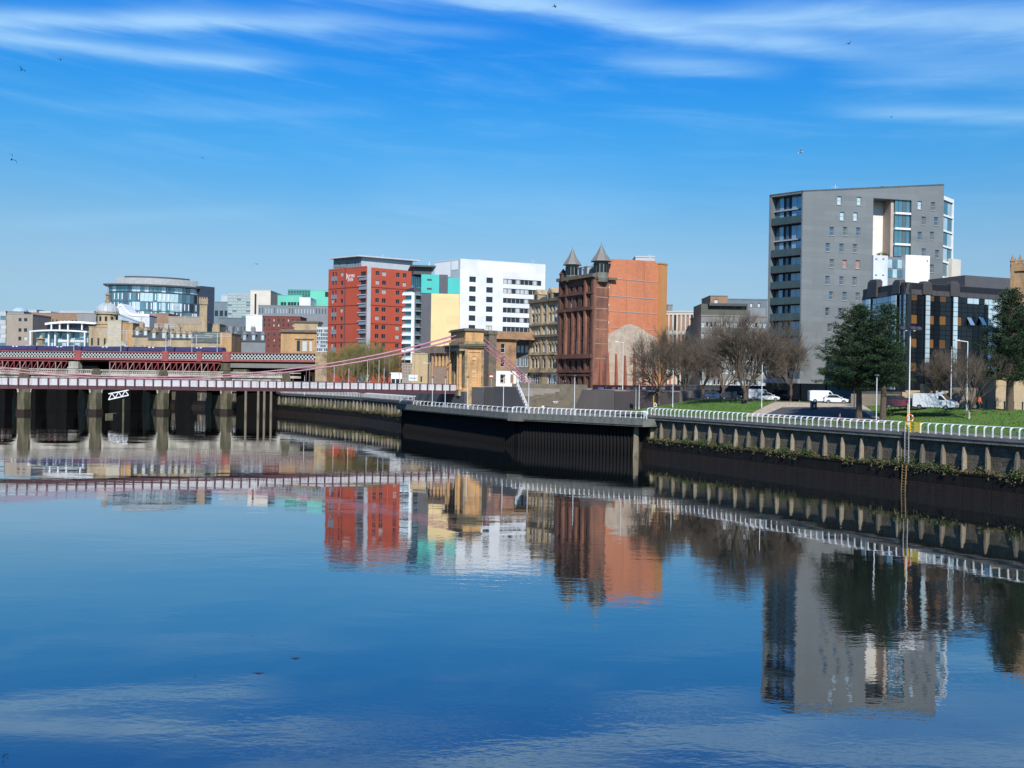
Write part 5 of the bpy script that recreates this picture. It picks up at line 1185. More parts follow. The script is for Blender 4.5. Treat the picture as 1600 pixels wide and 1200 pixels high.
# ornate yellow tenement
TM = M('soiled yellow sandstone', (.46, .36, .22), (.35, .27, .165), rough=.9, scale=.35, brick=(1.1, .45, .85), dirt=(.10, .08, .055), dirtscale=.3, streaks=1, bump=.3)
tL_, tR_ = xy(827.5, 251), xy(874, 239.3); ft = Fr(tL_, tR_, ZP); tn = mk('ornate_tenement', (tL_ + tR_)/2, ZP, 'ornate buff sandstone tenement with tall arched windows left of the red turreted building', 'tenement')
He = ft.Z(850, 468)
bays = [(829.5, 833.5), (835, 838.5), (840, 843), (847.5, 851.5), (856.5, 860), (861.5, 865), (866.5, 870)]
rws = [(477, 487.5), (490, 503), (514, 523), (538, 550), (560, 575)]
wt = []
for a, b_ in bays:
    for ya, yb_ in rws:
        wt.append((ft.U(a), ft.U(b_), ft.Z(850, yb_), ft.Z(850, ya)))
shop = [(ft.U(828.5), ft.U(842), ft.Z(850, 601), ft.Z(850, 584)), (ft.U(855.5), ft.U(871), ft.Z(850, 603), ft.Z(850, 584))]
m2 = wall_mb(ft.W, He, wt + shop, .35); fobj('wall', m2, TM, tn, ft)
add_windows(tn, ft, wt, FRW, G_DARK, nz=2, curtain=.25, inset=.2); add_windows(tn, ft, shop, WHITE, G_BLUE, nx=4, nz=3, curtain=0)
for y, h, o_ in ((470, .7, .7), (508, .4, .45), (525, .6, .7), (553.5, .4, .4), (580, .7, .6)):
    m2 = MB(); m2.box(-.1, ft.W + .1, -o_, -.003, ft.Z(850, y) - h/2, ft.Z(850, y) + h/2); fobj('string_course', m2, SOOT if y in (470, 525, 508) else TM, tn, ft)
for a, b_ in bays:
    u = (ft.U(a) + ft.U(b_))/2; hw_ = (ft.U(b_) - ft.U(a))/2 + .12
    for ya in (538, 560):
        z = ft.Z(850, ya); m2 = MB(); pts = [(u + (hw_ + .1)*math.cos(t_), z + (hw_ + .1)*.9*math.sin(t_)) for t_ in [math.pi*k/8 for k in range(9)]]
        m2.loft([[(x, -.22, zz_), (x, -.004, zz_), ((x - u)*.72 + u, -.004, (zz_ - z)*.72 + z), ((x - u)*.72 + u, -.22, (zz_ - z)*.72 + z)] for x, zz_ in pts]); fobj('arch_hood', m2, TM, tn, ft)
for px in (828, 845.5, 854, 873.3):
    m2 = MB(); m2.box(ft.U(px) - .35, ft.U(px) + .35, -.3, -.004, ft.Z(850, 578), He - .4); fobj('pilaster', m2, TM, tn, ft)
m2 = MB(); m2.box(.02, ft.W, .4, 12, 0, He); fobj('body', m2, TM, tn, ft)
m2 = MB(); zr_ = ft.Z(872, 449); m2.loft([[(0, 0, He), (0, 5, zr_ - 1.5), (0, 11, zr_ - 1.5), (0, 12, He)], [(ft.W, 0, He), (ft.W, 3.2, zr_), (ft.W, 11, zr_), (ft.W, 12, He)]]); fobj('mansard_roof', m2, SLATE, tn, ft)
for px in (836, 857):
    m2 = MB(); u = ft.U(px); m2.box(u - 1.1, u + 1.1, -.1, 3, He, He + 1.5); m2.loft([[(u - 1.3, -.1, He + 1.5), (u, -.1, He + 2.9), (u + 1.3, -.1, He + 1.5)], [(u - 1.3, 3, He + 1.5), (u, 3, He + 2.9), (u + 1.3, 3, He + 1.5)]]); dm = fobj('dormer', m2, TM, tn, ft)
    m2 = MB(); m2.box(u - .45, u + .45, -.16, -.104, He + .2, He + 1.5); fobj('window', m2, G_DARK, dm, ft)
for px, yt in ((861, 441), (849, 452)):
    u = ft.U(px); m2 = MB(); m2.box(u - 1.0, u + 1.2, 5.5, 7, He, ft.Z(px, yt)); ch = fobj('chimney', m2, TM, tn, ft)
    for q in range(4): m3 = MB(); m3.lathe([(.17, ft.Z(px, yt)), (.14, ft.Z(px, yt) + .7)], 6, u - .75 + q*.55, 6.2); fobj('chimney_pot', m3, SAND2, ch, ft)

# ------------------------------------------------------------------ red sandstone building with two turrets
RS = M('sooty red sandstone', (.175, .078, .052), (.075, .038, .029), rough=.9, scale=.4, brick=(1.1, .45, .8), dirt=(.055, .03, .024), dirtscale=.35, streaks=1, bump=.4)
RS2 = M('cleaner red sandstone', (.31, .135, .082), (.165, .07, .048), rough=.9, scale=.5, brick=(1.1, .45, .8), dirt=(.11, .05, .035), dirtscale=.5, streaks=1, bump=.3)
GAB = M('orange painted brick gable', (.58, .215, .105), (.51, .18, .085), rough=.85, scale=.25, brick=(.9, .35, .88), dirt=(.42, .14, .07), dirtscale=.22, streaks=1)
sL, sC, sR = xy(872, 239.2), xy(926, 226), xy(1036, 237.5)
rs = mk('red_turreted_building', sC, ZP, 'tall dark red sandstone building with two pointed turrets and a plain orange gable', 'building')
fs, fgb = Fr(sL, sC, ZP), Fr(sC, sR, ZP)
Hs = fs.Z(926, 433.5)
z_ = lambda y: fs.Z(900, y)
rowsr = [(447, 456), (464, 480), (490, 505), (515, 527), (537, 550), (562, 577)]
colsA = [(876.5, 880), (918.5, 922.5)]; colsB = [(888.5, 892.5), (897, 901.5), (906.5, 911)]
wsr = []
for a, b_ in colsA: wsr += [(fs.U(a), fs.U(b_), z_(d), z_(c)) for c, d in rowsr]
for a, b_ in colsB: wsr += [(fs.U(a), fs.U(b_), z_(d), z_(c)) for c, d in ((447, 456), (464, 480), (489, 508), (510, 530), (532, 552), (563, 578))]
arches = [(fs.U(a), fs.U(b_), z_(606), z_(589)) for a, b_ in ((877, 881.5), (888, 893.5), (898, 902.5), (907, 912), (918, 922.5))]
m2 = wall_mb(fs.W, Hs, wsr + arches, .45); fobj('wall', m2, RS, rs, fs)
add_windows(rs, fs, wsr, M('brown window frame', (.10, .06, .045)), G_DARK, nz=2, curtain=.12, inset=.3); add_windows(rs, fs, arches, DKGREY, G_BLACK, curtain=0, inset=.35)
for y, h, o_ in ((434.5, .8, .9), (460.5, .4, .5), (484, .8, .7), (557, 1.0, .9), (580.5, .5, .5), (586, .3, .35)):
    m2 = MB(); m2.box(-.2, fs.W + (.6 if y < 440 else .1), -o_, -.003, z_(y) - h/2, z_(y) + h/2); fobj('string_course', m2, RS if y != 434.5 else SOOT, rs, fs)
for px, y0, y1, o_ in ((874, 606, 436, .35), (884, 555, 486, .6), (894.8, 555, 486, .5), (904, 555, 486, .5), (914.5, 555, 440, .6), (924.5, 606, 436, .35), (884, 480, 440, .4), (884.5, 606, 560, .3), (914.8, 606, 560, .3)):
    m2 = MB(); u = fs.U(px); m2.box(u - .38, u + .38, -o_, -.004, z_(y0), z_(y1)); fobj('pilaster', m2, RS2 if o_ > .45 else RS, rs, fs)
for u, _, z0_, z1_ in [(w[0], 0, w[2], w[3]) for w in arches]:
    m2 = MB(); uc = u + .33; pts = [(uc + .62*math.cos(t_), z1_ + .5*math.sin(t_)) for t_ in [math.pi*k/8 for k in range(9)]]; m2.loft([[(x, -.2, zz_), (x, -.004, zz_), ((x - uc)*.6 + uc, -.004, (zz_ - z1_)*.6 + z1_), ((x - uc)*.6 + uc, -.2, (zz_ - z1_)*.6 + z1_)] for x, zz_ in pts]); fobj('arch_hood', m2, RS2, rs, fs)
# gable: red quoin strip, orange brick, ghost of a demolished house
Hg = fgb.Z(990, 406); ua = fgb.U(949)
m2 = MB(); m2.box(.02, ua, .0, .4, 0, fgb.Z(935, 437)); fobj('quoin_wall', m2, RS2, rs, fgb)
for k in range(22):
    if k % 2: m2 = MB(); z0_ = 6 + k*1.05; m2.box(ua + .003, ua + .35, .18, .4, z0_, z0_ + .5); fobj('quoin', m2, CREAM if k % 4 == 1 else RS2, rs, fgb)
ux = lambda px: fgb.U(px)
m2 = MB(); outline = [(ua, .0), (fgb.W, .0), (fgb.W, fgb.Z(1034, 428)), (ux(1031), fgb.Z(1031, 427)), (ux(1025), fgb.Z(1025, 411)), (ux(1021), fgb.Z(1021, 407.5)), (ux(956), fgb.Z(956, 404)), (ux(951), fgb.Z(951, 412)), (ua, fgb.Z(949, 425))]
m2.loft([[(x, .2, zz_) for x, zz_ in outline], [(x, 1.0, zz_) for x, zz_ in outline]]); fobj('gable', m2, GAB, rs, fgb)
for y in (437.5, 464.5, 488, 513.5): m2 = MB(); m2.box(ua, fgb.W, .12, .198, fgb.Z(990, y) - .1, fgb.Z(990, y) + .06); fobj('drip_course', m2, M('grey lead strip', (.35, .33, .32)), rs, fgb)
m2 = MB(); m2.box(.5, ux(959), -.75, .19, fgb.Z(940, 436.5), fgb.Z(940, 433)); fobj('cornice_return', m2, SOOT, rs, fgb)
for px in (977.5, 1005): m2 = MB(); m2.box(ux(px), ux(px) + .06, .16, .199, fgb.Z(990, 505), Hg - .4); fobj('joint', m2, M('dull red joint', (.36, .12, .06)), rs, fgb)
for y in (449, 464, 482, 500, 514, 537, 560): m2 = MB(); m2.box(.6, ua - .3, -.03, -.004, fgb.Z(935, y) - .1, fgb.Z(935, y) + .12); fobj('pale_course', m2, M('pale worn course', (.36, .24, .17), (.26, .15, .10)), rs, fgb)
gh = [(ux(950), .3), (ux(1035), .3), (ux(1035), fgb.Z(1000, 530)), (ux(1014), fgb.Z(1000, 521)), (ux(998), fgb.Z(1000, 511)), (ux(984), fgb.Z(1000, 507)), (ux(975), fgb.Z(1000, 509.5)), (ux(965), fgb.Z(1000, 516)), (ux(950), fgb.Z(1000, 525))]
m2 = MB(); m2.loft([[(x, .13, zz_) for x, zz_ in gh], [(x, .198, zz_) for x, zz_ in gh]]); fobj('old_gable_trace', m2, M('pale exposed rubble', (.52, .44, .34), (.42, .33, .25), rough=.95, scale=.6, brick=(.7, .35, .8), dirt=(.36, .22, .15), dirtscale=.5), rs, fgb)
for px, yt in ((937, 562), (946.5, 560), (949, 552), (962, 554), (976, 556), (990.5, 552), (1005, 548), (1020, 556), (1034, 556)):
    m2 = MB(); u = ux(px); m2.loft([[(u - .30, -.7, 0), (u + .30, -.7, 0), (u + .30, .12, 0), (u - .30, .12, 0)], [(u - .22, -.1, fgb.Z(990, yt)), (u + .22, -.1, fgb.Z(990, yt)), (u + .22, .12, fgb.Z(990, yt)), (u - .22, .12, fgb.Z(990, yt))]]); fobj('buttress', m2, M('rust red buttress', (.28, .09, .05), rough=.9), rs, fgb)
B_ = sL + sR - sC
m2 = MB(); m2.prism([sC + Vector((.2, .9)), sR + Vector((-.6, .6)), B_, sL + Vector((.3, .3))], ZP, ZP + Hs); obj('body', m2, GAB, rs)
m2 = MB(); q0 = sC + Vector((1.0, 2.4)); q1 = sR + Vector((-1.5, 1.2)); q3 = sL + Vector((2.0, .9)); m2.prism([q0, q1, B_, q3], ZP + Hs, ZP + Hs + 3.6, top=[q0 + Vector((.9, .9)), q1, B_, q3 + Vector((1.4, .5))]); obj('mansard_roof', m2, M('blue slate mansard', (.12, .14, .145), (.09, .10, .11), rough=.5, scale=.8), rs)
for px in (893, 899, 907): 
    m2 = MB(); u = fs.U(px); m2.box(u - .75, u + .75, 1.0, 3.4, Hs + .6, Hs + 3.0); m2.box(u - .9, u + .9, .9, 3.5, Hs + 3.0, Hs + 3.2); dm = fobj('dormer', m2, LTGREY, rs, fs)
    m2 = MB(); m2.box(u - .5, u + .5, .93, .985, Hs + .9, Hs + 2.8); fobj('window', m2, G_BLUE, dm, fs)
COPP = M('lead grey turret roof', (.20, .175, .15), (.13, .125, .12), rough=.6, scale=1.2, dirt=(.17, .21, .18), dirtscale=.6)
for px, D_, rr, ytip, yeave, yb_ in ((936.5, 227.5, 1.9, 380, 408.5, 437), (891.5, 235.5, 1.75, 387, 414, 434)):
    c = xy(px, D_); zf = lambda y: zat(px, y, D_)
    m2 = MB(); m2.lathe([(rr*.85, zf(yb_ + 4)), (rr*.95, zf(yb_)), (rr, zf(yb_) + .4), (rr*.92, zf(yb_) + .6), (rr*.92, zf(yeave)), (rr*1.1, zf(yeave) + .1)], 12); tu = obj('turret', m2, M('grey green turret cladding', (.17, .19, .16), (.13, .12, .10), rough=.7), rs, Matrix.Translation((c.x, c.y, 0)))
    m2 = MB(); m2.lathe([(rr*1.38, zf(yeave) - .05), (rr*1.25, zf(yeave) + .35), (rr*.62, zf((yeave*.55 + ytip*.45))), (.06, zf(ytip + 1)), (.04, zf(ytip - 3))], 8, a0=.3); obj('turret_roof', m2, COPP, rs, Matrix.Translation((c.x, c.y, 0)))
    for k in range(7):
        m2 = MB(); m2.box(-.3, .3, -rr*.98, -rr*.88, zf(yeave) - 2.6, zf(yeave) - .6); put('turret_window', m2.data('turret_window', G_BLACK), rs, Matrix.Translation((c.x, c.y, 0)) @ Matrix.Rotation((k - 3)*.52, 4, 'Z'))
c = xy(877.5, 237.5); m2 = MB(); zf = lambda y: zat(877, y, 237.5); m2.lathe([(.9, zf(440)), (.9, zf(430)), (1.1, zf(429)), (.08, zf(420))], 6); obj('pinnacle', m2, RS, rs, Matrix.Translation((c.x, c.y, 0)))
simp('gable_annex', 'narrow orange annex attached to the right edge of the orange gable', 1030, 1040, 412, 236, M('orange annex render', (.50, .24, .08), (.44, .21, .08)), D2=238, z0=ZP, dep=10)
simp('rooftop_plant', 'pale rooftop plant room above the orange gable', 990, 1020, 402, 243, LTGREY, z0=zat(990, 412, 243), dep=5)

# ------------------------------------------------------------------ behind the bare trees
simp('cream_office', 'cream office with vertical piers and orange lower strips behind the bare trees', 1037, 1096, 488, 250, M('cream cladding', (.55, .52, .46), (.48, .45, .40)), D2=247, nc=9, nr=4, fc=.55, frw=.8, span=(489, 612), curtain=.5, alt=M('orange blind', (.48, .20, .09)))
simp('distant_tower', 'thin grey towers on the skyline right of the orange gable', 1041, 1049, 477, 330, MIDGREY)
r, f, H = simp('concrete_office', 'grey concrete office with a dark recessed attic and white window strip', 1094, 1196, 494, 232, M('stained concrete', (.22, .21, .19), (.17, .165, .15), streaks=1, scale=.3), D2=232, nc=16, nr=6, fc=.7, frw=.45, span=(498, 606), curtain=.5, alt=G_PALE, fm=FRW)
m2 = MB(); m2.box(f.U(1104), f.U(1168), .8, 10, H, f.Z(1130, 478)); m2.box(f.U(1094), f.U(1104), .3, 10, H, f.Z(1130, 475)); fobj('attic', m2, M('dark ribbed attic', (.09, .095, .07), rough=.7), r, f)
m2 = MB(); m2.box(f.U(1106), f.U(1166), -.2, 9, f.Z(1130, 478), f.Z(1130, 474)); fobj('attic_roof', m2, DKGREY, r, f)
m2 = MB(); m2.box(f.U(1166), f.U(1196), 1, 10, H, f.Z(1130, 480)); fobj('plant_room', m2, MIDGREY, r, f)
simp('grey_skyline_block', 'grey and brown rooftop block on the skyline left of the grey tower', 1108, 1135, 463, 300, BROWNB, cols=[(1114, 1120)], rows=[(468, 474)], curtain=1)
simp('grey_skyline_block', 'dark slate rooftops with little dormers left of the grey tower', 1134, 1197, 468, 320, M('slate blue cladding', None), cols=[(1170, 1174), (1182, 1186)], rows=[(474, 480)], curtain=1)
simp('street_shops', 'dark street level shopfronts under the concrete office', 1040, 1198, 603, 205, DKGREY, D2=200, nc=18, nr=1, fc=.8, frw=.6, span=(606, 620), curtain=.3, dep=8)

# ------------------------------------------------------------------ grey tower
GT = M('grey tower cladding', (.182, .199, .20), (.16, .175, .177), rough=.55, scale=.12, streaks=1, dirt=(.155, .17, .175), dirtscale=.07, brick=(4.2, .95, .84))
gL, gC, gR = xy(1197.5, 175.6), xy(1250, 170.5), xy(1470, 176.5)
gt = mk('grey_tower', gC, ZS, 'tall grey clad apartment tower with a column of recessed balconies and a sloping roofline', 'tower block')
fa, fb_ = Fr(gL, gC, ZS), Fr(gC, gR, ZS)
Hl, Hr = fb_.Z(1250, 297), fb_.Z(1470, 287)
def g8(x, y): return 1240 + x*.1625, 280 + y*.1625
cen = [(440, 205), (630, 210), (1213, 250), (1340, 260), (467, 355), (595, 360), (1250, 400), (1370, 405), (367, 500), (495, 500), (622, 505), (1213, 545), (1330, 545), (328, 655), (460, 660), (590, 665), (1250, 705), (1380, 720), (367, 810), (492, 815), (617, 820), (1328, 860),
       (325, 970), (460, 975), (585, 980), (360, 1120), (490, 1125), (615, 1130), (325, 1275), (450, 1280), (345, 1430), (480, 1440), (320, 1585), (450, 1590), (345, 1740)]
gw_ = []; bright = G_PALE; pinkb = M('pink blind', (.38, .20, .18), rough=.6)
for i, (x, y) in enumerate(cen):
    px, py_ = g8(x, y); u, z = fb_.pix(px, py_)
    if z < 2: continue
    g_ = bright if i in (0, 1, 2, 4, 5) else (pinkb if i in (19, 20) else (GT if i in (9, 13, 14, 16, 22, 23, 24) and False else (G_BLUE if i % 3 else M('grey glass', (.16, .19, .19), rough=.1, metal=.4))))
    gw_.append((u - .42, u + .42, z - .75, z + .75, g_, 1, 2))
rec = (fb_.U(1360), fb_.U(1419.6), fb_.Z(1390, 401), fb_.Z(1390, 311))
m2 = wall_mb(fb_.W, Hl, [w[:4] for w in gw_] + [rec], .3)
m2.poly([(0, 0, Hl), (fb_.W, 0, Hl), (fb_.W, 0, Hr)]); fobj('wall', m2, GT, gt, fb_)
add_windows(gt, fb_, gw_, M('thin pale frame', (.35, .36, .35)), G_BLUE, curtain=0, fw=.07, inset=.16)
sd = MB(); sd.box(-.06, .9, -.1, .0, -.1, 0); sd = sd.data('sill', M('thin pale frame', None))
for w in gw_: put('sill', sd, gt, fb_.mat() @ Matrix.Translation((w[0], 0, w[2])))
# recess: side walls, cream back wall, glazed bay
CRW = M('pale stone cladding', (.78, .73, .66), (.72, .68, .61), rough=.7, scale=.2, brick=(2.2, .7, .93))
a, b_, z0_, z1_ = rec; DP = 3.0
m2 = MB(); m2.poly([(a, DP, z0_), (b_, DP, z0_), (b_, DP, z1_), (a, DP, z1_)]); fobj('recess_wall', m2, CRW, gt, fb_)
m2 = MB(); m2.poly([(a, .301, z0_), (a, DP, z0_), (a, DP, z1_), (a, .301, z1_)]); m2.poly([(b_, .301, z0_), (b_, DP, z0_), (b_, DP, z1_), (b_, .301, z1_)]); m2.poly([(a, .301, z1_), (b_, .301, z1_), (b_, DP, z1_), (a, DP, z1_)]); m2.poly([(a, .301, z0_), (b_, .301, z0_), (b_, DP, z0_), (a, DP, z0_)]); fobj('recess_lining', m2, GT, gt, fb_)
m2 = MB(); m2.box(fb_.U(1392) - .2, fb_.U(1395), .6, DP - .02, z0_, z1_ - .02); fobj('recess_fin', m2, M('tan stone', (.45, .36, .30)), gt, fb_)
m2 = MB(); m2.box(fb_.U(1367), fb_.U(1373), DP - .1, DP - .01, fb_.Z(1370, 331), fb_.Z(1370, 313)); fobj('window', m2, G_DARK, gt, fb_)
for y in (333, 357, 381.5):
    m2 = MB(); m2.box(fb_.U(1395), fb_.U(1419.3), .02, DP - .1, fb_.Z(1405, y) - .18, fb_.Z(1405, y) + .18); fobj('bay_band', m2, WHITE, gt, fb_)
ys = [311.5, 331.7, 334.3, 355.7, 358.3, 380.2, 382.8, 400.5]
for k in range(4):
    for q in range(4):
        x0, x1 = fb_.U(1395.5 + q*6), fb_.U(1395.5 + q*6 + 5.6); m2 = MB(); m2.box(x0, x1, .35, .45, fb_.Z(1405, ys[2*k+1]) + .03, fb_.Z(1405, ys[2*k]) - .03); fobj('bay_pane', m2, G_TEAL if q != 2 else M('grey glass', None), gt, fb_)
# white box below, jutting out
wx0, wx1, wx2, wx3 = fb_.U(1359), fb_.U(1381.5), fb_.U(1404.5), fb_.U(1442)
m2 = MB(); m2.box(wx0, wx1, -.5, -.01, 0, fb_.Z(1400, 400.8)); fobj('white_box', m2, M('shaded white cladding', (.62, .65, .68), rough=.6), gt, fb_)  # bluish grey paints the shade on this left part of the white box
m2 = MB(); m2.box(wx2, wx3, -1.4, -.01, 0, fb_.Z(1420, 400.2)); fobj('white_box', m2, WHITE, gt, fb_)
m2 = MB(); m2.box(wx1 + .01, wx2 - .01, -.3, -.01, 0, fb_.Z(1400, 404)); fobj('white_box', m2, MIDGREY, gt, fb_)
for k, y in enumerate((406, 421)):
    for q in range(3): x0 = wx1 + .1 + q*(wx2 - wx1)/3; m2 = MB(); m2.box(x0, x0 + (wx2 - wx1)/3 - .15, -.38, -.31, fb_.Z(1390, y + 13), fb_.Z(1390, y)); fobj('box_pane', m2, G_TEAL if (q + k) % 2 else G_PALE, gt, fb_)
for px, y in ((1362, 405), (1373, 405), (1362, 430), (1373, 430)): m2 = MB(); x0 = fb_.U(px); m2.box(x0, x0 + .35, -.56, -.501, fb_.Z(px, y) - .08, fb_.Z(px, y) + .08); fobj('vent', m2, BLACK, gt, fb_)
m2 = MB(); x0 = fb_.U(1437); m2.box(x0, x0 + .2, -1.46, -1.401, fb_.Z(1437, 409) - .12, fb_.Z(1437, 409) + .12); fobj('vent', m2, BLACK, gt, fb_)
for k, (du, h_) in enumerate(((.1, .4), (1.6, .6), (2.2, .9), (2.9, .7), (3.4, .45))):          # plants on the terrace
    m2 = MB(); leafcloud(m2, (wx0 + .3 + du, .9, fb_.Z(1400, 400.8) + h_*.5), h_*.55, 60, .12, rnd, [0]); fobj('terrace_plant', m2, LEAF3, gt, fb_)
# right hand glazed column and lower white block
fd_ = Fr(gR, xy(1485, 180), ZS)
m2 = MB(); m2.box(.01, fd_.W, .3, 8, 0, fd_.Z(1478, 309)); fobj('side_bay', m2, GT, gt, fd_)
m2 = MB(); m2.box(.01, fd_.W + .3, 0, 8.2, fd_.Z(1478, 313), fd_.Z(1478, 307)); m2.box(fd_.W - .1, fd_.W + .3, 0, 8, 0, fd_.Z(1478, 313)); fobj('side_bay_frame', m2, WHITE, gt, fd_)
for k in range(9):
    y = 337 + k*24.2; m2 = MB(); m2.box(.01, fd_.W - .11, 0, .6, fd_.Z(1478, y) - .17, fd_.Z(1478, y) + .17); fobj('side_band', m2, WHITE, gt, fd_)
    for q in range(2): m2 = MB(); m2.box(.05 + q*fd_.W/2, fd_.W/2 - .1 + q*fd_.W/2 - (.1 if q else 0), .15, .25, fd_.Z(1478, y - 1.6), fd_.Z(1478, y - 21)); fobj('side_pane', m2, (G_TEAL, G_PALE)[(k + q) % 2], gt, fd_)
m2 = MB(); f5 = Fr(xy(1484, 178), xy(1498, 180), ZS); m2.box(0, f5.W, 0, 6, 0, f5.Z(1490, 404)); fobj('white_wing', m2, CREAM, gt, f5)
# balcony face
fls = [323] + [347.2 + 25.05*k*1.0 for k in range(0)]
m2 = MB(); D_ = 1.6
m2.box(0, .45, 0, D_, 0, fa.Z(1198, 305.5)); m2.box(fa.W - .25, fa.W, 0, D_, 0, Hl - .02); fobj('balcony_frame', m2, GT, gt, fa)
m2 = MB(); zl_, zr_ = fa.Z(1198, 305), Hl; m2.mesh([(0, 0, zl_ - .5), (fa.W, 0, zr_ - .5), (fa.W, 0, zr_), (0, 0, zl_), (0, D_, zl_ - .5), (fa.W, D_, zr_ - .5), (fa.W, D_, zr_), (0, D_, zl_)], [(0,1,2,3),(7,6,5,4),(0,4,5,1),(3,2,6,7)]); fobj('balcony_head', m2, GT, gt, fa)
FLH = (fa.Z(1250, 346) - fa.Z(1250, 498.4))/6.1
ztop_ = fa.Z(1250, 346)
k = 1
zf = ztop_ + FLH*.93
levels_ = [(ztop_ + FLH*.9, 0)] + [(ztop_ - FLH*i*1.0165, 1 if i != 1 else 0) for i in range(0, 13)]
BAND = M('pale grey floor band', (.30, .32, .33), rough=.6)
for z, balc in levels_:
    if z < 1: continue
    m2 = MB(); m2.box(.451, fa.W - .251, (.0 if balc else .9), D_, z - .16, z + .1); fobj('floor_slab', m2, DKGREY if balc else BAND, gt, fa)
    if balc:
        for q in range(4): w4 = (fa.W - .8)/4; m2 = MB(); m2.box(.48 + q*w4, .44 + (q+1)*w4, .03, .06, z + .12, z + 1.15); fobj('balustrade_pane', m2, M('balustrade glass', (.06, .10, .105), rough=.05, metal=.3), gt, fa)
    for q, (a, b_) in enumerate(((.62, 1.35), (1.4, 2.2), (2.75, 3.3), (3.9, 4.9), (4.95, 5.9), (5.95, fa.W - .35))):
        m2 = MB(); m2.box(a, min(b_, fa.W - .3), D_ - .25, D_ - .15, z + .12, z + FLH*.9); fobj('balcony_pane', m2, (G_BLUE, M('sky blue glass', (.30, .44, .58), rough=.08, metal=.5), G_BLUE, M('sky blue glass', None), M('sky blue glass', None), G_DARK)[q], gt, fa)
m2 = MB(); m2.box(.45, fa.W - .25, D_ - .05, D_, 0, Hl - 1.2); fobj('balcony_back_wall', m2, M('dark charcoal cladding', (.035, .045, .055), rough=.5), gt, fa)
for px, k_, colr in ((1226, 3, WHITE), (1216, 7, WHITE), (1247, 3, ORNG), (1246, 7, ORNG)):
    m2 = MB(); z = levels_[k_][0]; u = fa.U(px); m2.lathe([(.2, z + .12), (.3, z + .6), (.15, z + .95)], 8, u, .5); fobj('balcony_pot', m2, colr, gt, fa)
B_ = gL + gR - gC
m2 = MB(); nL, nC = fa.w(0, -D_ - .02, 0).xy, fa.w(fa.W, -D_ - .02, 0).xy; q = [nC + Vector((.1, .2)) , fb_.w(fb_.W, -.4, 0).xy, B_, nL + (B_ - nL)*.001]
q[0] = fb_.w(.3, -DP - .1, 0).xy; q[1] = fb_.w(fb_.W - .1, -DP - .1, 0).xy; m2.prism([q[0], q[1], B_, nL], ZS, ZS + Hl - .1, top=None); obj('body', m2, GT, gt)
m2 = MB(); m2.mesh([(*gL, ZS + zl_), (*gC, ZS + Hl), (*gR, ZS + Hr), (*B_, ZS + Hr), (*gL, ZS + zl_ - .3), (*gC, ZS + Hl - .3), (*gR, ZS + Hr - .3), (*B_, ZS + Hr - .3)], [(0,1,2,3),(7,6,5,4),(0,4,5,1),(1,5,6,2),(2,6,7,3),(3,7,4,0)])
m2.v = [(x, y, z - .01) for x, y, z in m2.v]; obj('roof', m2, GT, gt)
m2 = MB(); m2.box(fb_.U(1378), fb_.U(1382), 1, 2, Hl, fb_.Z(1380, 289)); fobj('roof_vent', m2, DKGREY, gt, fb_)
m2 = MB(); m2.box(fa.U(1199), fa.W, -.5, 0, .3, 3.2); fobj('shopfront', m2, G_BLACK, gt, fa); m2 = MB(); m2.box(0, fb_.U(1290), -.5, 0, .3, 3.2); fobj('shopfront', m2, G_BLACK, gt, fb_)
m2 = MB(); m2.box(-.5, fa.W, -1.0, 0, 3.2, 4.0); fobj('fascia', m2, BAND, gt, fa)

# ------------------------------------------------------------------ black glass office
BR = M('brown metal mansard', (.062, .055, .05), (.05, .045, .042), rough=.5, scale=.3)
bL, bC, bR = xy(1345, 158), xy(1413, 146), xy(1640, 158)
bg_ = mk('black_glass_office', bC, ZS, 'black glass office building with brown metal mansard and bright vertical glass strips', 'office building')
f1, f2 = Fr(bL, bC, ZS), Fr(bC, bR, ZS)
SSILL = f2.Z(1430, 608)
rowsy = [461.5, 471, 478, 485, 493, 507, 515, 523, 530, 544, 552, 560, 567, 581, 589, 597, 609]
rz = [f2.Z(1450, y) for y in rowsy]; rz1 = [f1.Z(1400, y) for y in rowsy]
rz = [rz[0]] + rz[1:]
xs = [1413.3, 1421.7, 1430.5, 1441.5, 1448.5, 1457, 1466, 1475.5, 1484.6, 1491.6, 1500, 1509, 1518, 1527, 1536, 1542, 1549, 1556, 1563, 1572, 1582, 1592, 1602, 1613, 1624, 1638]
SKYG = M('sky reflecting glass', (.30, .42, .52), rough=.06, metal=.5)
DAMB = M('dim amber blind', (.12, .06, .025), rough=.3)
cache = {}
def gpanel(f, u0, u1, z0, z1, mt_, out=0.0, name='glass_panel'):
    key = (round(u1 - u0, 2), round(z1 - z0, 2), mt_.name)
    if key not in cache:
        m3 = MB(); m3.box(.035, round(u1 - u0, 2) - .035, -.05, .05, .035, round(z1 - z0, 2) - .035); cache[key] = m3.data(name, mt_)
    put(name, cache[key], bg_, f.mat() @ Matrix.Translation((u0, -out, z0)))
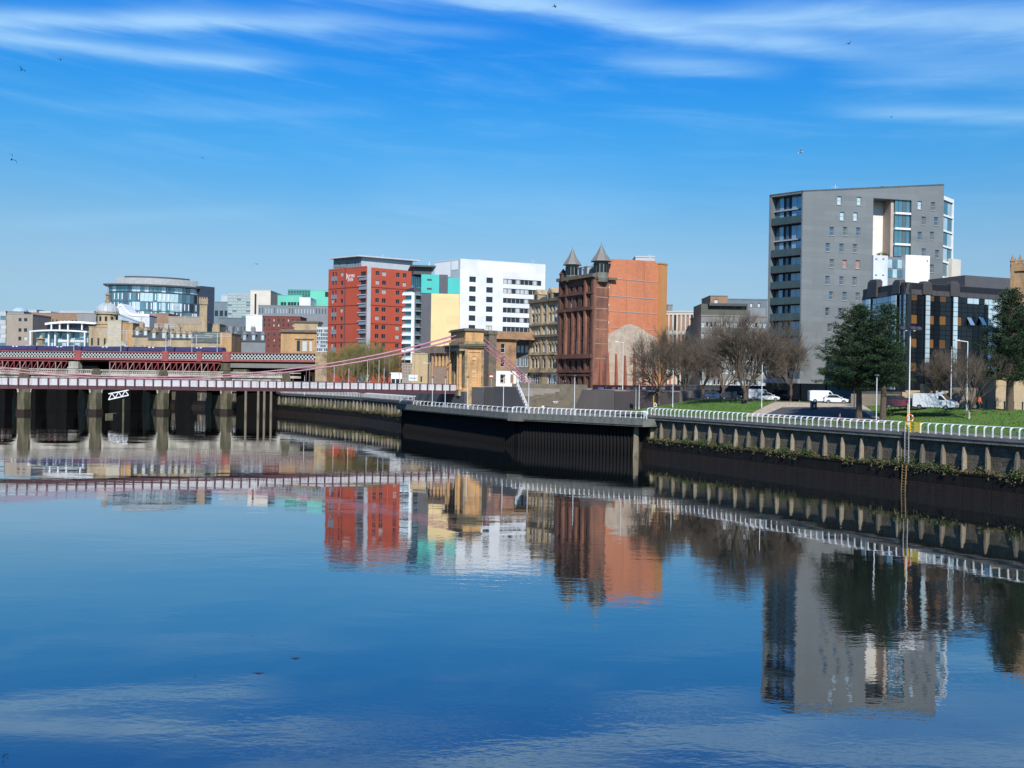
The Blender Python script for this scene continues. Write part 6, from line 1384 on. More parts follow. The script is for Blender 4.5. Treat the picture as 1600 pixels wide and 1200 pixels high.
for i in range(len(xs) - 1):
    u0, u1 = f2.U(xs[i]), f2.U(xs[i+1]); strip_ = xs[i] in (1441.5, 1484.6); pale = 1541 < xs[i] < 1560
    for j in range(len(rowsy) - 1):
        m_ = G_BLACK; y = rowsy[j]
        if strip_: m_ = G_PALE if y < 567 else (M('grey glass', None) if y < 585 else G_DARK)  # strips stand for tilted facets: reflected sky put in as pale colour
        elif pale: m_ = G_PALE if (y < 500 or rnd.random() < .6) else G_DARK
        elif y in (461.5, 493, 530, 567):
            if xs[i] in (1421.7, 1448.5, 1466, 1491.6) and not (y == 461.5 and False): m_ = G_AMBER if y in (493,) or (y == 530 and xs[i] in (1448.5, 1421.7)) else (DAMB if rnd.random() < .8 else G_BLACK)
            if y == 461.5 and xs[i] in (1509, 1518, 1536): m_ = G_PALE if xs[i] != 1527 else G_BLACK
        gpanel(f2, u0, u1, rz[j+1], rz[j], m_, .35 if strip_ else 0)
for px, w_2 in ((1509, .9), (1528, .85)):                  # two windows tilted open, sky glint put into their pale colour
    u = f2.U(px); m2 = MB(); za, zb = f2.Z(px, 508), f2.Z(px, 496); m2.mesh([(u, -.75, za), (u + w_2, -.75, za), (u + w_2 - .15, -.12, zb), (u - .12, -.12, zb), (u, -.70, za), (u + w_2, -.70, za), (u + w_2 - .15, -.07, zb), (u - .12, -.07, zb)], [(0,1,2,3),(7,6,5,4),(0,3,7,4),(1,5,6,2),(3,2,6,7),(0,4,5,1)]); fobj('open_window', m2, SKYG if px == 1509 else WHITE, bg_, f2)
xs1 = [1345.3, 1354, 1360.5, 1368, 1377, 1386, 1393.7, 1401.5, 1404, 1412.6]
for i in range(len(xs1) - 1):
    u0, u1 = f1.U(xs1[i]), f1.U(xs1[i+1]); st_ = xs1[i] in (1354, 1393.7)
    for j in range(len(rowsy) - 1):
        m_ = G_PALE if st_ else (SKYG if xs1[i] not in (1401.5,) else G_BLACK)
        if rowsy[j] > 545 and not st_: m_ = G_BLUE if rnd.random() < .6 else G_BLACK
        gpanel(f1, u0, u1, rz1[j+1], rz1[j], m_, .35 if st_ else 0)
for f, W_e, zt_ in ((f1, f1.W, rz1[0]), (f2, f2.W, rz[0])):
    h_ = f.Z(1410, 441.5) - zt_ if f is f1 else f.Z(1420, 440.5) - zt_
    n = max(3, round(W_e/1.55)); w = W_e/n; m2 = MB(); m2.mesh([(.03, -.12, 0), (w - .03, -.12, 0), (w - .03, .35, h_), (.03, .35, h_), (.03, .3, 0), (w - .03, .3, 0), (w - .03, .7, h_), (.03, .7, h_)], [(0,1,2,3),(0,3,7,4),(1,5,6,2),(3,2,6,7),(0,4,5,1),(4,7,6,5)]); dd = m2.data('mansard_panel', BR)
    for k in range(n): put('mansard_panel', dd, bg_, f.mat() @ Matrix.Translation((k*w, 0, zt_)))
    m2 = MB(); m2.box(.05, W_e - .05, .08, 1.0, 0, zt_ + h_ - .1); fobj('core', m2, BLACK, bg_, f)
for f, pxs in ((f1, ((1354, 1369), (1393, 1405))), (f2, ((1438, 1453), (1481, 1496)))):
    for a, b_ in pxs:
        u0, u1 = f.U(a), f.U(b_); zt_ = f.Z(1410, 458); m2 = MB(); hh_ = f.Z(a, 438.8) - zt_; e_ = (u1 - u0)*.22
        m2.loft([[(u0, -.3, zt_), (u1, -.3, zt_), (u1, .6, zt_), (u0, .6, zt_)], [(u0 + .1, -.15, zt_ + hh_ - .4), (u1 - .1, -.15, zt_ + hh_ - .4), (u1 - .1, .9, zt_ + hh_ - .4), (u0 + .1, .9, zt_ + hh_ - .4)], [(u0 + e_, -.05, zt_ + hh_), (u1 - e_, -.05, zt_ + hh_), (u1 - e_, .9, zt_ + hh_), (u0 + e_, .9, zt_ + hh_)]]); fobj('bay_hood', m2, BR, bg_, f)
B_ = bL + bR - bC
m2 = MB(); m2.prism([bC + Vector((0, 1.2)), bR - Vector((1, 0)), B_, bL + Vector((1, 0))], ZS, ZS + f2.Z(1420, 442)); obj('roof', m2, BR, bg_)
f6 = Fr(xy(1505, 160), xy(1600, 165), ZS); m2 = MB(); m2.box(0, f6.W, 0, 8, f2.Z(1420, 445) - .5, f6.Z(1510, 430)); fobj('plant_room', m2, M('dark grey ribbed panel', (.085, .085, .09), rough=.6), bg_, f6)
m2 = MB(); m2.box(0, f2.W, -.35, -.1, 0, f2.Z(1430, 610)); fobj('stone_base', m2, M('pale sandstone base', (.47, .36, .22), (.40, .31, .19), rough=.9, brick=(1.2, .5, .85)), bg_, f2)
m2 = MB(); m2.box(0, f1.W, -.35, -.1, 0, f1.Z(1400, 612)); fobj('stone_base', m2, M('pale sandstone base', None), bg_, f1)

# church at the right edge
CH = M('golden church sandstone', (.46, .30, .15), (.34, .21, .11), rough=.9, scale=.5, brick=(1, .45, .82), dirt=(.12, .08, .05), dirtscale=.4, streaks=1, bump=.4)
chh = mk('church', xy(1600, 140), ZS, 'golden sandstone gothic church tower with pinnacles, cut by the right edge', 'church')
f = Fr(xy(1579, 142), xy(1622, 140), ZS)
Hc = f.Z(1585, 424)
ws = [(f.W*.32, f.W*.44, f.Z(1590, 520), f.Z(1590, 480)), (f.W*.54, f.W*.66, f.Z(1590, 520), f.Z(1590, 480)), (f.W*.34, f.W*.48, f.Z(1590, 575), f.Z(1590, 545))]
m2 = wall_mb(f.W, Hc, ws, .4); fobj('tower', m2, CH, chh, f); add_windows(chh, f, ws, CH, G_BLACK, curtain=0, inset=.3)
m2 = MB(); m2.box(.02, f.W, .45, f.W, 0, Hc); fobj('tower_core', m2, CH, chh, f)
m2 = MB(); m2.box(-.25, f.W + .2, -.25, f.W, Hc, Hc + .6); m2.box(-.15, f.W + .1, -.15, .3, Hc + .6, Hc + 1.1); fobj('cornice', m2, CH, chh, f)
for k in range(5): m2 = MB(); u = k*f.W/4; m2.box(u - .3, u + .3, -.2, .2, Hc + 1.1, Hc + 1.7); fobj('merlon', m2, CH, chh, f)
for u, v_ in ((0, 0), (1.0, .1), (f.W/2, 0), (f.W, 0), (0, f.W)):
    m2 = MB(); zt_ = f.Z(1583, 401); m2.lathe([(.32, Hc), (.32, Hc + 1.4), (.4, Hc + 1.5), (.25, Hc + 1.7), (.03, zt_ + .3)], 6); obj('pinnacle', m2, CH, chh, f.mat() @ Matrix.Translation((u, v_, 0)))
for u in (0, f.W): m2 = MB(); m2.box(u - .35, u + .35, -.45, -.002, 0, Hc*.75); m2.box(u - .25, u + .25, -.3, -.004, Hc*.75, Hc); fobj('buttress', m2, CH, chh, f)
f = Fr(xy(1556, 131), xy(1660, 131), ZS); m2 = MB(); m2.box(0, f.W, 0, 6, 0, f.Z(1580, 592)); m2.box(-.2, f.W, -.2, 6, f.Z(1580, 592), f.Z(1580, 589)); fobj('low_wing', m2, M('pale sandstone base', None), chh, f)
f = Fr(xy(1410, 139), xy(1482, 138), ZS); rt_ = mk('forecourt_wall', f.w(5, 0, 0), ZS, 'low pale sandstone wall with a taller pier behind the parked white van', 'wall')
m2 = MB(); m2.box(0, f.W, 0, .6, 0, f.Z(1430, 613)); fobj('wall', m2, M('pale sandstone base', None), rt_, f); m2 = MB(); m2.box(f.U(1441), f.U(1455), -.2, 1.2, 0, f.Z(1448, 600)); fobj('pier', m2, M('pale sandstone base', None), rt_, f)
f = Fr(xy(1330, 142), xy(1410, 140), ZS); m2 = MB(); m2.box(0, f.W, 0, .5, 0, f.Z(1380, 616)); tag(obj('brick_wall', m2, M('dull brown stone', (.22, .18, .14), brick=(1, .4, .8)), None, f.mat()), 'low brown stone wall seen between the two dark conifer trunks', 'wall')
f = Fr(xy(1482, 137), xy(1556, 134), ZS); m2 = MB(); m2.box(0, f.W, 0, .5, 0, f.Z(1520, 606)); tag(obj('brick_wall', m2, M('dull brown stone', None), None, f.mat()), 'shaded brown stone wall behind the white trunked birch', 'wall')

# ------------------------------------------------------------------ raised plaza, ramps, steps
DW = M('dark brown retaining wall', (.062, .052, .048), (.078, .068, .062), rough=.85, scale=.4, streaks=1)
DW2 = M('dark grey retaining wall', (.075, .08, .085), (.06, .065, .07), rough=.85, scale=.4)
STEP = M('weathered brown steps', (.17, .14, .10), (.12, .10, .075), rough=.95, scale=.8, bump=.3, dirt=(.07, .07, .045), dirtscale=.5)
pz = [gz(560, 601, ZP), gz(757, 603, ZP)]
def wallseg(name, label, pa, Da, pb, Db, za, zb, th=.6, m=DW, top=None, cat='wall'):
    f = Fr(xy(pa, Da), xy(pb, Db), za); m3 = MB(); z1 = zb - za; z2 = (top - za) if top is not None else z1
    m3.loft([[(0, 0, 0), (0, th, 0), (0, th, z1), (0, 0, z1)], [(f.W, 0, 0), (f.W, th, 0), (f.W, th, z2), (f.W, 0, z2)]])
    return tag(obj(name, m3, m, None, f.mat()), label, cat), f
wallseg('retaining_wall', 'long dark grey retaining wall under the footbridge deck, left of its tower', 560, 258, 726, 206, 5.5, 9.0, m=DW2)
wallseg('retaining_wall', 'dark brown retaining wall between footbridge tower and stair', 757, 196, 800, 190, 5.5, ZP + .1, m=DW)
w_, f = wallseg('ramp_wall', 'dark brown ramp wall sloping down to the right beside the white stair railing', 772, 186, 822, 177, 5.5, ZP + .3, m=DW2, top=6.1)
# left wall keeps its height, then slopes
w_.data.clear_geometry() if False else None
m2 = MB(); x1 = f.U(806); m2.loft([[(0, 0, 0), (0, .6, 0), (0, .6, ZP + .3 - 5.5), (0, 0, ZP + .3 - 5.5)], [(x1, 0, 0), (x1, .6, 0), (x1, .6, ZP + .3 - 5.5), (x1, 0, ZP + .3 - 5.5)], [(f.W, 0, 0), (f.W, .6, 0), (f.W, .6, .7), (f.W, 0, .7)]])
w_.data = m2.data('ramp_wall', M('dark slate wall', (.065, .062, .065), (.08, .075, .075), rough=.85, scale=.4))
sr = mk('stair_railing', f.w(x1, .2, 5), 5.5, 'white railing sloping down the ramp wall beside the footbridge tower', 'railing')
for k in range(8):
    q = k/7; u = x1 + (f.W - x1)*q; z = (ZP + .3 - 5.5)*(1 - q) + .7*q; m2 = MB(); m2.bar((u, .3, z), (u, .3, z + 1.1), .12); fobj('post', m2, WHITE, sr, f)
for h_ in (.5, 1.1): m2 = MB(); m2.bar((x1, .3, ZP + .3 - 5.5 + h_), (f.W, .3, .7 + h_), .1); fobj('rail', m2, WHITE, sr, f)
st = mk('stone_steps', xy(860, 195), 6, 'broad flight of weathered stone steps climbing to the street between two dark walls', 'steps')
fs_ = Fr(xy(800, 184), xy(925, 184), 5.9); NSx = 13; rise = (ZP - 5.9)/NSx
for k in range(NSx):
    m2 = MB(); m2.box(0, fs_.W, k*1.15 + pan_r.uniform(-.02, .02), 34, k*rise + .004 if k else 0, (k + 1)*rise); fobj('step', m2, STEP, st, fs_)
m2 = MB(); m2.box(0, fs_.W, 12, 13, 2.5, ZP - 5.9 + .9); fobj('parapet', m2, STEP, st, fs_)
w_, f = wallseg('ramp_wall', 'dark brown wall with a sloping left end right of the stone steps', 897, 172, 960, 170, 5.5, 9.7, m=DW)
m2 = MB(); x1 = f.U(910); m2.loft([[(0, 0, 0), (0, .6, 0), (0, .6, .9), (0, 0, .9)], [(x1, 0, 0), (x1, .6, 0), (x1, .6, 4.6), (x1, 0, 4.6)], [(f.W, 0, 0), (f.W, .6, 0), (f.W, .6, 4.6), (f.W, 0, 4.6)]]); w_.data = m2.data('ramp_wall', M('dark brown retaining wall', None))
wallseg('retaining_wall', 'dark brown wall behind the lawn, under the hoarding', 955, 174, 1062, 178, 6, 9.9, m=M('dark purple brown wall', (.05, .04, .042)))
mb = MB(); P_ = [xy(757, 197), xy(800, 191), xy(925, 199.5), xy(960, 178), xy(1062, 181), xy(1100, 205), xy(1100, 260), xy(700, 270), xy(728, 214)]
mb.prism(P_, 6, ZP - .01); 
tag(obj('plaza', mb, PAVE, None), kind='structure')
# hoarding with coloured pictures
hb = mk('hoarding', xy(990, 196), ZP, 'long dark advertising hoarding with small coloured pictures along the street', 'hoarding')
f = Fr(xy(926, 200), xy(1062, 184), ZP - 1); m2 = MB(); m2.box(0, f.W, 0, .12, .5, f.Z(1000, 602.5)); fobj('board', m2, M('dark maroon board', (.035, .018, .022), rough=.5), hb, f)
cols2 = [(.08, .16, .45), (.35, .12, .2), (.45, .4, .42), (.3, .08, .1), (.12, .2, .4), (.5, .35, .4), (.3, .1, .2), (.15, .25, .5)]
for i, px in enumerate((935, 957, 966, 979, 990, 1004, 1018, 1034, 1048)):
    m2 = MB(); u = f.U(px); m2.box(u, u + (1.5 if i == 0 else .8), -.05, -.004, f.Z(px, 608.5), f.Z(px, 605)); fobj('picture', m2, M('hoarding picture %d' % (i % 8), cols2[i % 8], tuple(c*.3 for c in cols2[(i+3) % 8]), scale=2.2), hb, f)

m2 = MB(); p = xy(668, 312); zt_ = zat(668, 429, 312); m2.lathe([(.35, zt_), (.2, zt_ + 2), (.05, zat(668, 409, 312))], 6); tag(obj('rooftop_mast', m2, WHITE, None, Matrix.Translation((p.x, p.y, 0))), 'white pointed mast on the dark roof above the turquoise panels', 'mast')
for i, (px, D_, y0, y1) in enumerate(((1012, 241, 402, 396), (596, 338, 402, 397), (1300, 174, 293, 288), (830, 322, 411, 405), (288, 470, 505, 492), (220, 470, 505, 494))):
    p = xy(px, D_); m2 = MB(); za, zb_ = zat(px, y0, D_) - .4, zat(px, y1, D_); m2.bar((0, 0, za), (0, 0, zb_), .12); m2.bar((-.7, 0, zb_ - .5), (.7, 0, zb_ - .5), .06); m2.bar((-.5, 0, zb_ - 1.1), (.5, 0, zb_ - 1.1), .06)
    tag(obj('aerial', m2, GALV, None, Matrix.Translation((p.x, p.y, 0))), ('thin aerial on the roof behind the orange gable', 'thin aerial on the red hotel roof', 'thin aerial on the grey tower roof, left side', 'thin aerial at the right end of the white block roof', 'thin aerial among the sandstone roofs left of the square chimney tower', 'thin aerial among the roofs right of the domed tower')[i], 'aerial')
# ------------------------------------------------------------------ trees
BARK = M('brown bark', (.11, .08, .055), (.07, .055, .04), rough=.95, scale=3)
TWIG = M('bare brown twigs', (.125, .095, .068), (.085, .066, .05), rough=.95, scale=2)
TWIG2 = M('olive budding twigs', (.22, .20, .07), (.16, .13, .05), rough=.95, scale=2)
BIRCH = M('white birch bark', (.55, .50, .43), (.25, .20, .16), rough=.9, scale=4)
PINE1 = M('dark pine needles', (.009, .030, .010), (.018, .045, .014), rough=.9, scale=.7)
PINE2 = M('sunlit pine needles', (.036, .082, .020), (.024, .058, .015), rough=.9, scale=1.2)
def bare_tree_data(seed, H, spread, trunk_h, tr, twigm, trunkm, levels=6, density=1.0, fork=5, up=.25, minr=.011, levmul=.78):
    rnd = random.Random(seed); tk = MB(); br = MB()
    tk.tube([(0, 0, -.3), (0, 0, trunk_h*.5), (rnd.uniform(-.1, .1), rnd.uniform(-.1, .1), trunk_h)], [tr*1.35, tr, tr*.85], 8)
    def grow(p, d, Ln, r, lv):
        pts = [p]; dd = d.copy(); n = 3 if lv < 3 else 2
        for k in range(n):
            dd = (dd + Vector((rnd.gauss(0, .10), rnd.gauss(0, .10), rnd.gauss(.03, .07)))).normalized(); pts.append(pts[-1] + dd*Ln/n)
        rs = [max(minr, r*(1 - .45*k/n)) for k in range(n + 1)]
        br.tube(pts, rs, 5 if lv < 2 else 3)
        if lv >= levels: return
        m = rnd.choice((3, 4)) if lv < 2 else rnd.choice((2, 3, 3, 4)); m = int(round(m*density))
        for k in range(m):
            f = .35 + .65*(k + rnd.random())/m; i = min(n - 1, int(f*n)); q = pts[i].lerp(pts[i+1], f*n - i)
            ax = dd.orthogonal().normalized(); ax.rotate(Matrix.Rotation(rnd.uniform(0, 6.28), 3, dd)); nd = (dd*math.cos(.55) + ax*math.sin(.55)*rnd.uniform(.7, 1.3) + Vector((0, 0, up*.35))).normalized()
            grow(q, nd, Ln*levmul*rnd.uniform(.72, 1.1), max(minr, r*.58), lv + 1)
    for k in range(fork):
        a = 2*math.pi*(k + rnd.random()*.6)/fork; t_ = rnd.uniform(.3, .85) if k else .12
        d = Vector((math.cos(a)*math.sin(t_)*spread, math.sin(a)*math.sin(t_)*spread, math.cos(t_))).normalized()
        grow(Vector((0, 0, trunk_h*rnd.uniform(.75, 1))), d, (H - trunk_h)*.36*rnd.uniform(.85, 1.1), tr*.55, 1)
    zs = [v[2] for v in br.v]; s = (H - trunk_h)/(max(zs) - trunk_h)
    br.v = [(x*s, y*s, trunk_h + (z - trunk_h)*s) for x, y, z in br.v]
    return tk.data('trunk', trunkm), br.data('branches', twigm), max(max(abs(v[0]) for v in br.v), max(abs(v[1]) for v in br.v))
TV = [bare_tree_data(21 + i, 14.0, 1.5, 1.9, .38, TWIG, BARK, levels=6, density=1.36, levmul=.80) for i in range(3)]
TVO = bare_tree_data(31, 14.0, 1.3, 2.0, .33, TWIG2, BARK, levels=6, density=1.3, levmul=.80)
def bare_tree(px, ybase, ytop, halfw, D, var, label, group=None, rot=0, z=None, data=None):
    tk, br, hw0 = data or TV[var]; z = ground_z(xy(px, D)) if z is None else z
    p = xy(px, D); H = (zat(px, ytop, D) - z)*1.13; w = halfw*D/F
    r_ = empty('bare_tree', (p.x, p.y, z), rot, label, 'bare tree', group); s = H/14.0; sx = max(.6*s, min(1.7*s, w/hw0*1.4))
    for nm, d in (('trunk', tk), ('branches', br)):
        o = bpy.data.objects.new(nm, d); C.objects.link(o); o.parent = r_; o.scale = (sx, sx, s)
    return r_
bare_tree(1030, 625, 514, 46, 176, 0, 'bare spreading tree nearest the orange gable, leftmost on the lawn', rot=.4)
bare_tree(1098, 622, 517, 40, 178, 1, 'slimmer bare tree in front of the cream office, second from the left on the lawn', rot=2.1)
bare_tree(1165, 633, 495, 62, 160, 2, 'biggest dense bare tree in front of the concrete office', rot=1.1)
bare_tree(1130, 622, 505, 42, 186, 0, 'bare tree standing behind the gap between second and biggest tree', rot=4.0)
bare_tree(1236, 628, 493, 52, 165, 1, 'wide bare tree against the corner of the grey tower', rot=5.2)
bare_tree(1205, 626, 508, 44, 178, 2, 'bare tree behind the white van, in front of the balconies of the grey tower', rot=3.0)
bare_tree(1070, 622, 522, 38, 188, 2, 'small bare tree just right of the orange gable, behind the lawn', rot=5.0)
for i, (px, yt, hw_, D_) in enumerate(((538, 536, 34, 300), (572, 530, 38, 296), (606, 538, 36, 300), (590, 548, 30, 285), (556, 552, 28, 284))):
    bare_tree(px, 602, yt, hw_, D_, 0, ('leftmost olive budding tree at the foot of the red hotel', 'tallest olive budding tree below the hotel corner', 'rightmost olive budding tree below the hotel', 'small olive tree in front right below the red hotel', 'small olive tree in front left below the red hotel')[i], 'olive budding trees below the hotel', rot=i*1.3, z=7.2, data=TVO)
BD = bare_tree_data(45, 14.0, .85, 1.6, .22, TWIG, BIRCH, levels=6, fork=6, up=.5)
bd2 = xy(1515, 118)
bare_tree(1515, 652, 545, 52, 118, 0, 'birch with a pale white trunk and brown twiggy crown on the right lawn', rot=.8, data=BD)
bare_tree(1462, 640, 552, 34, 136, 2, 'small brown twiggy tree behind the white van, left of the birch', rot=2.6, z=ZS)

def conifer(px, D, ytop, halfw, label, seed, lean=0, ybot=600, trunk_r=.38, n_branch=120, wide=None, shape=0.75):
    rnd = random.Random(seed); p = xy(px, D); z = ground_z(p); H = zat(px, ytop, D) - z; w = halfw*D/F; zb_ = max(2.0, zat(px, ybot, D) - z)
    r_ = empty('conifer', (p.x, p.y, z), 0, label, 'conifer')
    m2 = MB(); m2.tube([(0, 0, -.3), (lean*.2, 0, H*.3), (lean*.6, 0, H*.7), (lean, 0, H*.96)], [trunk_r*1.2, trunk_r*.9, trunk_r*.5, .05], 8); obj('trunk', m2, BARK, r_, Matrix.Translation(r_.location))
    lf = MB(); bm_ = MB()
    for i in range(n_branch):
        f = (i + rnd.random())/n_branch; zz_ = zb_ + (H - zb_)*f*.985
        a = i*2.4 + rnd.uniform(-.4, .4); prof = (1 - f)**shape*(.72 + .28*min(1, f*5)) + .05
        Ln = w*prof*rnd.uniform(.7, 1.12); d = Vector((math.cos(a), math.sin(a), rnd.uniform(.02, .35) + .35*f)); d.normalize()
        x0 = Vector((lean*(zz_/H), 0, zz_)); tip = x0 + d*Ln; bm_.tube([x0, x0.lerp(tip, .6) + Vector((0, 0, -.05)), tip], [.07, .04, .02], 3)
        nc = max(2, int(Ln*2.2))
        for k in range(nc):
            g = .25 + .75*(k + .5)/nc; c = x0.lerp(tip, g) + Vector((rnd.gauss(0, .22), rnd.gauss(0, .22), rnd.gauss(0, .12)))
            r0 = rnd.uniform(.28, .55)*(.8 + .3*(1 - f)); nq = int(36*r0/.4)
            for _ in range(nq):
                q = Vector((rnd.gauss(0, .5), rnd.gauss(0, .5), rnd.gauss(0, .22)))*r0; t_ = (q.normalized() + d*.6 + Vector((0, 0, .35))).normalized(); u = t_.cross(Vector((rnd.gauss(0, 1), rnd.gauss(0, 1), rnd.gauss(0, 1)))).normalized(); s = rnd.uniform(.10, .2)
                b0 = c + q; lf.poly([b0 - u*s*.3, b0 + u*s*.3, b0 + t_*s*1.5], 1 if rnd.random() < (.42 if q.z > 0 else .06) else 0)  # lighter green favours the upper side, painting in light from above
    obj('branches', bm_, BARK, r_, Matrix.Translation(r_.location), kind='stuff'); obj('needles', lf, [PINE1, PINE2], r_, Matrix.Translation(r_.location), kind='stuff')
    return r_
conifer(1343, 127, 477, 78, 'left dark conifer of the pair, broad drooping crown over the paved square', 5, lean=-.3, ybot=612, n_branch=185, shape=.66)
conifer(1380, 124, 476, 46, 'right dark conifer of the pair, narrower crown beside the black glass office', 9, lean=.4, ybot=606, n_branch=135, shape=.5)
conifer(1578, 122, 452, 54, 'dark conifer at the right edge in front of the church tower', 14, ybot=598, n_branch=155, shape=.48, trunk_r=.45)
conifer(1600, 132, 490, 44, 'smaller dark conifer cut off by the right edge of the photograph', 17, ybot=596, n_branch=110, shape=.5)
# undergrowth at the foot of the pair
mb = MB(); rnd = random.Random(4); c = on_lawn(1388, 650); leafcloud(mb, (c.x, c.y, c.z + .3), 1.3, 260, .14, rnd, [0], .4); tag(obj('low_shrub', mb, LEAF3), 'low dark shrub between the trunks of the two conifers', 'shrub')

# ------------------------------------------------------------------ lamps, posts, bollards
LW = M('white lamp post paint', (.72, .73, .72), rough=.4)
def lamp(px, ytop, ybase, label, kind='plain', D=None, z=None, r=.062, group=None, mat=LW):
    if D is None: p = on_lawn(px, ybase); z0 = p.z; D = p.y; p = v2(p)
    else: p = xy(px, D); z0 = z if z is not None else ground_z(p)
    H = zat(px, ytop, D) - z0; root = mk('lamp_post', p, z0, label, 'lamp post', group); W0 = Matrix.Translation((p.x, p.y, z0))
    m2 = MB(); m2.lathe([(r*1.5, 0), (r*1.5, .6), (r, .7), (r*.8, H)], 8); obj('pole', m2, mat, root, W0)
    m2 = MB()
    if kind == 'plain': m2.lathe([(.10, H), (.32, H + .06), (.3, H + .16), (.12, H + .24)], 10); obj('lamp_head', m2, DKGREY, root, W0)
    elif kind == 'arm': m2.bar((0, 0, H), (-1.1, -.1, H + .12), .09); obj('arm', m2, mat, root, W0); m2 = MB(); m2.loft([[(-1.7, -.2, H + .08), (-1.0, -.2, H + .08), (-1.0, .12, H + .08), (-1.7, .12, H + .08)], [(-1.6, -.15, H + .24), (-1.05, -.15, H + .24), (-1.05, .08, H + .24), (-1.6, .08, H + .24)]]); obj('lamp_head', m2, LTGREY, root, W0)
    elif kind == 'triple':
        for k, x in enumerate((-.95, 0, .95)):
            m2 = MB(); m2.lathe([(.12, H - .1), (.42, H + .05), (.42, H + .3), (.2, H + .45)], 10, x, (0, -.6, 0)[k]); obj('lamp_head', m2, M('dark purple lamp', (.06, .05, .07), rough=.4), root, W0)
        m2 = MB(); m2.bar((-.95, 0, H - .05), (.95, 0, H - .05), .08); obj('arm', m2, mat, root, W0)
    elif kind == 'camera': m2.box(-.15, .15, -.15, .5, H, H + .3); obj('camera_head', m2, DKGREY, root, W0)
lamp(1370, 588, 0, 'white lamp post standing at the railing before the two conifers', D=on_line(1371, off(v2(Bq), 1.8), off(v2(A), 1.8)).y, z=ZW)
lamp(1051, 577, 637, 'white lamp post on the left lawn nearest the pile deck')
lamp(1190, 568, 637, 'white lamp post beside the left edge of the paved square')
lamp(1421, 516, 645, 'tall white mast with three dark lamp heads in front of the black glass office', 'triple', D=116, r=.085)
lamp(1511, 534, 0, 'tall pale street lamp with a side arm behind the birch', 'arm', D=121, z=ZS, r=.075)
lamp(1486, 545, 0, 'plain pale mast between white van and birch', 'camera', D=126, z=ZS, r=.065)
lamp(1335, 582, 0, 'short white post between square and parked cars', 'camera', D=130, z=ZS)
LPX = [(676, 590, 'deck'), (696, 590, 'deck'), (731, 590, 'deck'), (787, 588, 'deck'), (826.5, 590, 'deck'), (898, 588, 'deck')]
ordn = ['first', 'second', 'third', 'fourth', 'fifth', 'sixth']
for i, (px, yt, _) in enumerate(LPX):
    q = on_line(px, v2(K2) + Vector((1.6, 1.2)), v2(K1) + Vector((1.6, 1.5))) if px < 795 else on_line(px, v2(K1) + Vector((2.2, 2.0)), v2(K0) + n_in*2.4)
    lamp(px, yt, 0, ('white lamp post on the pile deck under the footbridge, left of two', 'white lamp post on the pile deck under the footbridge, right of two', 'white lamp post in front of the sandstone tower base', 'white lamp post in front of the dark ramp wall right of the sandstone tower', 'white lamp post at the foot of the white stair railing', 'white lamp post in front of the stone steps, by the bowed railing')[i], D=q.y, z=5.9)
lamp(973, 535, 0, 'tall thin lamp post in front of the orange gable', 'arm', D=192, z=ZP)
lamp(947, 558, 0, 'dark thin lamp post at the quoined edge of the red building', 'camera', D=196, z=ZP, mat=DKGREY)
lamp(999, 600, 0, 'short white pole beside the hoarding, right of two', 'camera', D=170, z=6.5)
lamp(994, 607, 0, 'short grey pole beside the hoarding, left of two', 'camera', D=171, z=6.5, mat=GALV)
lamp(671, 568, 0, 'white lamp post left of the colonnaded building', 'arm', D=250, z=7.2)
for i, (px, yt) in enumerate(((476, 588), (522, 572), (545, 575), (574, 562), (592, 562), (600, 575), (632, 548))):
    lamp(px, yt, 0, ('grey pole before the stone arcade, far left of the hotel trees', 'grey pole at the left edge of the hotel trees', 'thin grey pole among the hotel trees, left', 'tall pale pole in the middle of the hotel trees', 'tall pale pole right of the middle of the hotel trees', 'short grey pole right among the hotel trees', 'white pole in front of the balcony flats')[i], 'plain' if i % 2 else 'camera', D=268, z=6.6)
BOLL = M('black bollard paint', (.02, .02, .022), rough=.5)
m2 = MB(); m2.lathe([(.09, 0), (.09, .85), (.12, .9), (.1, 1.02), (.03, 1.08)], 8); bdta = m2.data('bollard', BOLL)
n = 0
for k in range(22):
    px = 1300 + k*14.2; q = on_line(px, off(v2(Bq), 28.0), off(v2(A), 28.0)); o = bpy.data.objects.new('bollard', bdta); C.objects.link(o); o.location = (q.x, q.y, ZS + .12); tag(o, 'black bollard in the row along the kerb behind the right lawn', 'bollard', 'black bollards along the street')
# litter bins
for px, yb_, lab in ((1271, 641, 'black litter bin on the paved square near the parked white van'), (882, 611, None)):
    if lab is None: continue
    p = on_lawn(px, yb_); root = mk('litter_bin', v2(p), p.z, lab, 'bin'); W0 = Matrix.Translation(p)
    m2 = MB(); m2.box(-.38, .38, -.38, .38, 0, 1.05); obj('bin_body', m2, BLACK, root, W0); m2 = MB(); m2.loft([[(-.45, -.45, 1.05), (.45, -.45, 1.05), (.45, .45, 1.05), (-.45, .45, 1.05)], [(-.3, -.3, 1.3), (.3, -.3, 1.3), (.3, .3, 1.3), (-.3, .3, 1.3)]]); obj('lid', m2, BLACK, root, W0)
    m2 = MB(); m2.box(-.12, .12, -.40, -.381, .45, .85); obj('sticker', m2, LTGREY, root, W0)
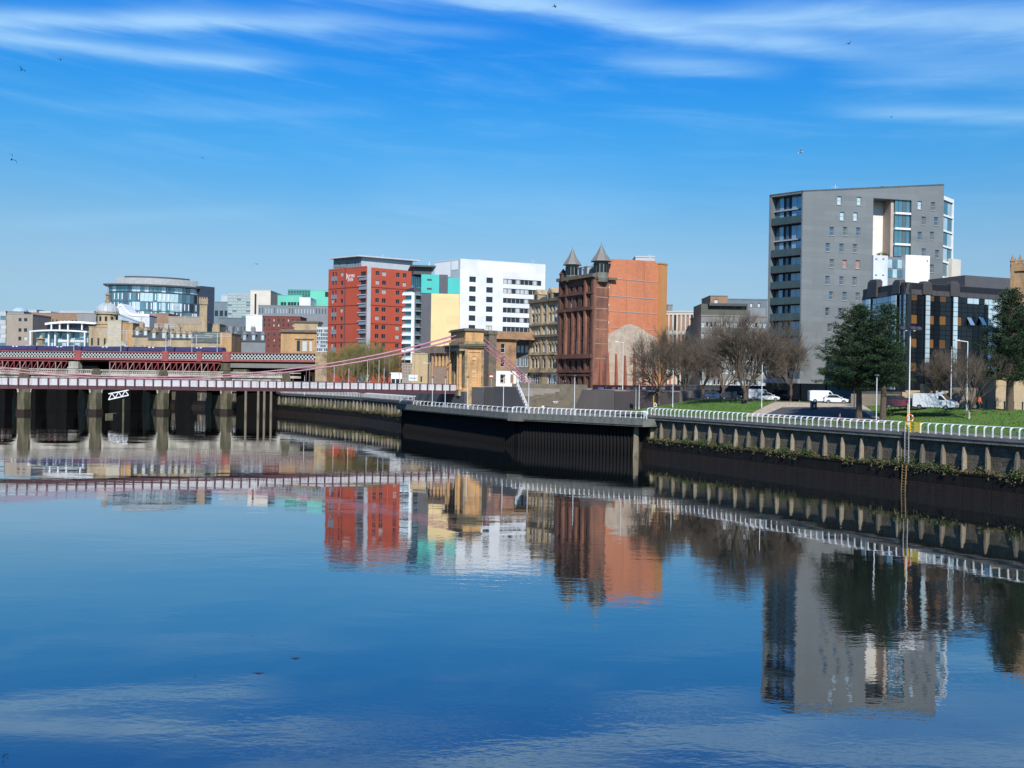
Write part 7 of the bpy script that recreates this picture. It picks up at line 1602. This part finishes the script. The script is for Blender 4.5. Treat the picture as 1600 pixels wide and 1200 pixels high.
# chimneys smoke-free rooftop masts and a street traffic sign
sg = mk('traffic_sign', xy(708, 205), 6, 'round red and white sign on a short pole in front of the white ground floor', 'sign')
p = xy(767.5, 199); m2 = MB(); m2.lathe([(.05, ZP - .5), (.05, ZP + 2.6)], 6, p.x, p.y); obj('pole', m2, GALV, sg)
m2 = MB(); z = zat(767, 588, 199); m2.loft([[(p.x + .45*math.cos(a), p.y - .12, z + .45*math.sin(a)) for a in [2*math.pi*k/20 for k in range(20)]], [(p.x + .45*math.cos(a), p.y - .08, z + .45*math.sin(a)) for a in [2*math.pi*k/20 for k in range(20)]]]); obj('plate', m2, M('red sign ring', (.5, .03, .04), rough=.4), sg)
m2 = MB(); m2.box(p.x - .34, p.x + .34, p.y - .16, p.y - .13, z - .12, z + .14); obj('bar', m2, WHITE, sg)
bb = Fr(xy(638.5, 232), xy(652.5, 231), 8.2); bo = mk('banner', bb.w(1, 0, 0), 8.2, 'white banner on posts in front of the small grey brown office', 'banner')
m2 = MB(); m2.box(0, bb.W, 0, .06, bb.Z(645, 595), bb.Z(645, 585.5)); fobj('sheet', m2, WHITE, bo, bb); m2 = MB(); m2.box(.3, bb.W - .3, -.03, -.004, bb.Z(645, 591.4), bb.Z(645, 590.3)); fobj('stripe', m2, M('faded green print', (.2, .35, .28)), bo, bb)
for u in (.1, bb.W - .1): m2 = MB(); m2.bar((u, .1, -2), (u, .1, bb.Z(645, 586)), .08); fobj('post', m2, GALV, bo, bb)

# ------------------------------------------------------------------ vehicles
TYRE = M('black tyre rubber', (.015, .015, .015), rough=.8); HUB = M('wheel hub metal', (.35, .35, .36), rough=.35, metal=.7)
HEADL = M('headlight glass', (.75, .78, .8), rough=.1); TAILL = M('red tail light', (.35, .01, .01), rough=.2); PLATEM = M('number plate', (.6, .55, .2), rough=.4)
wl_m = MB(); rings = []
wl_m.loft([[(.33*math.cos(a), y, .33 + .33*math.sin(a)*1) for a in [2*math.pi*k/18 for k in range(18)]] for y in (-.1, .1)]); WD = wl_m.data('wheel', TYRE)
wl_m = MB(); wl_m.loft([[(.2*math.cos(a), y, .33 + .2*math.sin(a)) for a in [2*math.pi*k/12 for k in range(12)]] for y in (-.115, .115)]); RD = wl_m.data('rim', HUB)
def vehicle(name, label, cat, p, z, rot, L_, Wd, bodyprof, winprof, paint, wheels=(.18, .80), cabin_in=.14, winmat=None, group=None, extra=None):
    root = empty(name, (p[0], p[1], z), rot, label, cat, group); W0 = root.matrix_basis.copy(); W0 = Matrix.Translation((p[0], p[1], z)) @ Matrix.Rotation(rot, 4, 'Z')
    S = lambda prof, k, y, cz=.7: [((x - .5)*L_*k, y, cz + (zz_ - cz)*(k if k < 1 else 1)) for x, zz_ in prof]
    h = Wd/2; m2 = MB(); m2.loft([S(bodyprof, .965, -h), S(bodyprof, 1, -h + .10), S(bodyprof, 1, h - .10), S(bodyprof, .965, h)]); obj('body', m2, paint, root, W0, smooth=False)
    if winprof:
        for s in (-1, 1):
            m2 = MB(); m2.loft([[((x - .5)*L_, s*(h - .02 + .02*0), zz_) for x, zz_ in winprof[0]], [((x - .5)*L_, s*(h + .012), zz_) for x, zz_ in winprof[0]]]); obj('side_window', m2, winmat or G_DARK, root, W0)
        for nm, (xa, za, xb, zb) in zip(('windscreen', 'rear_window'), winprof[1]):
            dx = (za - zb); ln = math.hypot((xb - xa)*L_, zb - za); nx_, nz_ = abs(zb - za)/ln, abs(xb - xa)*L_/ln; sx = 1 if nm == 'windscreen' else -1
            o_ = .02; q = [((xa - .5)*L_ + sx*nx_*o_, za + nz_*o_), ((xb - .5)*L_ + sx*nx_*o_, zb + nz_*o_)]
            m2 = MB(); m2.loft([[(q[0][0], -h + .12, q[0][1]), (q[0][0], h - .12, q[0][1]), (q[1][0], h - .22, q[1][1]), (q[1][0], -h + .22, q[1][1])], [(q[0][0] - sx*.05, -h + .12, q[0][1] - .03), (q[0][0] - sx*.05, h - .12, q[0][1] - .03), (q[1][0] - sx*.05, h - .22, q[1][1] - .03), (q[1][0] - sx*.05, -h + .22, q[1][1] - .03)]]); obj(nm, m2, G_BLACK, root, W0)
    for f in wheels:
        for s in (-1, 1):
            o = put('wheel', WD, root, W0 @ Matrix.Translation(((f - .5)*L_, s*(h - .09), 0))); put('rim', RD, o, W0 @ Matrix.Translation(((f - .5)*L_, s*(h - .09), 0)))
    fz = .68 if L_ < 4.6 else .75
    for s in (-1, 1):
        m2 = MB(); m2.box(L_/2 - .12, L_/2 + .015, s*(h - .32) - .18, s*(h - .32) + .18, fz - .09, fz + .09); obj('headlight', m2, HEADL, root, W0)
        m2 = MB(); m2.box(-L_/2 - .015, -L_/2 + .1, s*(h - .2) - .12, s*(h - .2) + .12, .75, 1.0); obj('tail_light', m2, TAILL, root, W0)
        m2 = MB(); m2.box(L_*.2, L_*.2 + .15, s*(h + .1) - .1, s*(h + .1) + .1, 1.0, 1.15); obj('wing_mirror', m2, paint, root, W0)
    m2 = MB(); m2.box(L_/2 - .05, L_/2 + .02, -.28, .28, .38, .5); obj('number_plate', m2, PLATEM, root, W0)
    m2 = MB(); m2.box(L_/2 - .06, L_/2 + .012, -.45, .45, .52, .64); obj('grille', m2, BLACK, root, W0)
    m2 = MB(); m2.box(-L_/2 + .1, L_/2 - .1, -h + .08, h - .08, .22, .34); obj('underbody', m2, BLACK, root, W0)
    return root, W0
CARP = [(.0, .38), (.01, .85), (.04, .98), (.13, 1.36), (.22, 1.47), (.48, 1.49), (.56, 1.42), (.73, 1.0), (.95, .82), (.99, .66), (1.0, .38), (.88, .30), (.10, .30)]
CARW = ([(.10, 1.0), (.17, 1.33), (.24, 1.41), (.48, 1.42), (.54, 1.36), (.68, 1.0)], [(.735, 1.0, .565, 1.41), (.045, 1.0, .13, 1.34)])
SUVP = [(.0, .45), (.01, 1.0), (.03, 1.2), (.09, 1.6), (.16, 1.72), (.55, 1.72), (.62, 1.66), (.73, 1.18), (.96, 1.02), (1.0, .8), (1.0, .45), (.88, .36), (.10, .36)]
SUVW = ([(.07, 1.2), (.12, 1.55), (.18, 1.63), (.54, 1.63), (.60, 1.57), (.70, 1.2)], [(.735, 1.18, .625, 1.64), (.035, 1.2, .09, 1.58)])
VANP = [(.0, .42), (.0, 1.9), (.02, 2.02), (.10, 2.08), (.62, 2.08), (.70, 1.98), (.82, 1.28), (.95, 1.08), (.99, .9), (1.0, .42), (.88, .32), (.10, .32)]
VANW = ([(.63, 1.28), (.63, 1.82), (.69, 1.82), (.79, 1.28)], [(.825, 1.28, .71, 1.95)])
def cpaint(n, c): 
    m = M(n, c, tuple(x*.9 for x in c), rough=.25); m.node_tree.nodes['Principled BSDF'].inputs['Coat Weight'].default_value = .5; return m
PW = cpaint('white vehicle paint', (.75, .76, .77)); PB = cpaint('maroon vehicle paint', (.13, .02, .045)); PBL = cpaint('blue vehicle paint', (.03, .09, .22)); PK = cpaint('dark vehicle paint', (.03, .04, .06))
sa = math.atan2((v2(A) - v2(Bq)).y, (v2(A) - v2(Bq)).x)
def on_street(px, s): return on_line(px, off(v2(Bq), s), off(v2(A), s))
p = xy(1462, 123); vehicle('parked_van', 'white panel van with its windscreen facing right, parked behind the right lawn', 'van', p, ZS, -.72, 5.2, 2.0, VANP, VANW, PW)
m2 = MB(); W0 = Matrix.Translation((p.x, p.y, ZS)) @ Matrix.Rotation(-.72, 4, 'Z'); m2.box(.2, 1.2, -.5, .5, 2.08, 2.28); vv = [o for o in bpy.data.objects if o.name.startswith('parked_van')][0]; obj('roof_pod', m2, PW, vv, W0)
p = xy(1405, 127); vehicle('parked_car', 'maroon car parked left of the white panel van', 'car', p, ZS, -.30, 4.1, 1.75, SUVP, SUVW, PB)
p = xy(1422, 131); vehicle('parked_car', 'silver car half hidden between the maroon car and the white panel van', 'car', p, ZS, -.35, 4.0, 1.7, CARP, CARW, cpaint('silver vehicle paint', (.4, .4, .42)))
p = xy(1287, 158); vehicle('parked_van', 'white panel van parked beside the left conifer', 'van', p, ZS, -.10, 4.8, 1.9, VANP, VANW, PW)
p = xy(1306, 152); vehicle('parked_car', 'white hatchback nose out behind the conifer trunk', 'car', p, ZS, -.2, 3.7, 1.7, CARP, CARW, PW)
p = xy(1188, 172); vehicle('parked_van', 'white van parked behind the white lamp post, by the concrete office', 'van', p, ZS, -.1, 4.4, 1.9, VANP, VANW, PW)
p = xy(1201, 168); vehicle('parked_car', 'white low car right of the van by the concrete office', 'car', p, ZS, -.1, 3.6, 1.7, CARP, CARW, PW)
p = xy(1117, 176); vehicle('parked_car', 'blue car parked left of the biggest bare tree', 'car', p, ZS, -.15, 3.9, 1.7, CARP, CARW, PBL)
p = xy(1142, 175); vehicle('parked_car', 'dark car parked between blue car and biggest bare tree', 'car', p, ZS, -.15, 3.8, 1.7, CARP, CARW, PK)

# ------------------------------------------------------------------ people
SKIN = M('skin', (.50, .30, .22), rough=.6); 
def skinmesh(name, verts, edges, rad, mat, root, W0, sub=1):
    me = bpy.data.meshes.new(name); me.from_pydata(verts, edges, []); me.materials.append(mat); o = bpy.data.objects.new(name, me); C.objects.link(o)
    md = o.modifiers.new('skin', 'SKIN'); md.use_smooth_shade = True
    for i, v in enumerate(me.skin_vertices[0].data): v.radius = (rad[i], rad[i]); v.use_root = (i == 0)
    sb_ = o.modifiers.new('sub', 'SUBSURF'); sb_.levels = sub; sb_.render_levels = sub
    bpy.context.view_layer.update(); dg = bpy.context.evaluated_depsgraph_get(); m_ = bpy.data.meshes.new_from_object(o.evaluated_get(dg)); m_.materials.clear(); m_.materials.append(mat)
    bpy.data.objects.remove(o); return put(name, m_, root, W0)
def person(p, z, rot, label, top, legs, hairm, sit=False, step=.18, h=1.74, group=None, hat=None):
    root = empty('person', (p[0], p[1], z), rot, label, 'person', group); W0 = Matrix.Translation((p[0], p[1], z)) @ Matrix.Rotation(rot, 4, 'Z') @ Matrix.Scale(h/1.74, 4)
    pz_ = .95 if not sit else .42
    hip = [(-.10, 0, pz_), (.10, 0, pz_)]
    if sit: kn = [(-.13, -.42, .50), (.13, -.42, .50)]; an = [(-.13, -.46, .08), (.13, -.40, .08)]
    else: kn = [(-.11, -step*.7, .50), (.11, step*.35, .50)]; an = [(-.11, -step, .08), (.11, step*1.5, .10)]
    s_ = pz_ - .95
    V = [(0, 0, pz_), (0, .01, 1.15 + s_), (0, .01, 1.38 + s_), (0, 0, 1.50 + s_), (0, -.02, 1.60 + s_), (0, -.02, 1.70 + s_),
         (-.19, 0, 1.42 + s_), (-.25, .03, 1.14 + s_), (-.24, -.10, .92 + s_), (-.24, -.14, .83 + s_), (.19, 0, 1.42 + s_), (.25, .02, 1.14 + s_), (.24, -.12, .93 + s_), (.24, -.16, .84 + s_),
         hip[0], kn[0], an[0], (an[0][0], an[0][1] - .17, .04), hip[1], kn[1], an[1], (an[1][0], an[1][1] - .17, .05)]
    E = [(0, 1), (1, 2), (2, 3), (3, 4), (4, 5), (2, 6), (6, 7), (7, 8), (8, 9), (2, 10), (10, 11), (11, 12), (12, 13), (0, 14), (14, 15), (15, 16), (16, 17), (0, 18), (18, 19), (19, 20), (20, 21)]
    Rr = [.13, .12, .13, .055, .085, .075, .055, .045, .034, .035, .055, .045, .034, .035, .085, .058, .042, .04, .085, .058, .042, .04]
    b_ = skinmesh('body', V, E, Rr, SKIN, root, W0)
    skinmesh('jacket', [V[0], V[1], V[2], (0, .01, 1.45 + s_), V[6], V[7], V[8], V[10], V[11], V[12]], [(0, 1), (1, 2), (2, 3), (2, 4), (4, 5), (5, 6), (2, 7), (7, 8), (8, 9)], [.165, .155, .165, .09, .078, .066, .055, .078, .066, .055], top, root, W0)
    skinmesh('trousers', [(0, 0, pz_ + .06), hip[0], kn[0], an[0], hip[1], kn[1], an[1]], [(0, 1), (1, 2), (2, 3), (0, 4), (4, 5), (5, 6)], [.15, .11, .078, .062, .11, .078, .062], legs, root, W0)
    m2 = MB(); m2.lathe([(.02, 1.80 + s_), (.075, 1.775 + s_), (.10, 1.70 + s_), (.098, 1.62 + s_), (.085, 1.56 + s_)], 10, 0, .012); obj('hair', m2, hairm, root, W0, smooth=True)
    for sx in (-.03, .03): m2 = MB(); m2.box(sx - .008, sx + .008, -.108, -.098, 1.655 + s_, 1.668 + s_); obj('eye', m2, BLACK, root, W0)
    for s2, a_ in ((-1, an[0]), (1, an[1])): m2 = MB(); m2.loft([[(a_[0] - .05, a_[1] + .07, .0), (a_[0] + .05, a_[1] + .07, .0), (a_[0] + .05, a_[1] - .21, .0), (a_[0] - .05, a_[1] - .21, .0)], [(a_[0] - .045, a_[1] + .06, .1), (a_[0] + .045, a_[1] + .06, .1), (a_[0] + .04, a_[1] - .19, .06), (a_[0] - .04, a_[1] - .19, .06)]]); obj('shoe', m2, BLACK, root, W0)
    for s2 in (-1, 1):                                       # fingers and thumb of each hand
        hx = .24*s2; hy = -.145 if s2 < 0 else -.165; hz_ = .82 + s_
        for q in range(4): m2 = MB(); x = hx + (q - 1.5)*.02; m2.tube([(x, hy, hz_), (x, hy - .015, hz_ - .05), (x, hy - .0, hz_ - (.085 if q in (1, 2) else .075))], [.01, .009, .007], 5); obj('finger', m2, SKIN, root, W0)
        m2 = MB(); m2.tube([(hx - s2*.035, hy, hz_ + .02), (hx - s2*.05, hy - .03, hz_ - .02)], [.011, .008], 5); obj('thumb', m2, SKIN, root, W0)
    return root
DKC = M('dark clothing', (.03, .032, .04), rough=.9); ORJ = M('orange work jacket', (.75, .11, .02), rough=.8); HAIR = M('dark hair', (.03, .02, .015), rough=.8); LTC = M('white clothing', (.7, .7, .68), rough=.9); PKC = M('dusky pink coat', (.22, .07, .10), rough=.9)
person(xy(1531, 122), ZS + .12, .5, 'person in a bright orange work jacket walking behind the right lawn', ORJ, DKC, HAIR)
person(xy(849, 178), 6.0, -.2, 'person in a white top sitting low on the stone steps', LTC, DKC, HAIR, sit=True)
person(xy(853.5, 179), 6.0, .2, 'person in dark clothes sitting beside the one in white on the steps', DKC, DKC, HAIR, sit=True)
person(xy(880, 205), ZP, .3, 'person in dark clothes standing at the top of the stone steps, left of two', DKC, DKC, HAIR)
person(xy(883.5, 206), ZP, -.5, 'person in black standing at the top of the stone steps, right of two', BLACK, DKC, HAIR)
pp = on_line(1313, off(v2(Bq), 4.3), off(v2(A), 4.3))
person(pp, ZW, 1.0, 'person in a dusky pink coat on the promenade behind the railing, left of the conifers', PKC, DKC, HAIR, h=1.6)
for i, (px, D_) in enumerate(((618, 262), (642, 240), (578, 262))):
    person(xy(px, D_), 7.2, i*1.1, ('person in dark clothes by the glass kiosk under the hotel trees', 'person in black standing below the white banner', 'person in dark clothes under the middle of the hotel trees')[i], DKC, DKC, HAIR)

# ------------------------------------------------------------------ birds
BK = M('dark bird feathers', (.02, .02, .02), rough=.8); WB = M('white gull feathers', (.7, .7, .7), rough=.8); GB = M('grey gull wing', (.3, .32, .34), rough=.8)
def bird(px, py, D, span, roll, yaw, label, m1, m2_, flap=.35):
    p = at(px, py, D); span *= 1.35; root = empty('bird', p, 0, label, 'bird'); W0 = Matrix.Translation(p) @ Matrix.Rotation(yaw, 4, 'Z') @ Matrix.Rotation(roll, 4, 'Y')
    s = span; b_ = MB(); b_.loft([[(r_*math.cos(a)*s, y*s, r_*math.sin(a)*s) for a in [2*math.pi*k/8 for k in range(8)]] for y, r_ in ((-.26, .012), (-.2, .035), (-.08, .06), (.08, .055), (.2, .025), (.32, .012))]); obj('body', b_, m1, root, W0, smooth=True)
    for q in (-1, 1):
        b_ = MB(); pts = [(0, .5), (.22, flap), (.5, flap*.45)]; secs = []
        for (x, zz_), ch, sw_ in zip(((0, 0), (.22, flap*.5), (.38, flap*.55), (.52, flap*.35)), (.20, .17, .11, .02), (0, -.03, .04, .12)):
            secs.append([(q*x*s, (sw_ - ch/2)*s, zz_*s - .008*s), (q*x*s, (sw_ + ch/2)*s, zz_*s - .004*s), (q*x*s, (sw_ + ch/4)*s, zz_*s + .012*s), (q*x*s, (sw_ - ch/3)*s, zz_*s + .012*s)])
        b_.loft(secs); obj('wing', b_, m2_, root, W0)
    b_ = MB(); b_.loft([[(-.03*s, .28*s, 0), (.03*s, .28*s, 0), (.03*s, .28*s, .01*s), (-.03*s, .28*s, .01*s)], [(-.08*s, .42*s, 0), (.08*s, .42*s, 0), (.08*s, .42*s, .01*s), (-.08*s, .42*s, .01*s)]]); obj('tail', b_, m1, root, W0)
bird(34, 109, 150, .95, .5, 1.0, 'dark bird flying at the upper left, lower one of two', BK, BK)
bird(95, 93, 150, .95, -.4, .4, 'dark bird flying at the upper left, upper one of two', BK, GB)
bird(18, 249, 130, 1.1, 1.0, .6, 'dark bird banking near the left edge of the sky', BK, BK, .5)
bird(867, 10, 150, .8, .2, 1.3, 'dark bird at the top middle of the sky', BK, BK, .1)
bird(1327, 68, 160, 1.0, -.5, .2, 'small dark gull high in the right sky', GB, BK)
bird(402, 412, 150, 1.4, -.7, .3, 'pale gull above the mint green buildings', WB, GB, .3)
bird(1252, 238, 130, 1.0, -.9, .5, 'white gull left of the grey tower top', WB, GB, .5)
bird(317, 247, 260, .8, .2, .9, 'tiny dark bird over the left city', BK, BK, .2)
bird(1393, 183, 260, .8, .2, .5, 'tiny dark bird over the grey tower', BK, BK, .2)
# driftwood on the water
for i, (px, py_) in enumerate(((456, 1027), (396, 1051))):
    p = gz(px, py_, .03); root = mk('driftwood', v2(p), 0, ('dark twig floating on the water, right one of two', 'small dark leaves floating on the water, left one of two')[i], 'driftwood')
    for k in range(4): m2 = MB(); a = pan_r.uniform(-.5, .5); q = Vector((p.x + pan_r.uniform(-.25, .25), p.y + pan_r.uniform(-.1, .1), .01)); m2.tube([q, q + Vector((  .12*math.cos(a), .05*math.sin(a), .015)), q + Vector((.24*math.cos(a), .08*math.sin(a), .0))], [.008, .010, .004], 5); obj('twig', m2, BK, root)
